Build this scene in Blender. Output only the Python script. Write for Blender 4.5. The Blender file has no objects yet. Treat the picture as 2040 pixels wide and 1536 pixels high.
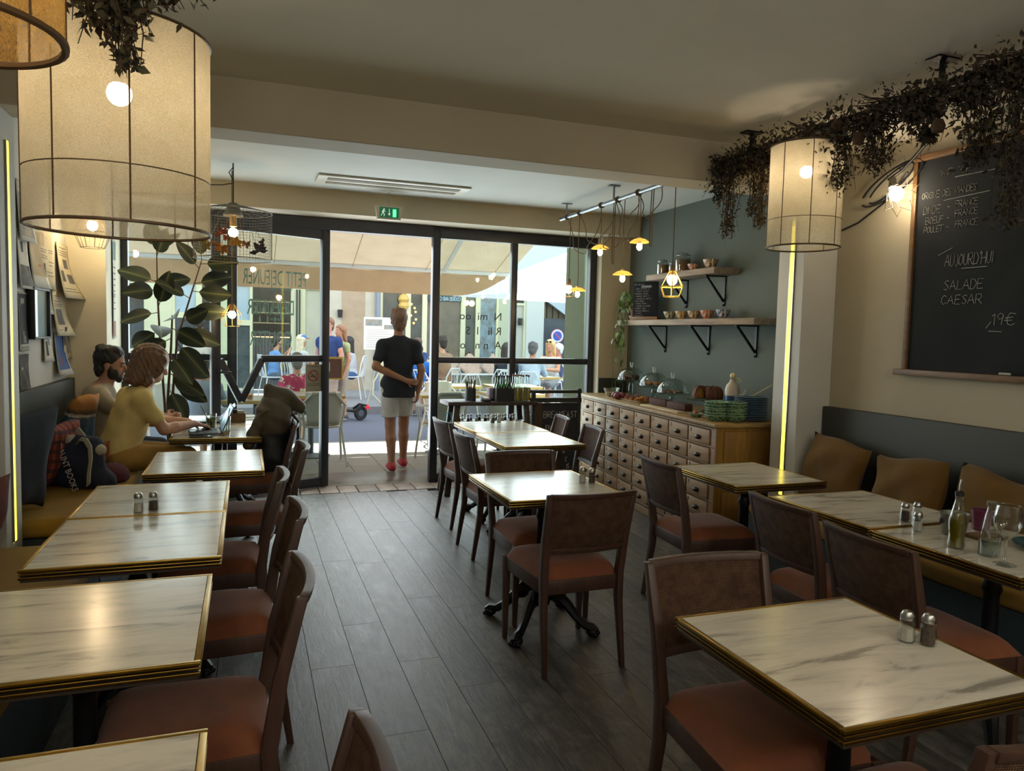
import bpy, bmesh, math, random
import numpy as np
from mathutils import Vector, Matrix, Euler
PI = math.pi
S = bpy.context.scene
COL = S.collection
RND = random.Random(7)

# ---------------------------------------------------------------- camera, sky, sun, exposure
cam = bpy.data.cameras.new('camera')
cam.sensor_fit = 'HORIZONTAL'; cam.sensor_width = 36.0; cam.lens = 25.941
cam.clip_start = 0.02; cam.clip_end = 200
co = bpy.data.objects.new('camera', cam); COL.objects.link(co)
CR = [[0.941123, -0.000356, -0.338064], [-0.337111, 0.074062, -0.938547], [0.025372, 0.997254, 0.069582]]
co.matrix_world = Matrix([[*CR[0], 0.0], [*CR[1], 0.0], [*CR[2], 1.52], [0, 0, 0, 1]])
S.camera = co
S.view_settings.view_transform = 'Standard'; S.view_settings.look = 'None'
S.view_settings.gamma = 1.0; S.view_settings.use_curve_mapping = False
S.view_settings.exposure = 1.2

world = bpy.data.worlds.new('sky'); S.world = world; world.use_nodes = True
wn = world.node_tree.nodes; wl = world.node_tree.links
wn['Background'].inputs['Color'].default_value = (0.72, 0.86, 1.0, 1)
wn['Background'].inputs['Strength'].default_value = 1.05
sun = bpy.data.lights.new('sun', 'SUN'); sun.energy = 11; sun.angle = 0.01; sun.color = (1.0, 0.95, 0.86)
so = bpy.data.objects.new('sun', sun); COL.objects.link(so)
# the sun stands over the roofs across the street, about 52 degrees high
so.rotation_euler = Vector((-0.10, -0.62, -0.79)).to_track_quat('-Z', 'Y').to_euler()
def area(name, loc, sx, sy, watts, colr, direction):
    l = bpy.data.lights.new(name, 'AREA'); l.shape = 'RECTANGLE'; l.size = sx; l.size_y = sy
    l.energy = watts; l.color = colr
    o = bpy.data.objects.new(name, l); COL.objects.link(o); o.location = loc
    o.rotation_euler = Vector(direction).to_track_quat('-Z', 'Y').to_euler()
    return o
# unseen warm fill added under the ceiling behind the camera to lift the room
area('room_fill', (0.9, -1.2, 2.70), 2.6, 1.6, 8, (1.0, 0.93, 0.82), (0, 0.25, -1))
area('window_fill', (1.2, 7.42, 1.35), 4.4, 2.1, 58, (0.88, 0.95, 1.0), (0, -1, 0.05))  # fill light added outside the glazing, boosts the daylight entering the room
for i_, x_ in enumerate((-0.3, 1.2, 2.7)):                      # added fill lights behind the camera, no lamps there, brightening ceiling and walls
    l_ = bpy.data.lights.new('back_fill', 'POINT'); l_.energy = 16; l_.color = (1.0, 0.93, 0.82); l_.shadow_soft_size = .16
    o_ = bpy.data.objects.new('back_fill', l_); COL.objects.link(o_); o_.location = (x_, -0.9 - .2 * (i_ % 2), 2.15)
S.cycles.max_bounces = 7; S.cycles.diffuse_bounces = 4; S.cycles.glossy_bounces = 3
S.cycles.transparent_max_bounces = 16; S.cycles.transmission_bounces = 4
S.cycles.caustics_reflective = False; S.cycles.caustics_refractive = False
S.cycles.sample_clamp_indirect = 4.0

# ---------------------------------------------------------------- colour and materials
def lin(h):
    if isinstance(h, str):
        h = [int(h[i:i+2], 16) / 255 for i in (0, 2, 4)]
    return tuple(c / 12.92 if c <= .04045 else ((c + .055) / 1.055) ** 2.4 for c in h)
MATS = {}
class NT:
    """a small shorthand for node trees"""
    def __init__(self, name):
        self.m = bpy.data.materials.new(name); self.m.use_nodes = True
        self.t = self.m.node_tree; self.n = self.t.nodes; self.l = self.t.links
        self.p = self.n['Principled BSDF']; self.out = self.n['Material Output']
    def N(self, typ, **kw):
        n = self.n.new(typ)
        for k, v in kw.items():
            if k in n.inputs: n.inputs[k].default_value = v
            else: setattr(n, k, v)
        return n
    def L(self, a, b): self.l.new(a, b)
    def coord(self, scale=(1, 1, 1), rot=(0, 0, 0), kind='Object'):
        c = self.N('ShaderNodeTexCoord'); mp = self.N('ShaderNodeMapping')
        mp.inputs['Scale'].default_value = scale; mp.inputs['Rotation'].default_value = rot
        self.L(c.outputs[kind], mp.inputs['Vector']); return mp.outputs['Vector']
    def noise(self, vec, scale, detail=4, rough=.6, dist=0):
        n = self.N('ShaderNodeTexNoise'); n.inputs['Scale'].default_value = scale
        n.inputs['Detail'].default_value = detail; n.inputs['Roughness'].default_value = rough
        n.inputs['Distortion'].default_value = dist
        if vec is not None: self.L(vec, n.inputs['Vector'])
        return n.outputs['Fac']
    def ramp(self, fac, stops):
        r = self.N('ShaderNodeValToRGB'); e = r.color_ramp.elements
        while len(e) < len(stops): e.new(.5)
        for el, (p, c) in zip(e, stops):
            el.position = p; el.color = (*(lin(c) if isinstance(c, str) else c), 1)
        self.L(fac, r.inputs['Fac']); return r.outputs['Color']
    def bump(self, h, strength=.3, dist=.01):
        b = self.N('ShaderNodeBump'); b.inputs['Strength'].default_value = strength
        b.inputs['Distance'].default_value = dist; self.L(h, b.inputs['Height'])
        self.L(b.outputs['Normal'], self.p.inputs['Normal'])
    def mix(self, a, b, fac, mode='MIX'):
        m = self.N('ShaderNodeMix'); m.data_type = 'RGBA'; m.blend_type = mode
        for s, v in ((6, a), (7, b), (0, fac)):
            if hasattr(v, 'links'): self.L(v, m.inputs[s])
            else: m.inputs[s].default_value = v if not isinstance(v, str) else (*lin(v), 1)
        return m.outputs[2]
def mat(name, c, rough=.6, metal=0, n=None, b=None, spec=None, emit=None, sheen=0, stretch=(1, 1, 1), rnd=0):
    """principled with optional noise colour variation n=(scale, colour2[, detail]) and bump b=(scale, strength)"""
    if name in MATS: return MATS[name]
    t = NT(name); p = t.p
    p.inputs['Roughness'].default_value = rough; p.inputs['Metallic'].default_value = metal
    p.inputs['Base Color'].default_value = (*lin(c), 1)
    if spec is not None: p.inputs['Specular IOR Level'].default_value = spec
    if sheen: p.inputs['Sheen Weight'].default_value = sheen
    colr = None
    if n:
        f = t.noise(t.coord(stretch), n[0], n[2] if len(n) > 2 else 5)
        colr = t.ramp(f, [(.3, c), (.7, n[1])])
    if rnd:
        oi = t.N('ShaderNodeObjectInfo'); hs = t.N('ShaderNodeHueSaturation')
        mr = t.N('ShaderNodeMapRange'); mr.inputs['To Min'].default_value = 1 - rnd; mr.inputs['To Max'].default_value = 1 + rnd
        t.L(oi.outputs['Random'], mr.inputs['Value']); t.L(mr.outputs[0], hs.inputs['Value'])
        if colr is not None: t.L(colr, hs.inputs['Color'])
        else: hs.inputs['Color'].default_value = (*lin(c), 1)
        colr = hs.outputs['Color']
    if colr is not None: t.L(colr, p.inputs['Base Color'])
    if b: t.bump(t.noise(t.coord(stretch), b[0], 4), b[1])
    if emit:
        p.inputs['Emission Color'].default_value = (*lin(emit[0]), 1); p.inputs['Emission Strength'].default_value = emit[1]
    MATS[name] = t.m; return t.m
def glassy(name, tint='ffffff', gloss=.10, rough=.02, body=0.0):
    """thin clear glass: a transparent sheet with mirror reflections growing at grazing angles"""
    if name in MATS: return MATS[name]
    t = NT(name); tr = t.N('ShaderNodeBsdfTransparent'); gl = t.N('ShaderNodeBsdfGlossy'); mx = t.N('ShaderNodeMixShader')
    tr.inputs['Color'].default_value = (*lin(tint), 1); gl.inputs['Roughness'].default_value = rough
    lw = t.N('ShaderNodeLayerWeight'); lw.inputs['Blend'].default_value = .35
    mr = t.N('ShaderNodeMapRange'); mr.inputs['To Min'].default_value = gloss * .5; mr.inputs['To Max'].default_value = min(1, gloss * 6)
    t.L(lw.outputs['Facing'], mr.inputs['Value']); t.L(mr.outputs[0], mx.inputs['Fac'])
    t.L(tr.outputs[0], mx.inputs[1]); t.L(gl.outputs[0], mx.inputs[2]); t.L(mx.outputs[0], t.out.inputs['Surface'])
    MATS[name] = t.m; return t.m
def sheer(name, c, trans, transl, c2=None, scale=60, stretch=(1, 1, 1), weave=None):
    """thin cloth or paper that lets light through"""
    if name in MATS: return MATS[name]
    t = NT(name); df = t.N('ShaderNodeBsdfDiffuse'); tl = t.N('ShaderNodeBsdfTranslucent'); tr = t.N('ShaderNodeBsdfTransparent')
    m1 = t.N('ShaderNodeMixShader'); m2 = t.N('ShaderNodeMixShader')
    vec = t.coord(stretch)
    colr = t.ramp(t.noise(vec, scale, 5), [(.3, c), (.75, c2 or c)])
    t.L(colr, df.inputs['Color']); t.L(colr, tl.inputs['Color'])
    m1.inputs['Fac'].default_value = transl
    t.L(df.outputs[0], m1.inputs[1]); t.L(tl.outputs[0], m1.inputs[2])
    m2.inputs['Fac'].default_value = trans
    if weave:
        w = t.noise(t.coord(weave), 1.0, 2)
        mr = t.N('ShaderNodeMapRange'); mr.inputs['From Min'].default_value = .35; mr.inputs['From Max'].default_value = .65
        mr.inputs['To Min'].default_value = max(0, trans - .22); mr.inputs['To Max'].default_value = trans + .22
        t.L(w, mr.inputs['Value']); t.L(mr.outputs[0], m2.inputs['Fac'])
    t.L(m1.outputs[0], m2.inputs[1]); t.L(tr.outputs[0], m2.inputs[2]); t.L(m2.outputs[0], t.out.inputs['Surface'])
    MATS[name] = t.m; return t.m

# ---------------------------------------------------------------- mesh builder
def rotm(r):
    return r if isinstance(r, Matrix) else Euler(r).to_matrix()
class MB:
    def __init__(s): s.v = []; s.f = []; s.m = []
    def add(s, vs, fs, mi=0):
        o = len(s.v); s.v += [tuple(v) for v in vs]; s.f += [tuple(i + o for i in f) for f in fs]; s.m += [mi] * len(fs)
        return s
    def box(s, c, d, rot=None, mi=0, taper=1.0):
        hx, hy, hz = d[0] / 2, d[1] / 2, d[2] / 2
        P = [(x * (taper if z > 0 else 1), y * (taper if z > 0 else 1), z) for z in (-hz, hz) for y in (-hy, hy) for x in (-hx, hx)]
        R = rotm(rot) if rot is not None else None
        P = [((R @ Vector(p)) if R else Vector(p)) + Vector(c) for p in P]
        return s.add(P, [(0, 2, 3, 1), (4, 5, 7, 6), (0, 1, 5, 4), (2, 6, 7, 3), (0, 4, 6, 2), (1, 3, 7, 5)], mi)
    def b2(s, x0, x1, y0, y1, z0, z1, mi=0):
        return s.box(((x0 + x1) / 2, (y0 + y1) / 2, (z0 + z1) / 2), (abs(x1 - x0), abs(y1 - y0), abs(z1 - z0)), None, mi)
    def beam(s, a, b, w, d=None, up=(0, 0, 1), mi=0, w2=None, d2=None):
        a, b = Vector(a), Vector(b); d = w if d is None else d; w2 = w if w2 is None else w2; d2 = d if d2 is None else d2
        t = (b - a).normalized(); u = Vector(up)
        if abs(t.dot(u)) > .98: u = Vector((0, 1, 0))
        x = t.cross(u).normalized(); y = x.cross(t).normalized()
        P = [q + x * i * ww / 2 + y * j * dd / 2 for q, ww, dd in ((a, w, d), (b, w2, d2)) for i, j in ((-1, -1), (1, -1), (1, 1), (-1, 1))]
        return s.add(P, [(3, 2, 1, 0), (4, 5, 6, 7), (0, 1, 5, 4), (1, 2, 6, 5), (2, 3, 7, 6), (3, 0, 4, 7)], mi)
    def tube(s, pts, r, n=8, mi=0, cap=True, closed=False):
        P = [Vector(p) for p in pts]; N = len(P)
        rr = r if isinstance(r, (list, tuple)) else [r] * N
        T = [((P[(i + 1) % N] - P[i - 1]) if closed else (P[min(i + 1, N - 1)] - P[max(i - 1, 0)])).normalized() for i in range(N)]
        u = Vector((0, 0, 1)) if abs(T[0].z) < .9 else Vector((1, 0, 0))
        vs = []
        for i in range(N):
            u = (u - T[i] * u.dot(T[i])).normalized(); w = T[i].cross(u)
            vs += [P[i] + (u * math.cos(2 * PI * k / n) + w * math.sin(2 * PI * k / n)) * rr[i] for k in range(n)]
        fs = []
        for i in range(N if closed else N - 1):
            j = (i + 1) % N
            fs += [(i * n + k, i * n + (k + 1) % n, j * n + (k + 1) % n, j * n + k) for k in range(n)]
        if cap and not closed: fs += [tuple(range(n))[::-1], tuple((N - 1) * n + k for k in range(n))]
        return s.add(vs, fs, mi)
    def lathe(s, prof, n=20, c=(0, 0, 0), rot=None, mi=0, sx=1, sy=1, closed=False, a0=0, a1=2 * PI):
        """prof: (r, z) pairs; caps come from profiles that start or end at r = 0"""
        R = rotm(rot) if rot is not None else None
        full = abs(a1 - a0 - 2 * PI) < 1e-6; k = n if full else n + 1; vs = []
        for r, z in prof:
            for i in range(k):
                a = a0 + (a1 - a0) * i / n; p = Vector((max(r, 1e-5) * math.cos(a) * sx, max(r, 1e-5) * math.sin(a) * sy, z))
                vs.append((R @ p if R else p) + Vector(c))
        fs = []
        m = len(prof)
        for j in range(m if closed else m - 1):
            q = (j + 1) % m
            for i in range(n):
                i2 = (i + 1) % k; fs.append((j * k + i, j * k + i2, q * k + i2, q * k + i))
        return s.add(vs, fs, mi)
    def cyl(s, a, b, r, n=12, r2=None, mi=0):
        return s.tube([a, b], [r, r if r2 is None else r2], n, mi)
    def ell(s, c, r, n=14, m=8, rot=None, mi=0):
        if not isinstance(r, (tuple, list)): r = (r, r, r)
        R = rotm(rot) if rot is not None else Matrix.Identity(3)
        vs = []
        for j in range(m + 1):
            t = PI * j / m
            for i in range(n):
                a = 2 * PI * i / n
                vs.append(R @ Vector((r[0] * max(math.sin(t), 1e-4) * math.cos(a), r[1] * max(math.sin(t), 1e-4) * math.sin(a), -r[2] * math.cos(t))) + Vector(c))
        fs = [(j * n + i, j * n + (i + 1) % n, (j + 1) * n + (i + 1) % n, (j + 1) * n + i) for j in range(m) for i in range(n)]
        return s.add(vs, fs, mi)
    def loft(s, rings, cap=True, mi=0, closed=True):
        n = len(rings[0]); vs = [p for r in rings for p in r]; fs = []
        for i in range(len(rings) - 1):
            for k in range(n if closed else n - 1):
                k2 = (k + 1) % n; fs.append((i * n + k, i * n + k2, (i + 1) * n + k2, (i + 1) * n + k))
        if cap and closed: fs += [tuple(range(n))[::-1], tuple((len(rings) - 1) * n + k for k in range(n))]
        return s.add(vs, fs, mi)
    def prism(s, poly, z0, z1, M=None, mi=0):
        n = len(poly); vs = [Vector((x, y, z0)) for x, y in poly] + [Vector((x, y, z1)) for x, y in poly]
        if M is not None: vs = [M @ v for v in vs]
        return s.add(vs, [tuple(range(n))[::-1], tuple(range(n, 2 * n))] + [(i, (i + 1) % n, n + (i + 1) % n, n + i) for i in range(n)], mi)
    def grid(s, fn, nu, nv, mi=0):
        vs = [fn(i / nu, j / nv) for j in range(nv + 1) for i in range(nu + 1)]; k = nu + 1
        return s.add(vs, [(j * k + i, j * k + i + 1, (j + 1) * k + i + 1, (j + 1) * k + i) for j in range(nv) for i in range(nu)], mi)
    def mesh(s, name, mats, smooth=None, bevel=0, sub=0, seg=2, solid=0):
        me = bpy.data.meshes.new(name); me.from_pydata(s.v, [], s.f)
        for m in (mats if isinstance(mats, (list, tuple)) else [mats]): me.materials.append(m)
        if len(set(s.m)) > 1: me.polygons.foreach_set('material_index', s.m)
        bm = bmesh.new(); bm.from_mesh(me)
        if solid:
            bmesh.ops.recalc_face_normals(bm, faces=bm.faces); bmesh.ops.solidify(bm, geom=bm.faces[:], thickness=solid)
        bmesh.ops.recalc_face_normals(bm, faces=bm.faces)
        if bevel:
            es = [e for e in bm.edges if len(e.link_faces) == 2 and e.calc_face_angle(0) > .6]
            bmesh.ops.bevel(bm, geom=es, offset=bevel, segments=seg, profile=.5, affect='EDGES', clamp_overlap=True)
        if sub:
            for _ in range(sub): bmesh.ops.subdivide_edges(bm, edges=bm.edges[:], cuts=1, use_grid_fill=True, smooth=1.0)
        bm.to_mesh(me); bm.free()
        if smooth is None: smooth = 40
        if smooth:
            me.polygons.foreach_set('use_smooth', [True] * len(me.polygons))
            if smooth < 180: me.set_sharp_from_angle(angle=math.radians(smooth))
        me.update(); return me
    def obj(s, name, mats, parent=None, **kw):
        loc = kw.pop('loc', None); rot = kw.pop('rot', None)
        return link(name, s.mesh(name, mats, **kw), parent, loc, rot)
def link(name, data, parent=None, loc=None, rot=None):
    o = bpy.data.objects.new(name, data); COL.objects.link(o); o.parent = parent
    if loc is not None: o.location = loc
    if rot is not None: o.rotation_euler = rot
    return o
def tag(o, label=None, cat=None, group=None, kind=None):
    for k, v in (('label', label), ('category', cat), ('group', group), ('kind', kind)):
        if v: o[k] = v
    return o
def thing(name, label, cat, loc=(0, 0, 0), rz=0, group=None):
    o = bpy.data.objects.new(name, None); COL.objects.link(o); o.empty_display_size = .1
    o.location = loc; o.rotation_euler = (0, 0, rz)
    return tag(o, label, cat, group)
def dup(root, loc, rz=0, label=None, group=None, scale=None, rot=None):
    def cp(o, par):
        c = o.copy(); COL.objects.link(c); c.parent = par
        for ch in list(o.children): cp(ch, c)
        return c
    r = cp(root, root.parent); r.location = loc; r.rotation_euler = rot or (0, 0, rz)
    if label: r['label'] = label
    if group: r['group'] = group
    if scale: r.scale = (scale,) * 3 if not isinstance(scale, tuple) else scale
    return r
def struct(o, *a): o['kind'] = 'structure'; return o
def sbox(name, x0, x1, y0, y1, z0, z1, m, parent=None, bevel=0):
    o = MB().b2(x0, x1, y0, y1, z0, z1).obj(name, m, parent, bevel=bevel, smooth=0)
    return struct(o) if parent is None else o

# ---------------------------------------------------------------- signed-distance bodies: one continuous surface for figures, cloth, cushions
def sdf_mesh(name, prims, h, mats, noise=None, clip=None):
    """prims: ('c', p0, r0, p1, r1, k) tapered limb; ('e', centre, radii, rot, k) ellipsoid; joined by a smooth union and meshed by surface nets.
    clip: list of (point, normal): keeps the side the normal points away from"""
    lo = np.full(3, 1e9); hi = -lo
    for p in prims:
        if p[0] == 'c':
            for q, r in ((p[1], p[2]), (p[3], p[4])):
                lo = np.minimum(lo, np.array(q) - r); hi = np.maximum(hi, np.array(q) + r)
        else:
            r = max(p[2]); lo = np.minimum(lo, np.array(p[1]) - r); hi = np.maximum(hi, np.array(p[1]) + r)
    lo -= 4 * h; hi += 4 * h; nn = np.ceil((hi - lo) / h).astype(int) + 1
    F = np.full(nn, .3, np.float32); ax = [lo[i] + h * np.arange(nn[i]) for i in range(3)]
    for p in prims:
        k = p[-1]
        if p[0] == 'c':
            a, b = np.array(p[1], float), np.array(p[3], float); R = max(p[2], p[4]); bl, bh = np.minimum(a, b) - R, np.maximum(a, b) + R
        else:
            a = np.array(p[1], float); R = max(p[2]); bl, bh = a - R, a + R
        mg = k + 3 * h
        i0 = np.clip(np.floor((bl - mg - lo) / h).astype(int), 0, nn - 1); i1 = np.clip(np.ceil((bh + mg - lo) / h).astype(int) + 1, 1, nn)
        X, Y, Z = np.meshgrid(*[ax[i][i0[i]:i1[i]] for i in range(3)], indexing='ij')
        if p[0] == 'c':
            d = b - a; L2 = max(d @ d, 1e-9)
            t = np.clip(((X - a[0]) * d[0] + (Y - a[1]) * d[1] + (Z - a[2]) * d[2]) / L2, 0, 1)
            D = np.sqrt((X - a[0] - t * d[0]) ** 2 + (Y - a[1] - t * d[1]) ** 2 + (Z - a[2] - t * d[2]) ** 2) - (p[2] + t * (p[4] - p[2]))
        else:
            V = np.stack([X - a[0], Y - a[1], Z - a[2]], -1)
            if p[3] is not None: V = V @ np.array(rotm(p[3]))
            q = np.array(p[2]); k0 = np.linalg.norm(V / q, axis=-1); k1 = np.linalg.norm(V / (q * q), axis=-1)
            D = k0 * (k0 - 1) / np.maximum(k1, 1e-6)
        sl = tuple(slice(i0[i], i1[i]) for i in range(3)); A = F[sl]
        if k > 0:
            g = np.clip(.5 + .5 * (D - A) / k, 0, 1); F[sl] = D * (1 - g) + A * g - k * g * (1 - g)
        else: F[sl] = np.minimum(A, D)
    G = None
    if noise is not None or clip:
        X, Y, Z = np.meshgrid(*ax, indexing='ij')
        if noise is not None: F = F + noise(X, Y, Z)
        for pt, nv in clip or ():
            nv = np.array(nv, float); nv /= np.linalg.norm(nv)
            F = np.maximum(F, (X - pt[0]) * nv[0] + (Y - pt[1]) * nv[1] + (Z - pt[2]) * nv[2])
    I = F < 0
    cs = np.zeros(tuple(n - 1 for n in nn), int)
    for dx in (0, 1):
        for dy in (0, 1):
            for dz in (0, 1): cs += I[dx:nn[0] - 1 + dx, dy:nn[1] - 1 + dy, dz:nn[2] - 1 + dz]
    cell = (cs > 0) & (cs < 8); idx = np.full(cell.shape, -1); C = np.argwhere(cell); idx[cell] = np.arange(len(C))
    acc = np.zeros((len(C), 3)); cnt = np.zeros(len(C))
    cor = [(x, y, z) for x in (0, 1) for y in (0, 1) for z in (0, 1)]
    for a in range(8):
        for b in range(a + 1, 8):
            da = np.array(cor[a]); db = np.array(cor[b])
            if np.abs(da - db).sum() != 1: continue
            fa = F[tuple((C + da).T)]; fb = F[tuple((C + db).T)]; m = (fa < 0) != (fb < 0)
            t = np.where(m, fa / np.where(m, fa - fb, 1), 0)
            acc += np.where(m[:, None], da + t[:, None] * (db - da), 0); cnt += m
    V = lo + h * (C + acc / np.maximum(cnt, 1)[:, None]); faces = []
    for a in range(3):
        u, w = (a + 1) % 3, (a + 2) % 3; e = np.zeros(3, int); e[a] = 1
        i1 = I[tuple(slice(0, nn[i] - e[i]) for i in range(3))]; i2 = I[tuple(slice(e[i], nn[i]) for i in range(3))]
        E_ = np.argwhere(i1 != i2)
        E_ = E_[(E_[:, u] > 0) & (E_[:, w] > 0) & (E_[:, u] < nn[u] - 1) & (E_[:, w] < nn[w] - 1)]
        eu = np.zeros(3, int); eu[u] = 1; ew = np.zeros(3, int); ew[w] = 1
        q = np.stack([idx[tuple((E_ - o).T)] for o in (eu * 0, eu, eu + ew, ew)], 1)
        fl = ~i1[tuple(E_.T)]; q[fl] = q[fl][:, ::-1]; faces.append(q)
    me = bpy.data.meshes.new(name); me.from_pydata(V.tolist(), [], np.concatenate(faces).tolist())
    for m in (mats if isinstance(mats, (list, tuple)) else [mats]): me.materials.append(m)
    bm = bmesh.new(); bm.from_mesh(me)
    bmesh.ops.smooth_vert(bm, verts=bm.verts, factor=.5, use_axis_x=True, use_axis_y=True, use_axis_z=True)
    bmesh.ops.recalc_face_normals(bm, faces=bm.faces); bm.to_mesh(me); bm.free()
    me.polygons.foreach_set('use_smooth', [True] * len(me.polygons)); me.update()
    return me
def sdf(name, prims, h, mats, parent=None, **kw): 
    loc = kw.pop('loc', None); rot = kw.pop('rot', None)
    return link(name, sdf_mesh(name, prims, h, mats, **kw), parent, loc, rot)

# ---------------------------------------------------------------- writing
def text(name, s, m, parent, size, loc, rot, sx=1.0, depth=.0008, align='LEFT', mirror=False, shear=0):
    cu = bpy.data.curves.new(name, 'FONT'); cu.body = s; cu.size = size; cu.extrude = depth; cu.align_x = align; cu.shear = shear; cu.resolution_u = 2
    t = bpy.data.objects.new('tmp', cu); COL.objects.link(t)
    me = bpy.data.meshes.new_from_object(t.evaluated_get(bpy.context.evaluated_depsgraph_get()))
    bpy.data.objects.remove(t)
    k = Matrix.Diagonal((-sx if mirror else sx, 1, 1, 1)); me.transform(k)
    if mirror: me.flip_normals()
    me.materials.clear(); me.materials.append(m)
    return link(name, me, parent, loc, rot)
GL = {'A': '0,0 .4,1 .8,0|.15,.38 .65,.38', 'B': '0,0 0,1 .5,1 .62,.8 .5,.55 0,.52|.5,.52 .7,.28 .5,0 0,0', 'C': '.7,.85 .4,1 .08,.7 .05,.3 .35,0 .7,.15', 'D': '0,0 0,1 .45,.95 .7,.55 .5,.08 0,0',
      'E': '.65,1 0,1 0,0 .65,0|0,.52 .5,.52', 'F': '.65,1 0,1 0,0|0,.52 .5,.52', 'G': '.7,.85 .4,1 .08,.7 .05,.3 .35,0 .7,.15 .7,.45 .45,.45', 'H': '0,0 0,1|.65,0 .65,1|0,.5 .65,.5', 'I': '.1,0 .1,1', 'J': '.1,.1 .3,-.1 .45,.1 .45,1',
      'K': '0,0 0,1|.6,1 0,.45 .65,0', 'L': '0,1 0,0 .55,0', 'M': '0,0 .1,1 .4,.4 .7,1 .8,0', 'N': '0,0 0,1 .65,0 .65,1', 'O': '.35,1 .05,.75 .05,.25 .35,0 .65,.25 .65,.75 .35,1', 'P': '0,0 0,1 .5,1 .65,.75 .5,.5 0,.48',
      'Q': '.35,1 .05,.75 .05,.25 .35,0 .65,.25 .65,.75 .35,1|.4,.3 .75,-.1', 'R': '0,0 0,1 .5,1 .65,.75 .5,.5 0,.48|.25,.48 .7,0', 'S': '.6,.88 .35,1 .08,.8 .3,.55 .6,.3 .4,0 .05,.12', 'T': '0,1 .8,1|.4,1 .38,0', 'U': '0,1 .05,.2 .3,0 .6,.2 .62,1',
      'V': '0,1 .35,0 .7,1', 'W': '0,1 .2,0 .42,.7 .62,0 .85,1', 'X': '0,0 .7,1|0,1 .7,0', 'Y': '0,1 .35,.5 .7,1|.35,.5 .3,0', 'Z': '0,1 .65,1 0,0 .7,0', '-': '0,.5 .4,.5', "'": '.15,1.1 .1,.8', '1': '.05,.75 .3,1 .3,0', '4': '.35,1 .0,.4 .6,.4|.45,.75 .42,0', '9': '.6,.9 .3,1 .1,.75 .3,.5 .6,.7 .62,.9 .5,.0', '2': '.05,.8 .3,1 .6,.8 .05,0 .65,0', '5': '.6,1 .1,1 .05,.6 .5,.55 .55,.2 .05,.05', '0': '.35,1 .05,.75 .05,.25 .35,0 .65,.25 .65,.75 .35,1', '8': '.35,.55 .1,.78 .35,1 .6,.78 .35,.55 .05,.25 .35,0 .65,.25 .35,.55',
      'e': '.9,.95 .45,1.05 .2,.6 .3,.1 .6,-.05 .9,.15|0,.62 .7,.68|0,.42 .65,.45', '.': '.05,0 .12,.03', '_': '0,-.15 1,-.12', ',': '.1,.05 .0,-.15', '"': '.05,1 .05,.8|.25,1 .25,.8'}
def chalk(mb, s, x, y, size, M, r=.0018, jit=.04, gap=.26, sl=.06, sx=1.0):
    """hand-written strokes: M maps (x, y) board coordinates to a point"""
    for ch in s:
        g = GL.get(ch if ch == 'e' else ch.upper()); w = .55
        if g:
            w = 0
            for st in g.split('|'):
                P = [tuple(float(q) for q in pt.split(',')) for pt in st.split()]; w = max(w, max(p[0] for p in P))
                pts = []
                for i, (a, b) in enumerate(P):
                    a += RND.uniform(-jit, jit); b += RND.uniform(-jit, jit); pts.append(M(x + (a + b * sl) * size * sx, y + b * size))
                mb.tube(pts, r, 4)
        x += (w + gap) * size * sx
    return x
# ---------------------------------------------------------------- materials of the place
wall_m = mat('painted_wall', 'b7ae98', .75, n=(1.2, 'ada48d'), b=(60, .04))
white_m = mat('white_paint', 'c3c4bf', .6, n=(1.5, 'b6b6ae'), b=(50, .03))
ceil_m = mat('ceiling_paint', 'd9d3c4', .85, n=(.7, 'cbc4b2'), b=(30, .03))
ceil2_m = mat('front_ceiling_paint', 'c9cdc8', .8, n=(.8, 'bcc0ba'))
green_m = mat('slate_green_wall', '555e57', .75, n=(1.0, '4d564f'), b=(40, .05))
dark_m = mat('charcoal_paint', '30332d', .6, n=(3, '2b2e29'))
frame_m = mat('black_steel', '23252d', .38, n=(8, '2a2c34'))
brass_m = mat('brass', 'b08d3c', .33, 1.0, n=(9, '8f6f2c'))
iron_m = mat('black_cast_iron', '17181b', .42, .6, n=(20, '222326'), b=(70, .2))
steel_m = mat('steel', '9a9a98', .3, 1.0)
blackpl = mat('black_plastic', '15161a', .45)
white_pl = mat('white_plastic', 'd4d2c6', .4)
glass_m = glassy('window_glass', 'f4faf8', .05)
clear_m = glassy('clear_glass', 'eef4f2', .14)
ledm = mat('yellow_led', 'fff27a', .5, emit=('ffe640', 1.5))
bulb_m = mat('bulb_glow', 'fff0cf', .5, emit=('ffe8c4', 34))
bulbw_m = mat('wall_bulb_glow', 'fff0cf', .5, emit=('ffe2b0', 75))
bulbs_m = mat('small_bulb_glow', 'fff0cf', .5, emit=('ffdca4', 36))
def wood(name, c, c2, rough=.5, stretch=(1, 12, 12), scale=3, bump=.15, rnd=0):
    return mat(name, c, rough, n=(scale, c2, 6), b=(scale * 3, bump), stretch=stretch, rnd=rnd)
t = NT('dark_oak_plank'); MATS['plank'] = t.m
oi = t.N('ShaderNodeObjectInfo'); cm = t.N('ShaderNodeVectorMath', operation='MULTIPLY_ADD')
cc = t.N('ShaderNodeTexCoord'); sc = t.N('ShaderNodeVectorMath', operation='SCALE'); sc.inputs['Scale'].default_value = 37
t.L(oi.outputs['Random'], sc.inputs[0]); t.L(cc.outputs['Object'], cm.inputs[0]); cm.inputs[1].default_value = (13, 1.6, 4); t.L(sc.outputs[0], cm.inputs[2])
f1 = t.noise(cm.outputs[0], 2.2, 8, .65, 1.1)
c1 = t.ramp(f1, [(.25, '2b2926'), (.5, '43403c'), (.8, '68635c')])
wr = t.noise(t.coord((1.3, .8, 1), kind='Object'), 7, 9, .75, .6)
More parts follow.
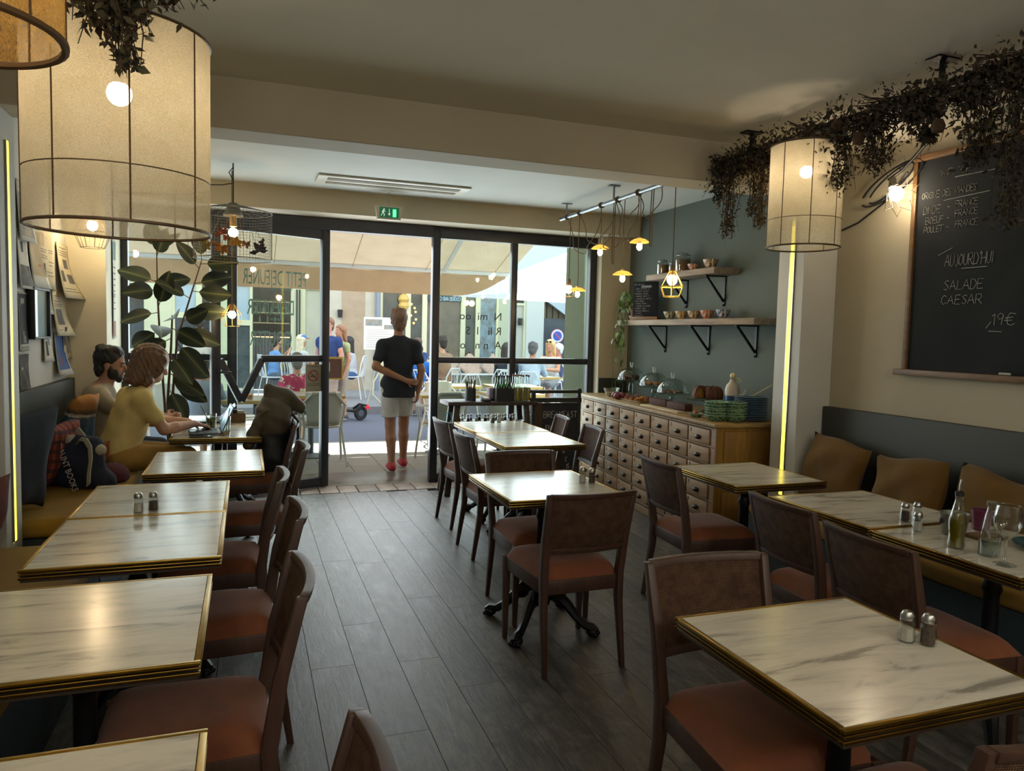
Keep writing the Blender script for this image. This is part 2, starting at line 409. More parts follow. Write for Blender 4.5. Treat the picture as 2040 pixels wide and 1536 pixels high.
c2 = t.mix(c1, '7b766f', t.ramp(wr, [(.47, (0, 0, 0)), (.68, (.7, .7, .7))]))
hs = t.N('ShaderNodeHueSaturation'); mr = t.N('ShaderNodeMapRange'); mr.inputs['To Min'].default_value = .8; mr.inputs['To Max'].default_value = 1.2
t.L(oi.outputs['Random'], mr.inputs['Value']); t.L(mr.outputs[0], hs.inputs['Value']); t.L(c2, hs.inputs['Color']); t.L(hs.outputs[0], t.p.inputs['Base Color'])
rr = t.N('ShaderNodeMapRange'); rr.inputs['To Min'].default_value = .34; rr.inputs['To Max'].default_value = .6; t.L(wr, rr.inputs['Value']); t.L(rr.outputs[0], t.p.inputs['Roughness'])
t.bump(f1, .45, .004)
plank_m = t.m

# ---------------------------------------------------------------- room shell
XL, XR, XRF = -1.30, 3.75, 3.87
fl = sbox('floor', XL - .1, 4.0, -3.6, 7.25, -.14, -.014, mat('subfloor', '1d1b19', .9))
x = XL; pm = {}
while x < 3.85:
    w = .196; y = -1.0 - RND.random() * 1.2
    while y < 6.92:
        ln = RND.choice((1.1, 1.5, 1.9)); y1 = min(y + ln, 6.92)
        if y1 - y > .12:
            o = MB().b2(-w / 2 + .0013, w / 2 - .0013, .0012, (y1 - y) - .0012, -.014, 0).obj('plank', plank_m, fl, smooth=0)
            o.location = (x + w / 2, y, 0)
        y = y1
    x += w
brick_m = mat('worn_terracotta', '80705f', .5, n=(9, '5d5046'), b=(30, .5), rnd=.25)
x = -1.0
while x < 3.5:
    w = .185 + RND.uniform(-.012, .012)
    MB().b2(0, w - .007, 6.935, 7.235, -.05, .001 + RND.uniform(0, .003)).obj('brick', brick_m, fl, bevel=.006, loc=(x, 0, 0)); x += w
sbox('wall_left', XL - .15, XL, -3.6, 6.5, 0, 2.9, mat('white_wall', 'c9c8c0', .75, n=(1.2, 'bebdb4')))
sbox('wall_right', XR, XR + .2, -3.6, 3.999, 0, 2.9, wall_m)
sbox('wall_right_front', XRF, XRF + .15, 4.1, 7.3, 0, 2.9, green_m)
sbox('wall_back', XL - .15, 4.0, -3.75, -3.6, 0, 2.9, wall_m)
sbox('trim_1', XL, -1.06, 4.0, 4.25, 0, 2.5, white_m, bevel=.004)          # left pillar
sbox('trim_2', 3.48, 3.9, 4.0, 4.25, 0, 2.5, white_m, bevel=.004)          # right pillar
sbox('wall_left_return', -1.7, -1.03, 6.5, 7.3, 0, 2.9, mat('cream_wall', 'ddd4ba', .75, n=(1.2, 'd4cab0')))
o = sbox('wall_front_right', 3.53, 4.0, 7.1, 7.35, 0, 2.6, wall_m)
sbox('wainscot', 3.53, XRF, 7.08, 7.1, 0, 1.075, dark_m, o)
sbox('ceiling', XL - .1, 4.0, -3.7, 4.05, 2.75, 2.95, ceil_m)
sbox('ceiling_front', XL - .1, 4.0, 4.2, 7.0, 2.77, 2.95, ceil2_m)
sbox('trim_3', XL, 3.95, 4.0, 4.25, 2.5, 2.77, wall_m, bevel=.006)          # beam across the room
sbox('trim_4', XL, XRF, 6.9, 7.32, 2.565, 2.78, wall_m)                     # bulkhead over the glazing
sbox('wall_facade_upper', -6, 9, 7.1, 7.32, 2.78, 9.0, mat('street_render', 'cfc9ba', .8))
# lit slots in the faces of the two pillars
for nm, x0, x1, lb in (('led_strip', -1.061, -1.052, 'left pillar beside the posters'), ('led_strip', 3.472, 3.481, 'right pillar beside the drawer cabinet')):
    t_ = thing(nm, 'tall glowing yellow light strip set in the ' + lb, 'light strip', ((x0 + x1) / 2, 4.11, 0))
    z1 = 2.36 if x0 < 0 else 2.33
    MB().b2(-.003, .003, -.018, .018, .46, z1).obj('diffuser', ledm, t_, smooth=0)
    for sy in (-1, 1): MB().b2(-.005, .005, sy * .021 - .003, sy * .021 + .003, .46, z1).obj('channel_edge', steel_m, t_, smooth=0)

# ---------------------------------------------------------------- glazing
def window(name, kind, x0, x1, y, mull, z0=0.0, z1=2.56, rail=1.24, jw=.055):
    r = thing(name, None, None); r['kind'] = 'structure'
    def fr(n, a): MB().b2(*a).obj(n, frame_m, r, bevel=.004)
    fr('jamb', (x0, x0 + jw, y - .04, y + .05, z0, z1)); fr('jamb', (x1 - jw, x1, y - .04, y + .05, z0, z1))
    fr('top_rail', (x0 + jw, x1 - jw, y - .03, y + .04, z1 - .11, z1)); fr('bottom_rail', (x0 + jw, x1 - jw, y - .03, y + .04, z0, z0 + .09))
    xs = [x0 + jw] + [v for m in mull for v in (m - .032, m + .032)] + [x1 - jw]
    for m in mull: fr('mullion', (m - .032, m + .032, y - .03, y + .04, z0 + .09, z1 - .11))
    for a, b in zip(xs[::2], xs[1::2]):
        fr('middle_rail', (a, b, y - .025, y + .03, rail - .03, rail + .03))
        for q0, q1 in ((z0 + .09, rail - .03), (rail + .03, z1 - .11)):
            MB().b2(a, b, y - .003, y + .003, q0, q1).obj('glass_pane', glass_m, r, smooth=0)
    return r
window('window_1', 'l', -1.06, -.085, 7.25, [], jw=.085)
w2 = window('window_2', 'r', 1.735, 3.53, 7.25, [2.6], jw=.075)
hd = sbox('trim_5', -.085, 1.735, 7.2, 7.31, 2.45, 2.56, frame_m)            # header over the doorway
# folding door leaf standing a little inwards
d = thing('door_1', None, None); d['kind'] = 'structure'
d.location = (-.25, 6.85, 0); d.rotation_euler = (0, 0, math.atan2(.40, .98)); LW = 1.058
def fr(n, a): return MB().b2(*a).obj(n, frame_m, d, bevel=.004)
fr('stile', (-.045, .03, -.03, .03, .012, 2.45)); fr('stile', (LW - .075, LW, -.03, .03, .012, 2.45))
fr('top_rail', (.03, LW - .075, -.025, .025, 2.36, 2.45)); fr('bottom_rail', (.03, LW - .075, -.025, .025, .012, .10))
fr('middle_rail', (.40, LW - .075, -.022, .022, 1.21, 1.272))
for a, b in (((.03, 1.235), (.215, .865)), ((.215, .865), (.405, 1.235))):
    MB().beam((a[0], 0, a[1]), (b[0], 0, b[1]), .058, .04, (0, 1, 0)).obj('v_bar', frame_m, d, bevel=.003)
MB().b2(.03, LW - .075, -.003, .003, .1, 2.36).obj('glass_pane', glass_m, d, smooth=0)
hh = MB().tube([(.0, -.03, 1.13), (.0, -.075, 1.13), (.10, -.08, 1.125)], .011, 8).obj('door_handle', frame_m, d)
frost = sheer('frosted_lettering', '8b9f95', .05, .42)
DY = .007
def dt(s, u, z, size, sx): text('lettering', s, frost, d, size, (u, DY, z), (PI / 2, 0, 0), sx, mirror=True)
dt('PETIT DEJEUNER', .835, 1.905, .195, .42); dt('Viennoiserie', .70, 1.862, .045, .8)
dt('DEJEUNER', .72, 1.64, .195, .50); dt('Premium', .62, 1.585, .05, .75); dt('GOUTER', .70, 1.36, .195, .52)
# no-smoking notice on the door glass
ns = thing('no_smoking_sign', 'small grey paper notice with a red no smoking symbol stuck on the door glass', 'sign', (0, 0, 0))
ns.matrix_world = Matrix.Translation((-.25, 6.85, 0)) @ Matrix.Rotation(math.atan2(.40, .98), 4, 'Z') @ Matrix.Translation((.90, -.008, 1.06))
MB().b2(-.075, .085, -.002, .001, -.13, .125).obj('paper', mat('notice_paper', '8f8a7c', .7), ns, smooth=0)
redm = mat('sign_red', '8e2a2c', .5); inkm = mat('sign_ink', '3a3530', .6)
MB().tube([(.005 + .05 * math.cos(a), -.004, .02 + .05 * math.sin(a)) for a in np.linspace(0, 2 * PI, 25)[:-1]], .0042, 6, closed=True).beam((-.03, -.004, .055), (.04, -.004, -.015), .007, .004, (0, 1, 0)).obj('prohibition_ring', redm, ns)
MB().b2(-.025, .02, -.0035, -.002, .01, .02).b2(.022, .03, -.0035, -.002, .01, .02).tube([(.028, -.003, .025), (.034, -.003, .032), (.026, -.003, .04)], .002, 5).obj('cigarette_symbol', inkm, ns)
for z_, w_ in ((.105, .05), (-.06, .06), (-.075, .055)): MB().b2(-w_, w_ + .01, -.003, -.002, z_, z_ + .004).obj('printed_line', inkm, ns, smooth=0)
# mirrored serif lettering on the right-hand glass, read from the street
for s_, z_ in (('N  mi  oo', 1.655), ('R li   l  S', 1.505), ('A  n n   o', 1.36)):
    text('lettering', s_, mat('dark_lettering', '2c332f', .6), w2, .115, (2.487, 7.262, z_), (PI / 2, 0, 0), 1.0, mirror=True)

# ---------------------------------------------------------------- street
pave_m = mat('terrazzo_paving', '9d968a', .55, n=(120, '857f75', 3), b=(150, .15), rnd=.06)
base = sbox('ground', -8, 14, 7.25, 10.0, -.2, -.02, mat('joint_sand', '5f5a52', .9))
for i in range(24):
    for j in range(4):
        y0 = 7.93 + j * .66 - (.33 if i % 2 else 0); y1 = min(y0 + .66, 10.0); y0 = max(y0, 7.93)
        if y1 - y0 > .1: MB().b2(.003, .327, y0 + .003, y1 - .003, -.03, 0).obj('tile', pave_m, base, loc=(-3.2 + i * .33, 0, 0), smooth=0)
thr = MB().b2(-1.1, 3.55, 7.245, 7.925, -.03, .002).obj('threshold_slab', mat('worn_stone', '7d776e', .3, n=(6, '5e5953', 8), b=(14, .35)), base, bevel=.004)
kerb_m = mat('kerb_stone', 'aaa79f', .7, n=(20, '93908a'))
kb = sbox('kerb', -8, 14, 10.0, 10.22, -.2, -.012, kerb_m)
road = sbox('road', -12, 16, 10.2, 13.7, -.25, -.03, mat('asphalt', '6c7180', .8, n=(70, '5f6471'), b=(200, .3)))
pv = sbox('pavement', -12, 16, 13.7, 17.6, -.2, .11, mat('far_paving', '8b8d91', .75, n=(8, '7e8085')))
sbox('wing_wall', 3.50, 3.62, 7.33, 7.95, 0, 2.75, mat('pale_green_render', 'a9b7a4', .8), None)

# the cafe across the street
cream = mat('cream_joinery', 'c9cbae', .6); stone_l = mat('pale_stone', 'bdbcae', .8, n=(2.5, 'aeada0')); trav = mat('travertine', 'a99a84', .7, n=(5, '9a8b75', 8))
paneD = mat('dark_pane', '2f3438', .12); paneO = mat('olive_pane', '50544a', .15, n=(3, '3f4238')); paneB = mat('sky_pane', '9db4c6', .1)
bl = thing('cafe_building', 'pale cream shopfront building with dark windows across the street', 'building', (0, 17.5, 0))
def P(n, x0, x1, z0, z1, m, dy=0, th=.1, smooth=0): return MB().b2(x0, x1, dy, dy + th, z0, z1).obj(n, m, bl, smooth=smooth)
P('upper_wall', -9, 5.6, 2.62, 9.4, mat('upper_render', 'c8cac6', .8), -.02, .3)
P('upper_wall', 5.6, 16, 2.62, 3.9, mat('upper_render_blue', 'bccad6', .8), -.02, .3)
P('backing_wall', -9, 16, .05, 2.7, mat('shop_interior', '35322e', .9), 1.2, .1)
def framed(x0, x1, z0, z1, m, fw=.06, fm=None):
    f_ = MB()
    for a in ((x0, x0 + fw, z0, z1), (x1 - fw, x1, z0, z1)): f_.b2(a[0], a[1], -.03, .09, a[2], a[3])
    for a in ((z0, z0 + fw), (z1 - fw, z1)): f_.b2(x0 + fw, x1 - fw, -.03, .09, a[0], a[1])
    o_ = f_.obj('window_frame', fm or cream, bl, smooth=0)
    MB().b2(x0 + fw, x1 - fw, .03, .05, z0 + fw, z1 - fw).obj('pane', m, o_, smooth=0)
framed(-9, -5.2, .12, 2.5, paneD); framed(-5.2, -3.6, .6, 2.5, paneD); framed(-3.5, -2.0, .95, 2.45, paneD); P('panel', -3.5, -2.0, .1, .95, stone_l)
P('pilaster', -2.0, -1.52, .1, 2.62, cream, -.04, .15); framed(-1.52, -.98, 1.75, 2.5, paneB); framed(-1.52, -.98, .9, 1.75, paneD); P('panel', -1.52, -.98, .1, .9, cream)
framed(-.98, -.62, 1.2, 2.5, paneD); P('panel', -.98, -.62, .1, 1.2, cream); P('pilaster', -.62, -.3, .1, 2.62, cream, -.04, .15)
framed(-.3, .12, 1.62, 2.5, paneB); framed(-.3, .12, .1, 1.62, mat('dusky_pane', '515c60', .15, n=(4, '3c474c')))
for z_ in (2.12, 1.86, 1.62): P('bar_shelf', .14, .94, z_, z_ + .025, mat('shelf_oak', '8d8468', .6), .75, .2)
for k in range(9): MB().lathe([(0, 0), (.032, 0), (.032, .12), (.012, .16), (.012, .2), (0, .2)], 8).obj('bar_bottle', mat('bar_bottle_glass', '3a4440', .2, rnd=.4), bl, loc=(.2 + .085 * k, .85, 1.645 if k % 2 else 1.885))
P('bar_counter', .12, .94, .1, 1.36, mat('bar_front', '4d4f55', .5), .5, .15); P('counter_top', .1, .96, 1.36, 1.42, mat('bar_top', '34373f', .4), .45, .3)
P('counter_light', .12, .94, 1.30, 1.315, mat('warm_strip', 'f0c890', .5, emit=('f0b070', 2.5)), .485, .012)
for k in range(12): P('counter_rib', .14 + k * .068, .165 + k * .068, .1, 1.29, mat('bar_rib', '5d5f64', .5), .48, .03)
P('door_post', .94, 1.16, .1, 2.62, cream, -.05, .2)
MB().tube([(1.06, -.1, 2.4), (1.06, -.1, .3)], .018, 6).tube([(1.12, -.1, 2.4), (1.12, -.1, .3)], .018, 6).obj('bolt_rod', frame_m, bl)
framed(1.16, 1.72, .1, 2.5, stone_l, .09); P('wall_panel', 1.72, 2.07, .1, 2.62, stone_l, 0, .2); P('travertine_panel', 2.07, 2.6, .1, 2.62, trav, -.01, .2)
P('wall_panel', 2.6, 2.95, .1, 2.62, stone_l, 0, .2); MB().cyl((2.89, -.08, .1), (2.89, -.08, 2.62), .055, 12).obj('drainpipe', mat('zinc_pipe', '7f8b9d', .4), bl)
framed(2.95, 3.62, .85, 2.55, paneO); framed(3.62, 4.02, .85, 2.55, paneO); framed(4.02, 4.98, .7, 2.55, mat('brown_pane', '5b5140', .15, n=(3, '6f6a5a'))); framed(4.98, 5.36, .7, 2.55, paneO)
framed(5.36, 5.9, .7, 2.55, mat('mottled_pane', '5f625b', .2, n=(5, '7d99a8'))); P('panel', 2.95, 5.9, .1, .85, cream, .02)
P('pilaster', 5.9, 6.3, .1, 2.62, mat('sage_pilaster', 'aeb59d', .7), -.04, .2)
framed(6.3, 6.62, .1, 2.3, mat('grey_door', 'b3b8b2', .6)); P('wall_panel', 6.62, 7.1, .1, 2.62, mat('chalk_render', 'c2c8c6', .8), -.06, .2)
P('sign_band', 4.08, 4.92, 2.27, 2.40, mat('navy_band', '2d4450', .5), -.05, .02)
text('band_lettering', 'COOKIES AND COFFEE', mat('pale_lettering', 'b9dcea', .5), bl, .13, (4.9, -.055, 2.285), (PI / 2, 0, 0), .52, mirror=True)
for x_, z_ in ((2.02, 1.80), (6.45, 1.74)):
    o_ = thing('wall_lamp', 'small black wall lamp on the pale stone across the street' if x_ < 3 else 'small black wall lamp beside the grey door across the street', 'lamp', (x_, 17.5, z_))
    MB().lathe([(0, 0), (.05, 0), (.058, .18), (0, .18)], 12, (0, -.08, 0)).obj('shade', blackpl, o_); MB().b2(-.03, .03, -.03, .0, .05, .13).obj('bracket', blackpl, o_)
P('gate', 7.1, 9.5, .1, 1.95, mat('slate_gate', '4b535d', .7, n=(4, '434a54')), .1, .1); P('gate_backing', 7.1, 9.5, 1.95, 2.7, mat('void', '1b1a18', .9), .3, .1)
for k in range(12): P('slat', 7.12 + k * .17, 7.26 + k * .17, 1.95, 2.7, mat('aged_slat', '6c6455', .8, rnd=.2), .2, .03)
MB().prism([(7.1, 2.42), (8.2, 1.72), (9.4, 2.0), (9.4, 2.72), (7.1, 2.72)], -.02, .06, Matrix.Rotation(PI / 2, 4, 'X')).obj('stair_stringer', mat('pale_stringer', 'a9b8c4', .7), bl, smooth=0)
for x_, z_ in ((5.17, 2.24), ): MB().ell((x_, -.1, z_), .075).obj('globe_lamp', mat('globe_glow', 'f3e6b8', .5, emit=('f3dfa0', 1.6)), bl)
for k in range(6): MB().ell((3.76 + .07 * math.sin(k * 2.3), .0, 1.72 + .09 * k), .03, 8, 6).obj('gold_pendant', mat('gold_glow', 'e8c070', .4, emit=('e8c070', .8)), bl)
MB().lathe([(0, 0), (.09, .03), (.13, .12), (.1, .2), (.14, .27), (.1, .37), (0, .42)], 14, (3.5, -.03, 2.0)).obj('gold_lantern', mat('gold_paint', 'c7a95c', .5), bl)
# awning over our terrace
aw = thing('awning', 'wide beige canvas awning with a hanging valance over the terrace', 'awning', (0, 0, 0))
canvas = sheer('awning_canvas', 'b3a996', .0, .13, 'aa9f8a', 3)
MB().grid(lambda u, v: (-5 + 8.75 * u, 7.33 + 3.37 * v, 3.56 - 1.13 * v - .03 * math.sin(PI * v)), 14, 6).obj('canopy', canvas, aw, smooth=180)
def val(u, v):
    x_ = -5 + 8.72 * u; dr = .33 * (1 if x_ < 2.9 else max(.12, 1 - ((x_ - 2.9) / .85) ** 2)); return (x_, 10.74 + .012 * math.sin(x_ * 9), 2.40 - dr * v)
MB().grid(val, 90, 4).obj('valance', sheer('valance_canvas', 'a58f74', 0, .10, '9a8469', 4), aw, smooth=180)
MB().b2(-5, 3.75, 10.66, 10.74, 2.39, 2.48).obj('front_bar', mat('white_metal', 'd6dde0', .4), aw, bevel=.01)
for k in range(9):
    x_ = -4.9 + k * 1.05
    MB().beam((x_, 7.4, 3.50), (x_, 10.66, 2.415), .010, .004).obj('seam', sheer('seam_cloth', 'd9cdb6', 0, .5), aw, smooth=0)
for x_ in (2.72, -2.9): MB().beam((x_ - .15, 7.4, 3.38), (x_, 10.6, 2.42), .05, .04).obj('folding_arm', mat('white_metal', 'd6dde0'), aw)
# white parasol at the right of the terrace
pr = thing('parasol', 'large white square parasol on a slim pole beyond the right window', 'parasol', (6.25, 13.2, .0), .28)
pc = sheer('parasol_cloth', 'f2f2f2', 0, .5)
cs_ = [(-1.9, -1.9, 2.25), (1.9, -1.9, 2.25), (1.9, 1.9, 2.25), (-1.9, 1.9, 2.25)]
MB().add([(0, 0, 3.3)] + cs_, [(0, 1, 2), (0, 2, 3), (0, 3, 4), (0, 4, 1)]).obj('canopy', pc, pr, smooth=0)
MB().cyl((0, 0, -.03), (0, 0, 3.3), .022, 8).obj('pole', mat('white_metal', 'd6dde0'), pr)
for c_ in cs_: MB().beam((0, 0, 3.26), (c_[0], c_[1], c_[2] - .03), .025).obj('rib', mat('grey_rib', '8a9096', .5), pr); MB().beam((0, 0, 2.3), (c_[0] * .5, c_[1] * .5, 2.74), .02).obj('strut', mat('grey_rib', '8a9096'), pr)
# round no-parking sign on the gate
sg = thing('no_parking_sign', 'round blue no parking sign with red rim and red slash', 'sign', (7.42, 17.3, 1.50))
MB().cyl((0, 0, 0), (0, .015, 0), .175, 28).obj('rim', mat('sign_rim', 'c4506a', .4), sg); MB().cyl((0, -.004, 0), (0, .012, 0), .165, 28).obj('white_ring', mat('sign_white', 'd8d4dd', .4), sg)
MB().cyl((0, -.008, 0), (0, .01, 0), .12, 28).obj('blue_disc', mat('sign_blue', '3a55b4', .4), sg); MB().beam((-.08, -.011, .08), (.08, -.011, -.08), .03, .006, (0, 1, 0)).obj('slash', mat('sign_slash', 'c4506a', .4), sg)
MB().cyl((0, .02, -1.39), (0, .02, .17), .022, 8).obj('post', steel_m, sg)
# ---------------------------------------------------------------- dining chairs
chw = mat('walnut_frame', '493127', .48, n=(5, '38261d', 6), b=(40, .06), stretch=(6, 6, 1))
t = NT('woven_cane'); MATS['cane'] = t.m
v = t.coord((1, 1, 1))
wx = t.N('ShaderNodeTexWave', wave_type='BANDS', bands_direction='X'); wx.inputs['Scale'].default_value = 62; wx.inputs['Distortion'].default_value = .6
wz = t.N('ShaderNodeTexWave', wave_type='BANDS', bands_direction='Z'); wz.inputs['Scale'].default_value = 62; wz.inputs['Distortion'].default_value = .6
t.L(v, wx.inputs['Vector']); t.L(v, wz.inputs['Vector'])
mx = t.N('ShaderNodeMath', operation='MULTIPLY'); t.L(wx.outputs['Fac'], mx.inputs[0]); t.L(wz.outputs['Fac'], mx.inputs[1])
pat = t.ramp(t.noise(t.coord((9, 1, 9)), 2.5, 5, .7), [(.38, '5a402e'), (.52, '7a5a42'), (.7, '94714f')])
t.L(t.mix('2e1f17', pat, mx.outputs[0]), t.p.inputs['Base Color']); t.p.inputs['Roughness'].default_value = .8; t.p.inputs['Specular IOR Level'].default_value = .25
t.bump(mx.outputs[0], .5, .003); cane_m = t.m
seat_m = mat('rust_velvet', '7b4628', .9, n=(7, '653720'), b=(180, .08), sheen=.08)
def arc(x, d): return d * (1 - (x / .22) ** 2)                 # the back bows outwards
def make_chair():
    r = thing('dining_chair', 'x', 'chair')
    # cushion
    def cush(u, v):
        a = (u - .5) * 2; b = (v - .5) * 2; w = .215 - .022 * (1 - v)
        e = (1 - abs(a) ** 6) * (1 - abs(b) ** 6); return (w * a, .215 * b + .01, .425 + .062 * max(e, 0) ** .45)
    MB().grid(cush, 14, 14).obj('seat', seat_m, r, smooth=180)
    fm = MB(); fm.beam((-.205, .215, .392), (.205, .215, .392), .022, .066).beam((-.185, -.20, .392), (.185, -.20, .392), .022, .066)
    for s in (-1, 1): fm.beam((s * .205, .215, .392), (s * .185, -.20, .392), .022, .066)
    fm.obj('seat_frame', chw, r, bevel=.004)
    for s in (-1, 1):
        MB().loft([[(s * .205 + i * w, .215 + j * w, z) for i, j in ((-1, -1), (1, -1), (1, 1), (-1, 1))] for z, w in ((.0, .011), (.36, .018), (.425, .018))]).obj('leg', chw, r, bevel=.003)
        ring = lambda x, y, z, w, dd: [(x + i * w, y + j * dd, z) for i, j in ((-1, -1), (1, -1), (1, 1), (-1, 1))]
        MB().loft([ring(s * .195, -.255, 0, .011, .012), ring(s * .190, -.21, .30, .015, .019), ring(s * .190, -.205, .43, .016, .022), ring(s * .198, -.232, .62, .015, .019), ring(s * .206, -.285, .832, .013, .014)]).obj('leg', chw, r, bevel=.004)
    # curved back: solid rails and a woven panel between
    def back(z0, z1, x0, x1, th, nm, m, off=0):
        N = 12; rings = []
        for i in range(N + 1):
            x = x0 + (x1 - x0) * i / N; ring_ = []
            for z, y in ((z0, -th / 2), (z0, th / 2), (z1, th / 2), (z1, -th / 2)):
                yy = -.232 - (z - .62) / .212 * .053 - arc(x, .034) + y + off; ring_.append((x, yy, z))
            rings.append(ring_)
        return MB().loft(rings).obj(nm, m, r, bevel=.002)
    back(.812, .835, -.20, .20, .026, 'top_rail', chw); back(.555, .580, -.19, .19, .024, 'lower_rail', chw)
    back(.578, .814, -.19, .19, .014, 'cane_panel', cane_m)
    return r
ch0 = make_chair(); first = [True]
def chair(bx, by, rz, label, group='walnut dining chairs with cane backs'):
    """bx, by: middle of the top rail; rz: 0 faces +Y"""
    c, s = math.cos(rz), math.sin(rz); x, y = bx - (.31 * s), by + .31 * c
    if first[0]:
        first[0] = False; ch0.location = (x, y, 0); ch0.rotation_euler = (0, 0, rz); tag(ch0, label, None, group); return ch0
    return dup(ch0, (x, y, 0), rz, label, group)
E_, W_, N_, S_ = -PI / 2, PI / 2, 0, PI
chair(1.435, 2.87, .03, 'cane-backed chair with its back to us at the small centre table')
chair(1.51, 4.05, PI + .02, 'cane-backed chair facing us behind the small centre table')
chair(1.42, 5.62, E_ + .05, 'cane-backed chair nearest the doorway on the aisle side of the long centre table')
chair(1.37, 4.84, E_, 'second cane-backed chair on the aisle side of the long centre table')
chair(2.53, 5.68, W_ - .18, 'cane-backed chair in front of the breakfast chalkboard stand')
chair(2.50, 5.02, W_ - .12, 'cane-backed chair standing before the left end of the drawer cabinet')
chair(2.15, 3.57, E_ - .05, 'cane-backed chair before the right end of the drawer cabinet')
chair(2.14, 2.56, E_ - .05, 'cane-backed chair at the empty table by the mustard cushions')
chair(2.07, 2.02, E_ - .05, 'cane-backed chair at the table with the wine glass and oil bottle')
chair(1.37, 1.965, PI - .03, 'cane-backed chair at the far side of the nearest right-hand table')
chair(1.40, .84, .0, 'cane-backed chair cut by the bottom right edge of the picture')
chair(.16, 2.13, W_, 'cane-backed chair at the nearest whole table on the left')
chair(.20, 2.92, W_ + .03, 'cane-backed chair at the near half of the left table with shakers')
chair(.17, 3.62, W_ - .03, 'cane-backed chair at the far half of the left table with shakers')
chair(.33, 4.50, W_ + .02, 'cane-backed chair at the empty table beside the woman in yellow')
chair(.34, 5.62, W_ + .02, 'cane-backed chair holding the dark rucksack')
chair(.20, 1.10, W_ - .06, 'cane-backed chair cut by the bottom edge beside the aisle')

# ---------------------------------------------------------------- bistro tables
t = NT('white_marble'); MATS['marble'] = t.m
oi = t.N('ShaderNodeObjectInfo'); cc = t.N('ShaderNodeTexCoord'); ma = t.N('ShaderNodeVectorMath', operation='MULTIPLY_ADD'); sc = t.N('ShaderNodeVectorMath', operation='SCALE')
sc.inputs['Scale'].default_value = 9; t.L(oi.outputs['Random'], sc.inputs[0]); mp = t.N('ShaderNodeMapping'); mp.inputs['Rotation'].default_value = (0, 0, .5); mp.inputs['Scale'].default_value = (1.0, 5.5, 1)
t.L(cc.outputs['Object'], mp.inputs['Vector']); t.L(mp.outputs[0], ma.inputs[0]); ma.inputs[1].default_value = (1, 1, 1); t.L(sc.outputs[0], ma.inputs[2])
veins = t.noise(ma.outputs[0], 2.4, 7, .62, .7)
t.L(t.ramp(veins, [(.36, '8d877d'), (.44, 'bfb9ab'), (.56, 'd0cabb'), (.8, 'c9c2b2')]), t.p.inputs['Base Color']); t.p.inputs['Roughness'].default_value = .2
t.bump(t.noise(cc.outputs['Object'], 30, 3), .02, .002); marble_m = t.m
def make_table(w, dpt):
    r = thing('bistro_table', 'x', 'table')
    MB().box((0, 0, .7395), (w - .03, dpt - .03, .021)).obj('marble_top', marble_m, r, smooth=0)
    e = MB()                                                    # double-beaded brass edging
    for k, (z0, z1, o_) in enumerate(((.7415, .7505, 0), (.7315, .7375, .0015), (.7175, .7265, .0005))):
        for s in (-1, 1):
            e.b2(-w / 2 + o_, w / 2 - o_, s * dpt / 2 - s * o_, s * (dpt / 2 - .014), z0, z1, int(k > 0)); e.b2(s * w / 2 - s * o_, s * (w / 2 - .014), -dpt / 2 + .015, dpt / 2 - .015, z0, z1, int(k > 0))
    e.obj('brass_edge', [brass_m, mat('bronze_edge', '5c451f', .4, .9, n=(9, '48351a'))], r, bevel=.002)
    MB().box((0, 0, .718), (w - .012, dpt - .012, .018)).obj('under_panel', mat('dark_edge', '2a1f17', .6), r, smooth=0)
    MB().lathe([(0, .12), (.05, .12), (.055, .2), (.034, .25), (.042, .28), (.030, .32), (.028, .56), (.037, .585), (.028, .61), (.032, .66), (.06, .69), (0, .71)], 16).obj('column', iron_m, r)
    MB().box((0, 0, .702), (.34, .05, .012)).box((0, 0, .702), (.05, .34, .012)).obj('bracket', iron_m, r)
    for k in range(4):
        a = PI / 4 + k * PI / 2; c, s = math.cos(a), math.sin(a); g = MB()
        prof = [(.03, .17, .034), (.09, .185, .034), (.15, .14, .028), (.20, .085, .022), (.25, .05, .022), (.285, .045, .026), (.305, .03, .024), (.30, .024, .02)]
        g.tube([(p * c, p * s, z) for p, z, _ in prof], [q for *_, q in prof], 8)
        g.ell((.29 * c, .29 * s, .026), (.034, .034, .026), 10, 6)
        for j in (-.02, 0, .02): g.ell((.312 * c - j * s, .312 * s + j * c, .016), .014, 8, 5)
        g.tube([(p * c - .014 * s, p * s + .014 * c, z + .03) for p, z in ((.05, .17), (.10, .19), (.13, .15), (.11, .11), (.08, .12))], .009, 6)
        g.obj('foot', iron_m, r)
    return r
tb = {}
def table(x0, x1, y0, y1, label):
    k = (round(x1 - x0, 2), round(y1 - y0, 2)); l = ((x0 + x1) / 2, (y0 + y1) / 2, 0)
    if k in tb: return dup(tb[k], l, 0, label, 'marble bistro tables')
    o = make_table(*k); tb[k] = o; o.location = l; return tag(o, label, None, 'marble bistro tables')
table(1.14, 1.75, 3.15, 3.83, 'small marble table alone in the middle of the room with two chairs')
table(1.66, 2.27, 4.71, 5.41, 'near half of the long centre marble table')
table(1.68, 2.29, 5.425, 6.125, 'far half of the long centre marble table, bearing two shakers')
table(2.42, 3.02, 3.20, 3.84, 'marble table beside the right yellow light strip')
table(2.44, 3.04, 2.335, 2.975, 'empty marble table before the mustard cushions')
table(2.42, 3.02, 1.68, 2.32, 'marble table set with the wine glass, oil bottle and bucket')
table(1.115, 1.715, 1.10, 1.72, 'nearest right-hand marble table with a pair of shakers on it')
table(-.67, -.08, 2.615, 3.265, 'near half of the left marble table with shakers between its halves')
table(-.67, -.08, 3.275, 3.925, 'far half of the left marble table with shakers between its halves')
table(-.69, -.10, 1.785, 2.435, 'empty marble table on the left reflecting the lampshade bulb')
